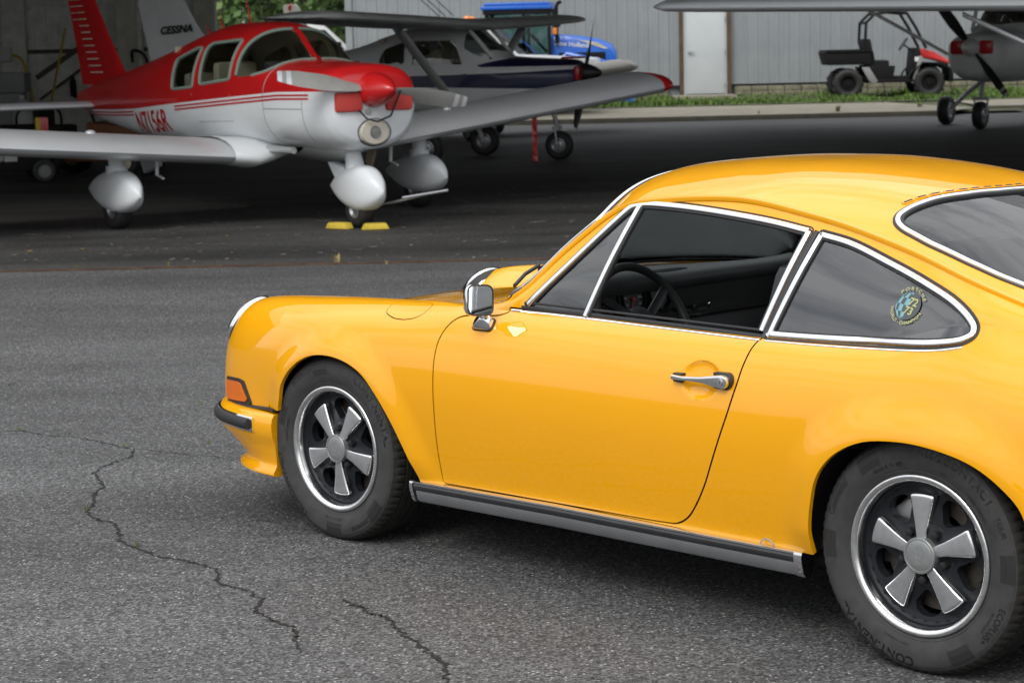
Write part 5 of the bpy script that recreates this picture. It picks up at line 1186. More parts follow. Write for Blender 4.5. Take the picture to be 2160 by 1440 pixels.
# ================================================================== AEROPLANES
# local frame: +X towards the nose, +Y to the aeroplane's left, Z up, origin on the ground between the main wheels
def sgp(v, p): return math.copysign(abs(v) ** p, v)
def fuse_grid(st, na=72, dx=.05):
    st = np.array(st, float); order = np.argsort(st[:, 0]); st = st[order]; xs = np.arange(st[0, 0], st[-1, 0] + 1e-6, dx); xs = np.append(xs, st[-1, 0]) if xs[-1] < st[-1, 0] - 1e-4 else xs
    A = np.stack([pchip(st[:, 0], st[:, k], xs) for k in range(1, 6)], -1); P = np.zeros((len(xs), na, 3))
    for i, x in enumerate(xs):
        zc, hw, ht, hb, n_ = A[i]
        for j in range(na):
            a = 2 * math.pi * j / na; c_, s_ = math.cos(a), math.sin(a)
            P[i, j] = (x, hw * sgp(c_, 2 / n_), zc + (ht if s_ > 0 else hb) * sgp(s_, 2 / n_))
    k = na; V = P.reshape(-1, 3); F = [(i * k + j, i * k + (j + 1) % k, (i + 1) * k + (j + 1) % k, (i + 1) * k + j) for i in range(len(xs) - 1) for j in range(k)]
    caps = [tuple(range(k))[::-1], tuple((len(xs) - 1) * k + j for j in range(k))]
    return V, F + caps
def skin(name, V, F, m, parent, edge=0.0, angle=50):
    return obj(name, panel_mesh(name, V, F, edge, angle=angle), m, parent)
def airfoil(n=14, t=.15):
    """closed outline, x 0 (LE) .. 1 (TE), going over the top"""
    xs = (1 - np.cos(np.linspace(0, math.pi, n))) / 2; y = 5 * t * (.2969 * np.sqrt(xs) - .126 * xs - .3516 * xs**2 + .2843 * xs**3 - .1036 * xs**4)
    up = [(a, b * 1.15 + .02 * math.sin(math.pi * a)) for a, b in zip(xs, y)]; lo = [(a, -b * .8 + .02 * math.sin(math.pi * a)) for a, b in zip(xs, y)]
    return up[::-1] + lo[1:-1]
def wing_mesh(secs, t=.15):
    """secs: [(y, xLE, z, chord, thick)]"""
    af = airfoil(); mb = MB(); rows = [[(xl - a * c, y, z + b * c * th) for a, b in af] for y, xl, z, c, th in secs]; mb.grid(rows, wrap_v=True); k = len(af)
    mb.f += [tuple(range(k)), tuple((len(rows) - 1) * k + j for j in range(k))[::-1]]; mb.mi += [0, 0]; return mb
def hull_fn(st):
    q = np.array(sorted(st)); xs = np.arange(q[0, 0], q[-1, 0] + 1e-6, .01); A = np.stack([pchip(q[:, 0], q[:, k], xs) for k in range(1, 6)], -1)
    def f(x, z):
        zc, hw, ht, hb, n_ = [np.interp(x, xs, A[:, k]) for k in range(5)]; u = abs(z - zc) / (ht if z > zc else hb); return hw * max(0, 1 - u ** n_) ** (1 / n_)
    return f
def yflip(me): return mirror_mesh(me)
def fin_mesh(pts, th=.09):
    """pts: [(xLE, xTE, z)] bottom to top"""
    af = airfoil(12, .10); mb = MB(); rows = [[(xl - a * (xl - xt), b * (xl - xt) * th / .1, z) for a, b in af] for xl, xt, z in pts]; mb.grid(rows, wrap_v=True); k = len(af); mb.f += [tuple(range(k)), tuple((len(rows) - 1) * k + j for j in range(k))]; mb.mi += [0, 0]; return mb
M_pwhite = mat('aircraft_white', (.78, .81, .83), .35, coat=.3, noise=(1.2, .05)); M_pred = mat('aircraft_red', (.55, .012, .014), .35, coat=.4, noise=(1.0, .12)); M_alu = mat('silver_paint', (.62, .64, .66), .34, .35, noise=(1.0, .08))
M_cream = mat('cream_paint', (.55, .51, .43), .5, noise=(2, .08)); M_navy = mat('navy_paint', (.012, .018, .075), .35, coat=.3); M_pgrey = mat('dull_white_paint', (.84, .85, .85), .4, noise=(1.5, .08)); M_dim = mat('dull_grey_paint', (.72, .73, .72), .45, noise=(1.5, .08))
M_plug = mat('faded_red_foam', (.55, .06, .05), .8); M_plexi = glass('plexiglass', (.9, .95, .92), 1.7); M_green = mat('green_sealant', (.22, .30, .25), .6); M_cabin = mat('cabin_tan', (.50, .45, .34), .8); M_blade = mat('prop_grey', (.36, .36, .34), .45, .2, noise=(5, .1)); M_tip = mat('prop_tip', (.70, .72, .74), .3, .3)
M_lining = mat('cabin_cloth', (.62, .58, .46), .9); M_acty = mat('aircraft_tyre', (.018, .018, .018), .6)
def plane_wheel(parent, p, r_, w_, m=None, rim=M_brush):
    mb = MB(); pr = [(r_ * .5, -w_ * .42), (r_ * .72, -w_ * .5), (r_ * .92, -w_ * .44), (r_, -w_ * .22), (r_, w_ * .22), (r_ * .92, w_ * .44), (r_ * .72, w_ * .5), (r_ * .5, w_ * .42)]; mb.lathe(pr, (0, 0, 0), 'Y', 32); o = mb.build('wheel', M_acty, parent, angle=60); o.location = (p[0], p[1], r_)
    for s_ in (-1, 1):
        mb = MB(); mb.lathe([(0, s_ * w_ * .46), (r_ * .12, s_ * w_ * .46), (r_ * .16, s_ * w_ * .36), (r_ * .34, s_ * w_ * .32), (r_ * .46, s_ * w_ * .44), (r_ * .52, s_ * w_ * .42)], (0, 0, 0), 'Y', 24); mb.build('hub', rim, o)
    return o
def propeller(parent, c, r_, ang, spin_m, sp_len=.33, sp_r=.155, mb_=M_blade, tips=True, flipd=False):
    """blades in the YZ plane, ang from +Y"""
    pr = empty('propeller', c); pr.parent = parent
    mb = MB(); mb.lathe([(sp_r, -.03), (sp_r, .02), (sp_r * .90, sp_len * .32), (sp_r * .66, sp_len * .62), (sp_r * .36, sp_len * .86), (sp_r * .12, sp_len * .98), (.0, sp_len)], axis='X', n=36); mb.build('spinner', spin_m, pr, angle=60)
    for s_ in (0, math.pi):
        for nm, q0, q1, m in (('blade', .0, .86 if tips else 1.0, mb_),) + ((('blade_tip', .86, .91, M_tip), ('blade_tip', .91, .955, mb_), ('blade_tip', .955, 1.0, M_tip)) if tips else ()):
            rows = []
            for t in np.linspace(q0, q1, 14 if nm == 'blade' else 4):
                rr = t * r_; ch = np.interp(t, [0, .1, .25, .5, .8, .97, 1.0], [.06, .07, .13, .165, .145, .10, .085]); tw = np.interp(t, [0, .2, .5, 1], [R(60), R(48), R(30), R(17)]); th = np.interp(t, [0, .2, .6, 1], [.05, .035, .018, .008])
                sec = []
                for u, v in ((-.5, 0), (-.25, .42), (.1, .5), (.4, .25), (.5, 0), (.4, -.12), (0, -.18), (-.3, -.12)):
                    a_, b_ = u * ch, v * th; sec.append((.0 + a_ * math.sin(tw) + b_ * math.cos(tw), rr, a_ * math.cos(tw) - b_ * math.sin(tw)))
                rows.append(sec)
            mb = MB(); mb.grid(rows, wrap_v=True); k = 8; mb.f += [tuple(range(k)), tuple((len(rows) - 1) * k + j for j in range(k))]; mb.mi += [0, 0]; mb.xf(Matrix.Rotation(ang + s_, 4, 'X')); mb.build(nm, m, pr, angle=50)
    return pr
def side_poly_field(poly, side=0):
    def f(V):
        q = _near(rnd(poly, .05, .02), V[:, [0, 2]]); return np.where(np.abs(V[:, 1]) > .02, q, -1.0)
    return f
def pant(parent, p, L, W_, H_, zc, m, name='wheel_fairing', nose=.45):
    """teardrop wheel fairing"""
    rows = []
    for t in np.linspace(0, 1, 18):
        x = L * (nose - t); k = math.sin(math.pi / 2 * min(1, (t + .004) / .36)) ** .62 if t < .36 else math.cos(math.pi / 2 * (t - .36) / .66) ** .9
        k = max(.03, k)
        rows.append([(x, W_ / 2 * k * sgp(math.cos(a), .66), (zc + .05 * H_ * t) + H_ / 2 * k * sgp(math.sin(a), .72) * (1 if math.sin(a) > 0 else .85)) for a in np.linspace(0, 2 * math.pi, 22)[:-1]])
    rows = [[(x, y, max(z, zc - H_ * .40)) for x, y, z in r_] for r_ in rows]
    mb = MB(); mb.grid(rows, wrap_v=True); k = 21; mb.f += [tuple(range(k)), tuple(17 * k + j for j in range(k))]; mb.mi += [0, 0]; o = mb.build(name, m, parent, angle=42); o.location = (p[0], p[1], 0); return o

def low_wing(label, group, heading, pos, top_m, low_m, wing_m, reg=None, tip_m=None, full=True):
    """four-seat low-wing aeroplane"""
    t = empty('low_wing_plane', (pos[0], pos[1], .004), math.atan2(heading[1], heading[0]), label, 'airplane', group)
    st = [(1.96, 1.17, .40, .21, .38, 2.6), (1.90, 1.17, .46, .27, .44, 2.7), (1.75, 1.16, .51, .30, .46, 2.8), (1.45, 1.15, .545, .325, .46, 2.8), (1.10, 1.15, .565, .345, .45, 2.7), (.97, 1.15, .57, .36, .45, 2.6), (.80, 1.15, .575, .47, .45, 2.5), (.62, 1.15, .58, .61, .45, 2.45), (.45, 1.15, .585, .68, .44, 2.4), (.20, 1.15, .585, .712, .44, 2.4), (-.3, 1.15, .58, .715, .43, 2.4), (-.75, 1.15, .57, .665, .42, 2.4), (-1.2, 1.15, .54, .575, .46, 2.6), (-1.7, 1.15, .49, .475, .47, 2.8), (-2.4, 1.15, .40, .365, .44, 2.8), (-3.3, 1.14, .27, .25, .35, 2.6), (-4.2, 1.12, .15, .15, .22, 2.3), (-4.75, 1.10, .05, .09, .10, 2.0)]
    V, F = fuse_grid(st, 96, .03); HY = hull_fn(st)
    wins = [[(.29, 1.34), (.31, 1.70), (-.28, 1.675), (-.36, 1.63), (-.36, 1.29)], [(-.53, 1.265), (-.48, 1.64), (-.60, 1.635), (-1.04, 1.53), (-1.04, 1.24)]]
    wf = [side_poly_field(w_) for w_ in wins]
    wsf = lambda V: np.minimum.reduce([V[:, 0] - .42 - .13 * (1 - np.clip(np.abs(V[:, 1]) / .52, 0, 1) ** 2), V[:, 2] - (1.508 - .15 * np.clip(np.abs(V[:, 1]) / .57, 0, 1.1) ** 3), np.abs(V[:, 1]) - .028, 1.06 - V[:, 0], 1.822 - V[:, 2]])
    for f in wf + [wsf]: V, F = cut(V, F, lambda V, f=f: -f(V))
    line = lambda x: np.interp(x, [-4.9, -3.2, -2.3, -.5, 1.2, 2.0], [.985, 1.005, 1.03, 1.13, 1.225, 1.23])
    Vt_, Ft_ = cut(V, F, lambda V: V[:, 2] - line(V[:, 0])); Vw_, Fw_ = cut(V, F, lambda V: line(V[:, 0]) - V[:, 2])
    skin('upper_fuselage', Vt_, Ft_, top_m, t, .012)
    Vn, Fn = cut(Vt_, Ft_, lambda V: np.minimum(V[:, 0] + 1.25, 1.0 - V[:, 0])); me = bpy.data.meshes.new('cabin_lining'); Vn = inner(Vn, Fn, .02); Vn, Fn = compact(Vn, Fn); me.from_pydata([tuple(v) for v in Vn], [], Fn); me.shade_smooth(); obj('cabin_lining', me, M_lining, t); skin('lower_fuselage', Vw_, Fw_, low_m, t)
    V0, F0 = fuse_grid(st, 64, .06)
    for nm, f in zip(('side_window',) * 2 + ('windscreen',), wf + [wsf]):
        Vg, Fg = cut(V0, F0, f); Vg = inner(Vg, Fg, .008)
        for s_ in (1, -1):
            Vs_, Fs_ = cut(Vg, Fg, lambda V, s_=s_: V[:, 1] * s_); me = bpy.data.meshes.new(nm); Vs_, Fs_ = compact(Vs_, Fs_); me.from_pydata([tuple(v) for v in Vs_], [], Fs_); me.shade_smooth(); obj(nm, me, M_plexi, t)
    if full:
        for w_ in wins:
            P = rnd(w_, .05, .03)
            for s_ in (1, -1):
                pts = []
                for x, z in P:
                    pts.append((x, s_ * HY(x, z), z))
                mb = MB(); mb.tube(pts, .016, 6, closed=True); mb.build('window_seal', M_green, t)
        for s_ in (1, -1):
            mb = MB(); mb.box((-.20, s_ * .27, 1.22), (.14, .42, .55)); mb.build('seat', M_cabin, t, bevel=.05); mb = MB(); mb.box((-.95, s_ * .24, 1.17), (.14, .40, .45)); mb.build('seat', M_cabin, t, bevel=.05)
    mb = MB(); mb.box((-.1, 0, 1.0), (2.0, 1.0, .08)); mb.build('cabin_floor', M_cabin, t); mb = MB(); mb.box((.86, 0, 1.30), (.10, .94, .36)); mb.build('instrument_panel', M_ink, t); mb = MB(); mb.box((-1.25, 0, 1.35), (.04, .8, .6)); mb.build('cabin_bulkhead', M_cabin, t)
    if full:
        def hull(x, y, top=True):
            r_ = [np.interp(x, *zip(*sorted((q[0], q[k]) for q in st))) for k in range(1, 6)]; return r_[0] + r_[2] * max(0, 1 - (abs(y) / r_[1]) ** r_[4]) ** (1 / r_[4])
        for s_ in (1, -1):
            pts = []
            for y in np.linspace(.03, .55, 14):
                zb = 1.508 - .15 * (y / .57) ** 3; xs_ = np.linspace(.42, 1.3, 90); zs_ = [hull(x, y) for x in xs_]; k = next((i for i in range(89, -1, -1) if zs_[i] >= zb), 0); pts.append((xs_[k], s_ * y, zb))
            mb = MB(); mb.tube(pts, .014, 6); mb.build('windscreen_seal', M_green, t)
            pts = [(.42 + .13 * (1 - min(1, y / .52) ** 2), s_ * y, hull(.42 + .13 * (1 - min(1, y / .52) ** 2), y)) for y in np.linspace(.03, .568, 18)]; mb = MB(); mb.tube(pts, .016, 6); mb.build('windscreen_seal', M_green, t)
    # wings
    dz = .12; 
    def wings_(dz):
        secs = [(.45, .60, .60, 1.66, 1.0)] + [(y, .58, .575 + dz * y, 1.60, 1.0) for y in (.62, 1.4, 2.6, 3.6, 4.3)]; tipsec = [(4.34, .578, .575 + dz * 4.34, 1.598, 1.0), (4.46, .52, .575 + dz * 4.46, 1.50, .9), (4.55, .38, .575 + dz * 4.55, 1.28, .7), (4.60, .15, .575 + dz * 4.6, .95, .35)]
        me = wing_mesh(secs).mesh('wing', angle=60); tm = wing_mesh([secs[-1]] + tipsec).mesh('wing_tip', angle=60); me.materials.append(wing_m); tm.materials.append(tip_m or wing_m); return me, tm
    for k, dz in enumerate((.125, .082)):
        a, b = wings_(dz)
        if k: a, b = yflip(a), yflip(b)
        obj('wing', a, None, t); obj('wing_tip', b, None, t)
        s_ = 1 if k == 0 else -1
        mb = MB(); mb.grid([[(xl - a_ * c, s_ * y, z + b_ * c * 1.08) for a_, b_ in airfoil()] for y, xl, z, c in ((.04, .55, .70, 1.60), (.30, .66, .64, 1.74), (.46, .65, .60, 1.72), (.64, .61, .575 + dz * .64, 1.66), (.68, .585, .575 + dz * .68, 1.61))], wrap_v=True); mb.build('wing_root_fairing', low_m, t, angle=60)
        if full:
            mb = MB(); mb.ball((.12, s_ * 1.9, .735 + dz * 1.9), (.05, .05, .03)); mb.build('fuel_cap', M_alu, t)
            for yy in (1.05, 2.6):
                mb = MB(); mb.prism([(-.30, .45 + dz * yy), (-.62, .37 + dz * yy), (-.75, .59 + dz * yy), (-.3, .575 + dz * yy)], s_ * yy - .03, s_ * yy + .03, 'Y'); mb.build('flap_hinge', low_m, t, bevel=.01)
            mb = MB(); mb.tube([(.10, s_ * 1.25, .72), (.08, s_ * 1.25, .48), (.22, s_ * 1.25, .45)], [.022, .018, .010], 8); mb.build('pitot_mast', low_m, t)
    # tail
    fpts = [(-3.30, -4.68, 1.26), (-3.50, -4.72, 1.45), (-3.85, -4.84, 1.80), (-4.20, -4.99, 2.20), (-4.40, -5.06, 2.42), (-4.52, -5.02, 2.48)]
    fin_mesh(fpts, .07).build('fin', top_m, t, angle=60)
    if full:
        def fin_y(fr, ch): return (5 * .10 * (.2969 * math.sqrt(fr) - .126 * fr - .3516 * fr**2 + .2843 * fr**3 - .1036 * fr**4) * 1.15 + .02 * math.sin(math.pi * fr)) * ch * .7
        for k in range(14):
            z = 1.40 + k * .074; le = float(np.interp(z, [q[2] for q in fpts], [q[0] for q in fpts])); te = float(np.interp(z, [q[2] for q in fpts], [q[1] for q in fpts])); ch = le - te
            for f0, f1 in ((.36, .68), (.72, .93)):
                if f0 > .7 and k < 8: continue
                for s_ in (1, -1):
                    mb = MB(); mb.grid([[(le - fr * ch, s_ * (fin_y(fr, ch) + .005) - (.014 * math.sin(math.pi * fr) * ch if s_ < 0 else 0) * 0, z + d) for d in (-.007, .007)] for fr in np.linspace(f0, f1, 8)]); mb.build('fin_rib', M_cream, t, smooth=False)
    me = wing_mesh([(.03, -3.95, 1.03, .78, .7), (1.5, -3.95, 1.03, .78, .7), (1.55, -4.02, 1.03, .66, .4)]).mesh('stabilator', angle=60); me.materials.append(low_m); obj('stabilator', me, None, t); obj('stabilator', yflip(me), None, t)
    # gear
    for s_ in (1, -1):
        plane_wheel(t, (0, s_ * 1.62), .19, .16)
        mb = MB(); mb.tube([(.02, s_ * 1.62, .76), (.02, s_ * 1.62, .55)], .075, 16); mb.tube([(.02, s_ * 1.62, .58), (.02, s_ * 1.62, .34)], .10, 16); mb.build('gear_leg', low_m, t, angle=60)
        pant(t, (0, s_ * 1.62), 1.18, .27, .42, .325, low_m)
    plane_wheel(t, (1.66, 0), .17, .15)
    mb = MB(); mb.tube([(1.50, 0, .80), (1.58, 0, .62)], .035, 12); mb.tube([(1.56, 0, .68), (1.64, 0, .36)], [.07, .11], 16); mb.build('nose_leg', low_m, t, angle=60)
    pant(t, (1.66, 0), .95, .27, .44, .335, low_m, 'nose_fairing'); mb = MB(); mb.prism([(1.36, .36), (1.16, .58), (1.46, .54), (1.58, .45)], -.05, .05, 'Y'); mb.build('fairing_fin', low_m, t, bevel=.015)
    if full:
        mb = MB(); mb.tube([(1.75, .16, .20), (1.95, .25, .24), (2.2, .36, .30)], .012, 8); mb.tube([(2.14, .16, .28), (2.26, .56, .33)], .014, 8); mb.build('tow_bar', M_satin, t)
        # cowling details
        for s_ in (1, -1):
            mb = MB(); mb.box((1.965, s_ * .255, 1.13), (.06, .27, .17)); o = mb.build('intake_plug', M_plug, t, bevel=.045)
        mb = MB(); mb.lathe([(0, .02), (.13, .015), (.155, -.02), (.16, -.06)], axis='X', n=32); mb.v = [(x, y * 1.05, z * .78) for x, y, z in mb.v]; mb.xf(Matrix.Translation((1.965, 0, .86))); mb.build('landing_light_bezel', M_cream, t)
        mb = MB(); mb.lathe([(.152, .0), (.159, .006), (.162, -.02)], axis='X', n=36); mb.v = [(x, y * 1.05, z * .78) for x, y, z in mb.v]; mb.xf(Matrix.Translation((1.965, 0, .86))); mb.build('light_recess', M_ink, t)
        mb = MB(); mb.lathe([(0, .012), (.05, .008), (.06, -.01)], axis='X', n=24); mb.xf(Matrix.Translation((1.985, 0, .86))); mb.build('landing_light', M_lens, t); mb = MB(); mb.lathe([(0, .0), (.055, .006), (.058, -.01)], axis='X', n=24); mb.xf(Matrix.Translation((1.98, 0, .86))); mb.build('lamp_reflector', M_brush, t)
        mb = MB(); mb.lathe([(0, .01), (.03, .008), (.034, -.03)], axis='X', n=16); mb.xf(Matrix.Translation((1.965, -.16 + .1, 1.075 - .03))); mb.build('oil_cap', M_satin, t)
        mb = MB(); mb.tube([(2.02, -.18, 1.06), (2.02, -.10, .98), (2.03, 0, .955), (2.02, .14, 1.0), (2.05, .23, 1.22)], .009, 6); mb.build('plug_cord', M_ink, t)
    propeller(t, (1.99, 0, 1.235), .96, R(-8.5) + math.pi, top_m if reg else M_dim)
    mb = MB(); mb.box((1.45, .25, .62), (.10, .03, .16), rot=rotm(.5, 'Y')); mb.build('exhaust', mat('exhaust', (.3, .24, .18), .6, .5), t)
    if reg:
        for dzz in (.030, .062):
            for x0, x1 in ((-1.0, 1.72), (-4.3, -2.35)):
                pts = [(x, line(x) - dzz) for x in np.linspace(x0, x1, 40)]; mb = MB()
                for s_ in (1, -1):
                    mb = MB(); rows = []
                    for x, z in pts:
                        rows.append([(x, s_ * (HY(x, z + d) + .004), z + d) for d in (-.008, .008)])
                    mb.grid(rows); mb.build('stripe', M_pred, t, smooth=False)
        for s_ in (1, -1):
            v, f = text_mesh(reg, .40, 'CENTER', shear=.10, offset=.006, maxlen=.05); o_ = []
            for x, y, _ in v:
                xx = -1.80 + x * .78 if s_ < 0 else -1.80 - x * .78; zz = line(xx) - .165 + y * .78
                o_.append((xx, s_ * (HY(xx, zz) + .007), zz))
            mb = MB(); mb.add(o_, f); mb.build('registration', M_pred, t, smooth=False, weld=False)
        for x, h in ((-.95, .18), (-.35, .22), (-1.25, .15)):
            zt_ = float(np.interp(x, *zip(*sorted((q[0], q[1] + q[3]) for q in st)))); mb = MB(); mb.tube([(x, 0, zt_ - .02), (x - .10, 0, zt_ + h)], [.012, .004], 6); mb.build('antenna', top_m, t)
        # door outline and cowl seam
        def seam(pts, s_=-1):
            P = []
            for x, z in pts:
                P.append((x, s_ * (HY(x, z) + .0015), z))
            mb = MB(); mb.tube(P, .003, 5); mb.build('panel_seam', M_satin, t)
        seam([(.95, z) for z in np.linspace(.76, 1.48, 20)]); seam([(1.62, z) for z in np.linspace(.78, 1.15, 14)]); seam([(x, 1.075) for x in np.linspace(.95, 1.62, 10)]); seam([(.30, 1.20), (.28, .95), (-.50, .93), (-.55, 1.2)])
        mb = MB(); mb.tube([(.1, -.35, .70), (1.1, -.35, .69)], .03, 8); mb.build('belly_rail', M_alu, t)
        mb = MB(); mb.box((-1.45, -.40, 1.59), (.9, .012, .05), rot=rotm(R(-22), 'Y')); 
    else:
        mb = MB(); mb.ball((-4.75, 0, 2.42), (.06, .05, .07)); mb.build('beacon', M_pred, t)
    return t
piper_h = (.55, -.835)
low_wing('red and white low-wing plane with aluminium wings and yellow wheel chocks', None, piper_h, (-2.25, 20.32), M_pred, M_pwhite, M_alu, 'N7156R', M_pred)
low_wing('cream low-wing plane mostly hidden behind the navy-striped plane', None, piper_h, (-1.55, 37.6), M_cream, M_cream, M_cream, None, None, full=False)

def high_wing(label, heading, pos, base_m, stripe_m=None, wing_m=None, plugs=True, fin_text=None, span=5.0, pang=1.2, detail=True, sc=1.0, sy=2.45):
    t = empty('high_wing_plane', (pos[0], pos[1], .004), math.atan2(heading[1], heading[0]), label, 'airplane'); t.scale = (sc, sc, sc)
    st = [(1.82, 1.13, .30, .20, .30, 2.4), (1.76, 1.13, .38, .24, .37, 2.5), (1.55, 1.12, .45, .27, .42, 2.6), (1.2, 1.12, .49, .29, .44, 2.7), (.80, 1.12, .52, .33, .46, 2.7), (.62, 1.12, .525, .46, .46, 2.8), (.40, 1.12, .53, .62, .46, 3.0), (.25, 1.12, .53, .71, .46, 3.2), (-.2, 1.12, .53, .75, .46, 3.2), (-.7, 1.12, .52, .73, .45, 3.0), (-1.0, 1.12, .49, .64, .42, 2.7), (-1.5, 1.13, .42, .48, .36, 2.4), (-2.4, 1.15, .31, .33, .27, 2.2), (-3.6, 1.18, .19, .20, .17, 2.1), (-4.8, 1.22, .06, .10, .08, 2.0)]
    V, F = fuse_grid(st, 80, .04)
    wins = [[(.26, 1.31), (.12, 1.68), (-.50, 1.68), (-.50, 1.31)], [(-.62, 1.36), (-.62, 1.68), (-.95, 1.58), (-1.05, 1.38)]]
    wf = [side_poly_field(w_) for w_ in wins]
    wsf = lambda V: np.minimum.reduce([.70 - .18 * (np.abs(V[:, 1]) / .5) ** 2 - V[:, 0], V[:, 0] - .26, V[:, 2] - 1.44 + .1 * (V[:, 0] - .6), .49 - np.abs(V[:, 1])])
    for f in wf + [wsf]: V, F = cut(V, F, lambda V, f=f: -f(V))
    if stripe_m:
        b0 = lambda x: np.interp(x, [-4.8, -2, 0, 1.8], [1.16, 1.06, 1.03, .98]); b1 = lambda x: np.interp(x, [-4.8, -2, 0, 1.0, 1.8], [1.20, 1.19, 1.20, 1.22, 1.25])
        band = lambda V: np.maximum(np.minimum(V[:, 2] - b0(V[:, 0]), b1(V[:, 0]) - V[:, 2]), np.minimum(V[:, 2] - 1.30, np.minimum(np.interp(V[:, 0], [.3, .9, 1.8], [1.30, 1.42, 1.45]) - V[:, 2], V[:, 0] - .3)))
        Vs_, Fs_ = cut(V, F, band); skin('stripe_panels', Vs_, Fs_, stripe_m, t); V, F = cut(V, F, lambda V: -band(V))
    skin('fuselage', V, F, base_m, t, .01)
    V0, F0 = fuse_grid(st, 60, .08)
    for nm, f in zip(('side_window', 'rear_window', 'windscreen'), wf + [wsf]):
        Vg, Fg = cut(V0, F0, f); Vg = inner(Vg, Fg, .008)
        for s_ in ((1, -1) if nm != 'windscreen' else (0,)):
            Vs_, Fs_ = cut(Vg, Fg, lambda V, s_=s_: V[:, 1] * s_ + (.001 if s_ == 0 else 0)); me = bpy.data.meshes.new(nm); Vs_, Fs_ = compact(Vs_, Fs_); me.from_pydata([tuple(v) for v in Vs_], [], Fs_); me.shade_smooth(); obj(nm, me, M_plexi, t)
    for s_ in (1, -1):
        mb = MB(); mb.tube([(.66, s_ * .44, 1.44), (.45, s_ * .47, 1.70), (.32, s_ * .47, 1.84)], .03, 8); mb.build('door_pillar', base_m, t)
        mb = MB(); mb.box((-.15, s_ * .24, 1.25), (.14, .40, .62)); mb.build('seat', M_cabin, t, bevel=.05)
    mb = MB(); mb.box((.62, 0, 1.26), (.08, .92, .34)); mb.build('instrument_panel', M_ink, t); mb = MB(); mb.box((-.2, 0, .95), (1.6, .9, .06)); mb.build('cabin_floor', M_cabin, t); mb = MB(); mb.box((-1.0, 0, 1.35), (.04, .72, .75)); mb.build('cabin_bulkhead', M_cabin, t)
    # wing
    z0 = 1.86; me = wing_mesh([(0, .62, z0, 1.63, .70), (.55, .62, z0 + .005, 1.63, .70), (2.4, .60, z0 + .045, 1.60, .70), (span - .5, .42, z0 + .10, 1.20, .8), (span - .12, .36, z0 + .11, 1.08, .75), (span, .15, z0 + .12, .72, .35)]).mesh('wing', angle=60); me.materials.append(wing_m or base_m); obj('wing', me, None, t); obj('wing', yflip(me), None, t)
    for s_ in (1, -1):
        p, q = Vector((.10, s_ * sy, z0 - .03)), Vector((.12, s_ * .50, .80)); rows = []
        for k_ in np.linspace(0, 1, 6):
            c = p.lerp(q, k_); rows.append([(c.x + .075 * math.cos(a), c.y, c.z + .028 * math.sin(a)) for a in np.linspace(0, 2 * math.pi, 15)[:-1]])
        mb = MB(); mb.grid(rows, wrap_v=True); mb.build('wing_strut', wing_m or base_m, t, angle=60)
        mb = MB(); mb.tube([(-.02, s_ * .42, .74), (-.05, s_ * .75, .52), (-.05, s_ * 1.05, .24)], [.05, .04, .03], 10); mb.v = [(x, y, z) for x, y, z in mb.v]; mb.build('gear_leg', M_alu if not detail else base_m, t, angle=60)
        plane_wheel(t, (-.05, s_ * 1.13), .22, .17)
    plane_wheel(t, (1.47, 0), .20, .15)
    mb = MB(); mb.tube([(1.36, 0, .75), (1.45, 0, .45)], .035, 10); mb.tube([(1.44, .10, .42), (1.47, .10, .20)], .016, 8); mb.tube([(1.44, -.10, .42), (1.47, -.10, .20)], .016, 8); mb.box((1.44, 0, .44), (.07, .24, .05)); mb.build('nose_leg', M_satin, t)
    # tail
    o = fin_mesh([(-3.35, -4.85, 1.30), (-3.75, -4.90, 1.50), (-4.10, -5.0, 2.00), (-4.28, -5.06, 2.34), (-4.36, -5.03, 2.40)], .07).build('fin', base_m, t, angle=60)
    if fin_text:
        for s_ in (1, -1):
            v, f = text_mesh(fin_text, .15, shear=.2, offset=.006); mb = MB(); mb.add([(-4.42 + (-x if s_ > 0 else x), s_ * .058, 1.93 + y + x * .06 * (1 if s_ < 0 else -1)) for x, y, _ in v], f); mb.build('fin_lettering', M_ink, t, smooth=False, weld=False)
    me = wing_mesh([(.03, -3.85, 1.28, .95, .6), (1.5, -4.0, 1.28, .72, .6), (1.58, -4.1, 1.28, .55, .3)]).mesh('tailplane', angle=60); me.materials.append(wing_m or base_m); obj('tailplane', me, None, t); obj('tailplane', yflip(me), None, t)
    propeller(t, (1.86, 0, 1.19), .88, pang, M_dim if not stripe_m else M_trimblk, .25, .13, mat('prop_black', (.015, .015, .016), .4), tips=not stripe_m)
    if plugs:
        for s_ in (1, -1):
            mb = MB(); mb.box((1.83, s_ * .22, 1.19), (.08, .20, .20)); mb.build('intake_plug', M_pred, t, bevel=.05)
        if stripe_m:
            mb = MB(); mb.box((1.72, 0, 1.405), (.18, .7, .03)); mb.build('plug_flag', M_pred, t, bevel=.01)
    mb = MB(); mb.lathe([(0, .02), (.08, .015), (.095, -.03)], axis='X', n=20); mb.xf(Matrix.Translation((1.80, .0, .93))); mb.build('carburettor_intake', M_ink, t)
    if detail:
        for x, l_ in ((.1, .8), (-.25, 1.0), (-.1, .9)):
            mb = MB(); mb.tube([(x, -.3 - x, z0 + .15), (x - l_ * .7, -.3 - x, z0 + .15 + l_ * .62)], .006, 5); mb.build('antenna', M_ink, t)
    return t
high_wing('white high-wing plane with navy stripes and red cowl plugs', (.94, -.335), (-.66, 30.0), M_pgrey, M_navy, M_dim, True, 'CESSNA', 5.0, R(57))
hb = Vector((8.01, 36.0)); hd = Vector((-.55, -.835)); hb2 = hb - hd * 1.47 * 1.22
high_wing('dull grey high-wing plane with black propeller facing the camera', (hd.x, hd.y), (hb2.x, hb2.y), M_dim, None, M_dim, True, None, 5.3, R(128), False, 1.16)
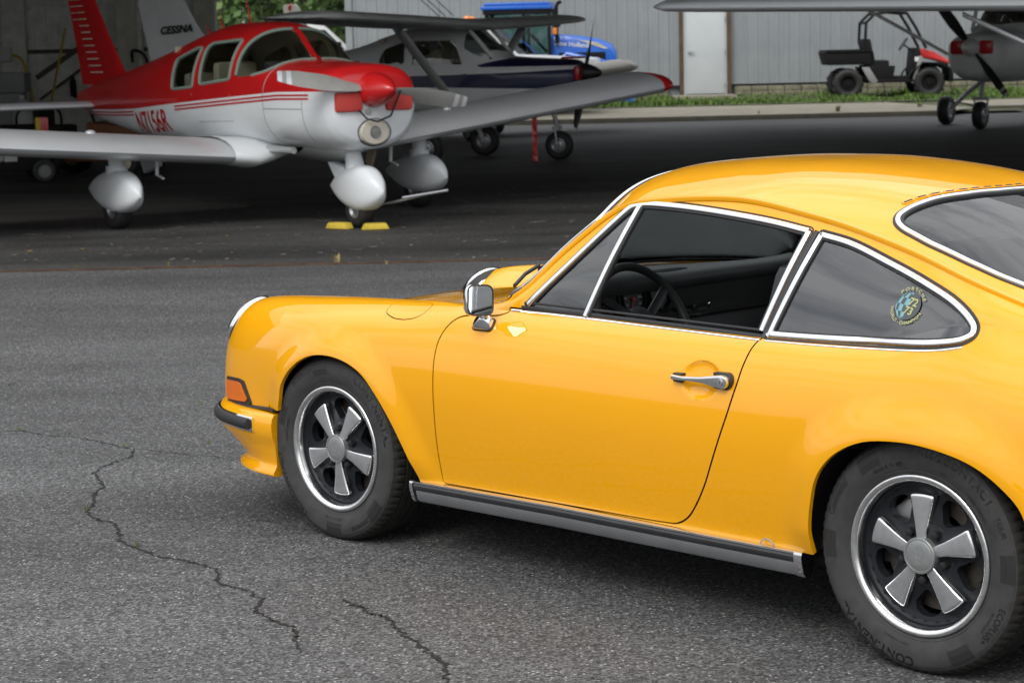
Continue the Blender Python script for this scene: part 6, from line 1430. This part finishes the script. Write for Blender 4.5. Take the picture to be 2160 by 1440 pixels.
high_wing('pale high-wing plane whose wing and strut reach over the car', (-.22, -.975), (7.05, 20.7), M_pwhite, None, M_pwhite, False, None, 5.75, R(20), False, .98, 2.6)
# red ribbon on the striped plane, yellow chocks
q = px_at(1127, 245, 29.2); mb = MB(); mb.grid([[(-.035, .01 * math.sin(k), -k * .10), (.035, -.01 * math.sin(k), -k * .10)] for k in range(8)]); rb = mb.build('warning_ribbon', M_pred, None, smooth=False); rb.location = (q.x, 29.2, q.z + .05); tag(rb, 'long red warning ribbon hanging from the parked aircraft', 'ribbon')
M_chock = mat('yellow_chock', (.62, .46, .05), .7, noise=(8, .2))
for (a, b), lab in (((776, 493), 'larger yellow wheel chock lying in front of the nose wheel'), ((718, 488), 'yellow wheel chock behind the nose wheel')):
    q = Vector((-1.19, 18.70, 0)) if a > 750 else Vector((-1.52, 18.86, 0)); mb = MB(); mb.prism([(-.125, 0), (.125, 0), (.095, .055), (-.095, .055)], -.055, .055, 'Y'); c = mb.build('wheel_chock', M_chock, None, bevel=.012); c.location = (q.x, q.y + .0, .006); c.rotation_euler = (0, 0, R(10 if a > 750 else -35)); tag(c, lab, 'chock', 'yellow wheel chocks')
# ================================================================== VEHICLES BEHIND THE HANGAR
def gzb(y): return float(np.interp(y, [43.4, 52], [.0, .30]))
M_blue = mat('tractor_blue', (.012, .12, .55), .35, coat=.4, noise=(1, .06)); M_blk = mat('black_plastic', (.010, .010, .011), .7, noise=(6, .2), spec=.2); M_vred = mat('utility_red', (.55, .02, .02), .35, coat=.4); M_tglass = glass('cab_glass', (.45, .62, .6), 1.5); M_vwhite = mat('vehicle_white', (.75, .76, .76), .35, coat=.3); M_orange = mat('amber_beacon', (.8, .22, .02), .25, coat=.6); M_seatg = mat('seat_grey', (.10, .10, .10), .7); M_ivory = mat('ivory_rim', (.62, .58, .42), .5, noise=(5, .1))
def vwheel(parent, x, y, r_, w_, rim_m, lugs=0):
    mb = MB(); pr = [(r_ * .55, -w_ * .40), (r_ * .70, -w_ * .5), (r_ * .90, -w_ * .48), (r_ * .98, -w_ * .38), (r_, 0), (r_ * .98, w_ * .38), (r_ * .90, w_ * .48), (r_ * .70, w_ * .5), (r_ * .55, w_ * .40)]; mb.lathe(pr, axis='Y', n=36)
    for k in range(lugs):
        a = 2 * math.pi * k / lugs
        for s_ in (1, -1): mb.box((r_ * 1.0 * math.cos(a + s_ * .06), s_ * w_ * .24, r_ * 1.0 * math.sin(a + s_ * .06)), (r_ * .09, w_ * .5, r_ * .06), rot=rotm(-a, 'Y') @ rotm(s_ * .5, 'X'))
    o = mb.build('wheel', M_acty, parent, angle=50); o.location = (x, y, r_ * (1.03 if lugs else 1.0))
    for s_ in (1, -1):
        mb = MB(); mb.lathe([(0, s_ * w_ * .25), (r_ * .16, s_ * w_ * .27), (r_ * .2, s_ * w_ * .18), (r_ * .42, s_ * w_ * .15), (r_ * .5, s_ * w_ * .38), (r_ * .57, s_ * w_ * .41)], axis='Y', n=28); mb.build('rim', rim_m, o, angle=40)
    return o
# ---- tractor: long hood to the right in the picture (+X local forward)
tp = (.72, 48.6); tr = empty('tractor', (tp[0], tp[1], .20), R(-6), 'blue farm tractor with a cab parked behind the aircraft', 'tractor'); tr.scale = (.96, .96, .94)
vwheel(tr, -.75, -.85, .78, .42, M_ivory, 18); vwheel(tr, -.75, .85, .78, .42, M_ivory, 18); vwheel(tr, 1.15, -.72, .56, .34, M_ivory, 16); vwheel(tr, 1.15, .72, .56, .34, M_ivory, 16)
rows = []
for x, zt, hw in ((.35, 1.72, .36), (.7, 1.715, .38), (1.1, 1.67, .38), (1.5, 1.59, .36), (1.78, 1.47, .33), (1.90, 1.28, .28)):
    rows.append([(x, -hw, .98), (x, -hw, zt - .16), (x, -hw * .86, zt - .04), (x, -hw * .5, zt), (x, hw * .5, zt), (x, hw * .86, zt - .04), (x, hw, zt - .16), (x, hw, .98)])
mb = MB(); mb.grid(rows); mb.f.append(tuple(5 * 8 + j for j in range(8))); mb.mi.append(0); hood_t = mb.build('hood', M_blue, tr, angle=40)
for s_ in (-1, 1):
    mb = MB(); mb.add([(.95, s_ * .385, 1.60), (1.5, s_ * .378, 1.50), (1.72, s_ * .345, 1.36), (1.62, s_ * .365, 1.36), (1.3, s_ * .385, 1.47)], [(0, 1, 2, 3, 4)]); mb.build('hood_flash', M_cream, hood_t, smooth=False)
    v, f = text_mesh('New Holland', .15, offset=.004); mb = MB(); mb.add([(.86 + (x if s_ < 0 else -x) , s_ * .392, 1.475 + y - .10 * x * (1 if s_ < 0 else -1)) for x, y, _ in v], f); mb.build('hood_lettering', M_white, hood_t, smooth=False, weld=False)
    mb = MB(); mb.box((1.1, s_ * .37, 1.15), (1.1, .03, .26)); mb.build('grille_panel', M_blk, hood_t, bevel=.01)
    mb = MB(); mb.grid([[(-.75 + .92 * math.cos(a), s_ * y, .80 + .92 * math.sin(a)) for y in (.55, .85, 1.08)] for a in np.linspace(.35, 2.7, 14)]); mb.build('mudguard', M_blue, tr, angle=50)
mb = MB(); mb.box((.4, 0, .75), (2.6, .5, .45)); mb.build('chassis', M_blk, tr, bevel=.03); mb = MB(); mb.box((1.15, 0, .55), (.16, 1.3, .16)); mb.build('front_axle', M_blk, tr, bevel=.02)
mb = MB(); mb.prism([(-1.25, -.72), (.42, -.66), (.46, .66), (-1.25, .72)], 2.33, 2.42); mb.prism([(-1.18, -.68), (.36, -.62), (.40, .62), (-1.18, .68)], 2.42, 2.50); mb.build('cab_roof', M_blue, tr, bevel=.035)
mb = MB(); mb.prism([(-1.2, -.68), (.36, -.62), (.40, .62), (-1.2, .68)], 2.22, 2.33); mb.build('roof_lining', M_blk, tr, bevel=.02)
for x, y in ((-1.15, -.66), (-1.15, .66), (.36, -.60), (.36, .60), (-.25, -.66), (-.25, .66)):
    mb = MB(); mb.tube([(x, y, 1.0), (x * .97, y * .97, 2.24)], .04, 8); mb.build('cab_pillar', M_blk, tr)
for nm, P in (('side_glass', [(-1.12, -.66, 1.25), (.34, -.61, 1.25), (.34, -.60, 2.22), (-1.10, -.65, 2.22)]), ('side_glass', [(-1.12, .66, 1.25), (.34, .61, 1.25), (.34, .60, 2.22), (-1.10, .65, 2.22)]), ('front_glass', [(.38, -.58, 1.30), (.38, .58, 1.30), (.36, .58, 2.22), (.36, -.58, 2.22)]), ('rear_glass', [(-1.16, -.62, 1.30), (-1.16, .62, 1.30), (-1.15, .62, 2.22), (-1.15, -.62, 2.22)])):
    mb = MB(); mb.add(P, [(0, 1, 2, 3)]); mb.build(nm, M_tglass, tr, smooth=False)
mb = MB(); mb.box((-.7, 0, 1.35), (.5, .55, .14)); mb.box((-.92, 0, 1.65), (.14, .52, .6)); mb.build('cab_seat', M_seatg, tr, bevel=.04)
mb = MB(); mb.lathe([(.18, 0), (.2, .02), (.18, .03)], axis='Z', n=20); mb.xf(Matrix.Translation((-.1, 0, 1.68)) @ Matrix.Rotation(R(35), 4, 'Y')); mb.tube([(-.1, 0, 1.68), (.25, 0, 1.3)], .03, 8); mb.build('steering_wheel', M_blk, tr)
mb = MB(); mb.tube([(.52, -.46, 1.5), (.52, -.46, 2.38), (.56, -.46, 2.46), (.64, -.46, 2.5)], .045, 10); mb.build('exhaust', M_blk, tr)
mb = MB(); mb.tube([(.46, -.66, 1.9), (.60, -.80, 1.95), (.60, -.80, 2.1)], .02, 6); mb.box((.61, -.82, 2.02), (.04, .16, .26)); mb.build('mirror', M_blk, tr)
mb = MB(); mb.box((.50, -.70, 1.80), (.10, .10, .16)); mb.build('work_light', M_orange, tr, bevel=.02)
for s_ in (-1, 1):
    mb = MB(); mb.tube([(.55, s_ * .58, 1.05), (.75, s_ * .58, 1.25), (1.6, s_ * .58, 1.05), (2.0, s_ * .58, .55)], .06, 8); mb.build('loader_arm', M_blue, tr); mb = MB(); mb.tube([(1.1, s_ * .58, .85), (1.85, s_ * .58, .75)], .035, 8); mb.build('loader_ram', M_blk, tr)
mb = MB(); mb.prism([(1.95, .10), (2.35, .02), (2.30, .14), (2.12, .48), (1.95, .62)], -.75, .75, 'Y'); mb.build('loader_bucket', M_blue, tr, bevel=.015)
# ---- white pickup with amber lights behind the striped plane
def pickup(loc, rz, label, beacon=True):
    t = empty('pickup_truck', loc, rz, label, 'truck')
    for x in (-1.75, 1.75):
        for y in (-.82, .82): vwheel(t, x, y, .40, .27, M_satin)
    mb = MB(); mb.prism([(-2.8, .45), (2.75, .45), (2.82, .75), (2.78, 1.12), (1.25, 1.22), (-2.8, 1.22)], -.95, .95, 'Y'); mb.build('body', M_vwhite, t, bevel=.05)
    mb = MB(); mb.prism([(1.20, 1.2), (.55, 1.82), (.40, 1.90), (-.75, 1.92), (-.90, 1.86), (-1.0, 1.2)], -.80, .80, 'Y'); mb.build('cab', M_vwhite, t, bevel=.06)
    for s_ in (-1, 1):
        mb = MB(); mb.prism([(.98, 1.26), (.50, 1.76), (-.70, 1.80), (-.82, 1.26)], s_ * .802, s_ * .81, 'Y'); mb.build('side_window', M_ink, t, smooth=False)
        mb = MB(); mb.box((.85, s_ * 1.05, 1.35), (.10, .18, .22)); mb.build('mirror', M_blk, t, bevel=.02)
    mb = MB(); mb.add([(1.17, -.70, 1.25), (1.17, .70, 1.25), (.62, .64, 1.79), (.62, -.64, 1.79)], [(0, 1, 2, 3)]); mb.build('windscreen', M_ink, t, smooth=False)
    if beacon:
        mb = MB(); mb.box((.05, 0, 1.955), (.26, .9, .05)); mb.build('light_bar', M_vwhite, t, bevel=.02)
        for y in (-.32, .32):
            mb = MB(); mb.lathe([(0, .10), (.07, .085), (.09, .04), (.10, 0)], (.05, y, 1.97), 'Z', 16); mb.build('beacon', M_orange, t)
    mb = MB(); mb.box((2.82, 0, .6), (.1, 1.8, .25)); mb.build('bumper', M_blk, t, bevel=.03)
    return t
q = px_at(975, 60, 45.5); pickup((q.x + .1, 45.5, .17), R(-6), 'white pickup truck with amber roof lights behind the striped plane')
q = px_at(640, 60, 53); pickup((q.x, 53.5, .32), R(4), 'plain white pickup truck parked near the trees', False)
M_gm2 = mat('dull_alloy', (.30, .30, .30), .5, .3)
# ---- side-by-side utility vehicle
up = px_at(1866, 200, 49.0); ut = empty('utility_vehicle', (up.x, 49.0, gzb(49)), R(-2), 'black and red side-by-side utility vehicle with roll cage', 'utility vehicle')
for x in (-.92, .92):
    for y in (-.56, .56): vwheel(ut, x, y, .34, .28, M_blk, 14)
mb = MB(); mb.prism([(-1.38, .78), (-.40, .78), (-.38, 1.12), (-1.42, 1.12), (-1.46, 1.06)], -.62, .62, 'Y'); mb.build('cargo_bed', M_blk, ut, bevel=.02)
for s_ in (-1, 1):
    mb = MB(); mb.box((-.9, s_ * .64, 1.10), (1.04, .03, .05)); mb.build('bed_rail', M_blk, ut); mb = MB(); mb.box((-1.40, s_ * .55, .95), (.03, .09, .12)); mb.build('tail_light', M_vred, ut, bevel=.01)
    mb = MB(); mb.tube([(-.36, s_ * .56, .75), (-.52, s_ * .56, 1.30), (-.50, s_ * .55, 1.72), (-.30, s_ * .54, 1.92), (.10, s_ * .54, 1.96), (.42, s_ * .54, 1.92), (.62, s_ * .54, 1.60), (.86, s_ * .54, 1.12)], .035, 8); mb.build('roll_cage', M_blk, ut)
    mb = MB(); mb.tube([(-.52, s_ * .56, 1.30), (-.36, s_ * .56, 1.05), (-.30, s_ * .56, .7)], .03, 8); mb.build('cage_brace', M_blk, ut)
    mb = MB(); mb.prism([(-.62, .72), (-.44, .72), (-.24, .40), (-.34, .32), (-.44, .40)], s_ * .60, s_ * .66, 'Y'); mb.build('side_panel', M_gm2, ut, bevel=.02)
    mb = MB(); mb.prism([(.52, .34), (.58, .34), (.78, .92), (.70, .96)], s_ * .58, s_ * .64, 'Y'); mb.build('door_bar', M_gm2, ut, bevel=.01); mb = MB(); mb.grid([[(x_ + .48 * math.cos(a), s_ * y, .36 + .44 * math.sin(a)) for y in (.40, .72)] for x_ in (.92,) for a in np.linspace(.2, 2.9, 12)]); mb.build('fender', M_blk, ut)
mb = MB(); mb.tube([(-.50, -.55, 1.72), (-.50, .55, 1.72)], .03, 8); mb.build('cage_crossbar', M_blk, ut); mb = MB(); mb.tube([(.42, -.54, 1.92), (.42, .54, 1.92)], .03, 8); mb.build('cage_crossbar', M_blk, ut)
mb = MB(); mb.prism([(-1.2, .38), (1.2, .38), (1.2, .50), (-1.2, .50)], -.42, .42, 'Y'); mb.build('chassis', M_blk, ut, bevel=.02); mb = MB(); mb.prism([(-.42, .36), (.62, .36), (.66, .44), (-.42, .44)], -.64, .64, 'Y'); mb.build('floor', M_blk, ut, bevel=.01)
mb = MB(); mb.box((-.20, 0, .72), (.46, 1.1, .30)); mb.build('seat', M_blk, ut, bevel=.05); mb = MB(); mb.box((-.42, 0, 1.10), (.14, 1.1, .52), rot=rotm(R(-10), 'Y')); mb.build('seat_back', M_blk, ut, bevel=.05)
mb = MB(); mb.prism([(.66, 1.02), (.74, 1.13), (1.05, 1.04), (1.42, .82), (1.44, .74), (1.05, .86), (.75, .92)], -.46, .46, 'Y'); mb.build('front_hood', M_vred, ut, bevel=.05)
mb = MB(); mb.prism([(.56, .55), (.62, 1.14), (.72, 1.12), (.74, .50)], -.60, .60, 'Y'); mb.build('dash', M_blk, ut, bevel=.02); mb = MB(); mb.box((1.44, 0, .52), (.12, .95, .34)); mb.build('front_guard', M_blk, ut, bevel=.03); mb = MB(); mb.tube([(1.5, -.3, .45), (1.72, 0, .42), (1.5, .3, .45)], .02, 6); mb.build('winch_hook', M_satin, ut)
mb = MB(); mb.lathe([(.16, -.012), (.175, 0), (.16, .012)], axis='Z', n=24); mb.xf(Matrix.Translation((.38, -.28, 1.22)) @ Matrix.Rotation(R(-55), 4, 'Y')); mb.tube([(.38, -.28, 1.22), (.64, -.28, 1.02)], .02, 8); mb.build('steering_wheel', M_blk, ut)
for s_ in (-1, 1):
    mb = MB(); mb.prism([(-.46, .40), (.10, .40), (.16, .74), (-.52, .76)], s_ * .50, s_ * .60, 'Y'); mb.build('seat_base', M_blk, ut, bevel=.02); mb = MB(); mb.prism([(.60, .42), (.95, .80), (1.35, .78), (1.40, .62), (1.2, .74), (.75, .52)], s_ * .44, s_ * .56, 'Y'); mb.build('front_side_panel', M_blk, ut, bevel=.02)
mb = MB(); mb.box((.665, -.605, .88), (.14, .01, .10)); mb.build('decal', M_vwhite, ut, smooth=False)
# ================================================================== CLUTTER BY THE HANGAR WALL
M_gmetal = mat('grey_metal', (.22, .23, .22), .6, .3, noise=(4, .15)); M_yel = mat('yellow_plastic', (.55, .38, .04), .6); M_jug = mat('translucent_jug', (.45, .46, .44), .5); M_tan = mat('tan_canvas', (.30, .22, .12), .9, noise=(5, .2)); M_oran = mat('rusty_orange', (.15, .055, .022), .7, noise=(5, .3))
def place(px_, py_, Y): return px_at(px_, py_, Y)
def lift(o, label, cat): return tag(o, label, cat)
c0 = px_ground(60, 388)
# generator / compressor cart at the left edge
cart = empty('compressor_cart', (c0.x - .15, c0.y + .3, .004), R(20), 'black wheeled compressor cart with a red and yellow panel', 'cart')
mb = MB(); mb.box((0, 0, .30), (.70, .45, .30)); mb.build('base', M_blk, cart, bevel=.03); mb = MB(); mb.lathe([(0, -.36), (.12, -.35), (.16, -.28), (.16, .28), (.12, .35), (0, .36)], (0, 0, .58), 'X', 24); mb.build('tank', M_blk, cart, angle=40)
mb = MB(); mb.box((.30, -.10, .62), (.10, .12, .40)); mb.build('red_panel', M_vred, cart, bevel=.01); mb = MB(); mb.box((.22, -.12, .62), (.06, .10, .40)); mb.build('yellow_panel', M_yel, cart, bevel=.01); mb = MB(); mb.box((-.15, -.228, .33), (.16, .01, .10)); mb.build('plate', M_jug, cart)
mb = MB(); mb.tube([(-.4, -.2, .4), (-.62, -.2, .95), (-.62, .2, .95), (-.4, .2, .4)], .018, 8); mb.build('handle', M_blk, cart); vwheel(cart, .25, -.28, .15, .09, M_gmetal); vwheel(cart, .25, .28, .15, .09, M_gmetal)
# small tractor mower with a cream wheel
c1 = px_ground(128, 374); mo = empty('lawn_tractor', (c1.x + .35, c1.y + .2, .004), R(160), 'rusty orange lawn tractor with cream wheels under the wing', 'mower')
vwheel(mo, .45, .38, .27, .20, M_ivory); vwheel(mo, .45, -.38, .27, .20, M_ivory); vwheel(mo, -.75, .33, .20, .14, M_ivory); vwheel(mo, -.75, -.33, .20, .14, M_ivory)
mb = MB(); mb.prism([(-1.0, .35), (-.15, .35), (-.12, .72), (-.9, .64), (-1.02, .55)], -.25, .25, 'Y'); mb.build('hood', M_oran, mo, bevel=.04); mb = MB(); mb.box((-.1, 0, .26), (1.2, .7, .12)); mb.build('deck', M_oran, mo, bevel=.04); mb = MB(); mb.box((.48, 0, .62), (.4, .44, .12)); mb.box((.66, 0, .80), (.1, .42, .3)); mb.build('seat', M_blk, mo, bevel=.04); mb = MB(); mb.box((.3, 0, .44), (.8, .5, .2)); mb.build('frame', M_oran, mo, bevel=.03); mb = MB(); mb.lathe([(.15, 0), (.17, .015), (.15, .03)], (-.02, 0, .95), 'Z', 20); mb.tube([(-.02, 0, .95), (-.15, 0, .6)], .02, 8); mb.build('steering_wheel', M_blk, mo)
YC = 34.2
q0, q1 = place(-40, 155, YC), place(60, 195, YC); mb = MB(); mb.box(((q0.x + q1.x) / 2, YC, (q0.z + q1.z) / 2), (q1.x - q0.x, .5, q0.z - q1.z)); mb.box(((q0.x + q1.x) / 2, YC + .02, q1.z / 2), ((q1.x - q0.x) * .8, .44, q1.z - .01)); o = mb.build('steel_cabinet', M_gmetal, None, bevel=.015); lift(o, 'grey steel cabinet standing against the hangar wall', 'cabinet')
q = place(52, 230, YC - .4); mb = MB(); mb.lathe([(0, 0), (.16, .01), (.17, .05), (.17, .34), (.13, .42), (.05, .46), (.05, .52), (0, .52)], axis='Z', n=24); o = mb.build('plastic_jug', M_jug, None, angle=40); o.location = (q.x, YC - .55, max(.0, q.z - .3)); 
mb2 = MB(); mb2.box((q.x, YC - .55, o.location.z / 2), (.7, .5, o.location.z - .005)); o2 = mb2.build('storage_crate', M_blk, None, bevel=.02); lift(o2, 'black storage crate under the translucent jug', 'crate'); lift(o, 'translucent plastic jug standing on a black crate', 'jug')
a, b = place(78, 158, YC), place(92, 330, YC); mb = MB(); mb.tube([(a.x, YC + 2.4, 2.05), (b.x, YC - .2, .02)], .02, 8); br = mb.build('broom', M_yel, None); mb = MB(); mb.box((b.x, YC - .2, .10), (.32, .08, .20), taper=.6); mb.build('bristles', M_tan, br); lift(br, 'yellow handled broom leaning on the boarded wall', 'broom')
a = place(18, 116, 36.8); pts = [(a.x, 36.75, a.z), (a.x + .2, 36.7, a.z - .05), (a.x + .32, 36.65, a.z - .25), (a.x + .45, 36.5, a.z - .8), (a.x + .52, 36.4, .3), (a.x + .55, 36.3, .02)]; mb = MB(); mb.tube(catmull(pts, 6), .025, 8); o = mb.build('air_hose', M_yel, None); mb = MB(); mb.box((a.x - .05, 36.72, a.z), (.25, .12, .25)); mb.build('hose_reel', M_jug, o, bevel=.03); lift(o, 'yellow air hose hanging from its reel on a post', 'hose')
a, b = place(36, 240, 33.2), place(126, 226, 33.2); mb = MB(); zt_ = b.z; mb.tube(catmull([(a.x, 33.2, .3), (a.x, 33.2, zt_ - .1), (a.x + .12, 33.2, zt_), (b.x - .1, 33.2, zt_), (b.x, 33.2, zt_ - .1), (b.x, 33.2, .3)], 5), .02, 8); o = mb.build('hand_cart', M_blk, None); mb = MB(); mb.box(((a.x + b.x) / 2, 33.5, .33), (b.x - a.x + .1, .9, .06)); mb.build('platform', M_blk, o, bevel=.01)
for sx in (a.x, b.x):
    for yy in (33.2, 33.8): mb = MB(); mb.lathe([(0, -.03), (.09, -.035), (.145, -.03), (.15, 0), (.145, .03), (.09, .035), (0, .03)], (sx, yy, .154), 'X', 20); mb.build('caster', M_acty, o, angle=50)
lift(o, 'black platform hand cart with a tubular handle', 'cart')
mb = MB(); a = place(262, 120, 36.5); mb.tube(catmull([(a.x + .1, 36.72, a.z - .1), (a.x + .12, 36.66, a.z + .10), (a.x + .32, 36.64, a.z + .02), (a.x + .42, 36.64, a.z - .6), (a.x + .5, 36.6, a.z - 1.0)], 6), .022, 8); o = mb.build('rubber_hose', M_blk, None); lift(o, 'black rubber hose looped over a nail on the grey post', 'hose')
mb = MB(); q = place(155, 184, 36.86); mb.add([(q.x - .05, 36.84, q.z - .15), (q.x + .06, 36.84, q.z - .2), (q.x + .05, 36.84, q.z + .1), (q.x, 36.84, q.z + .2), (q.x - .06, 36.84, q.z + .08)], [(0, 1, 2, 3, 4)]); mb.v += [(x, y - .03, z) for x, y, z in mb.v]; mb.f += [(9, 8, 7, 6, 5)] + [(i, (i + 1) % 5, 5 + (i + 1) % 5, 5 + i) for i in range(5)]; mb.mi += [0] * 6; o = mb.build('work_glove', M_blk, None, bevel=.006); lift(o, 'dark work glove pinned to the boarded wall', 'glove')
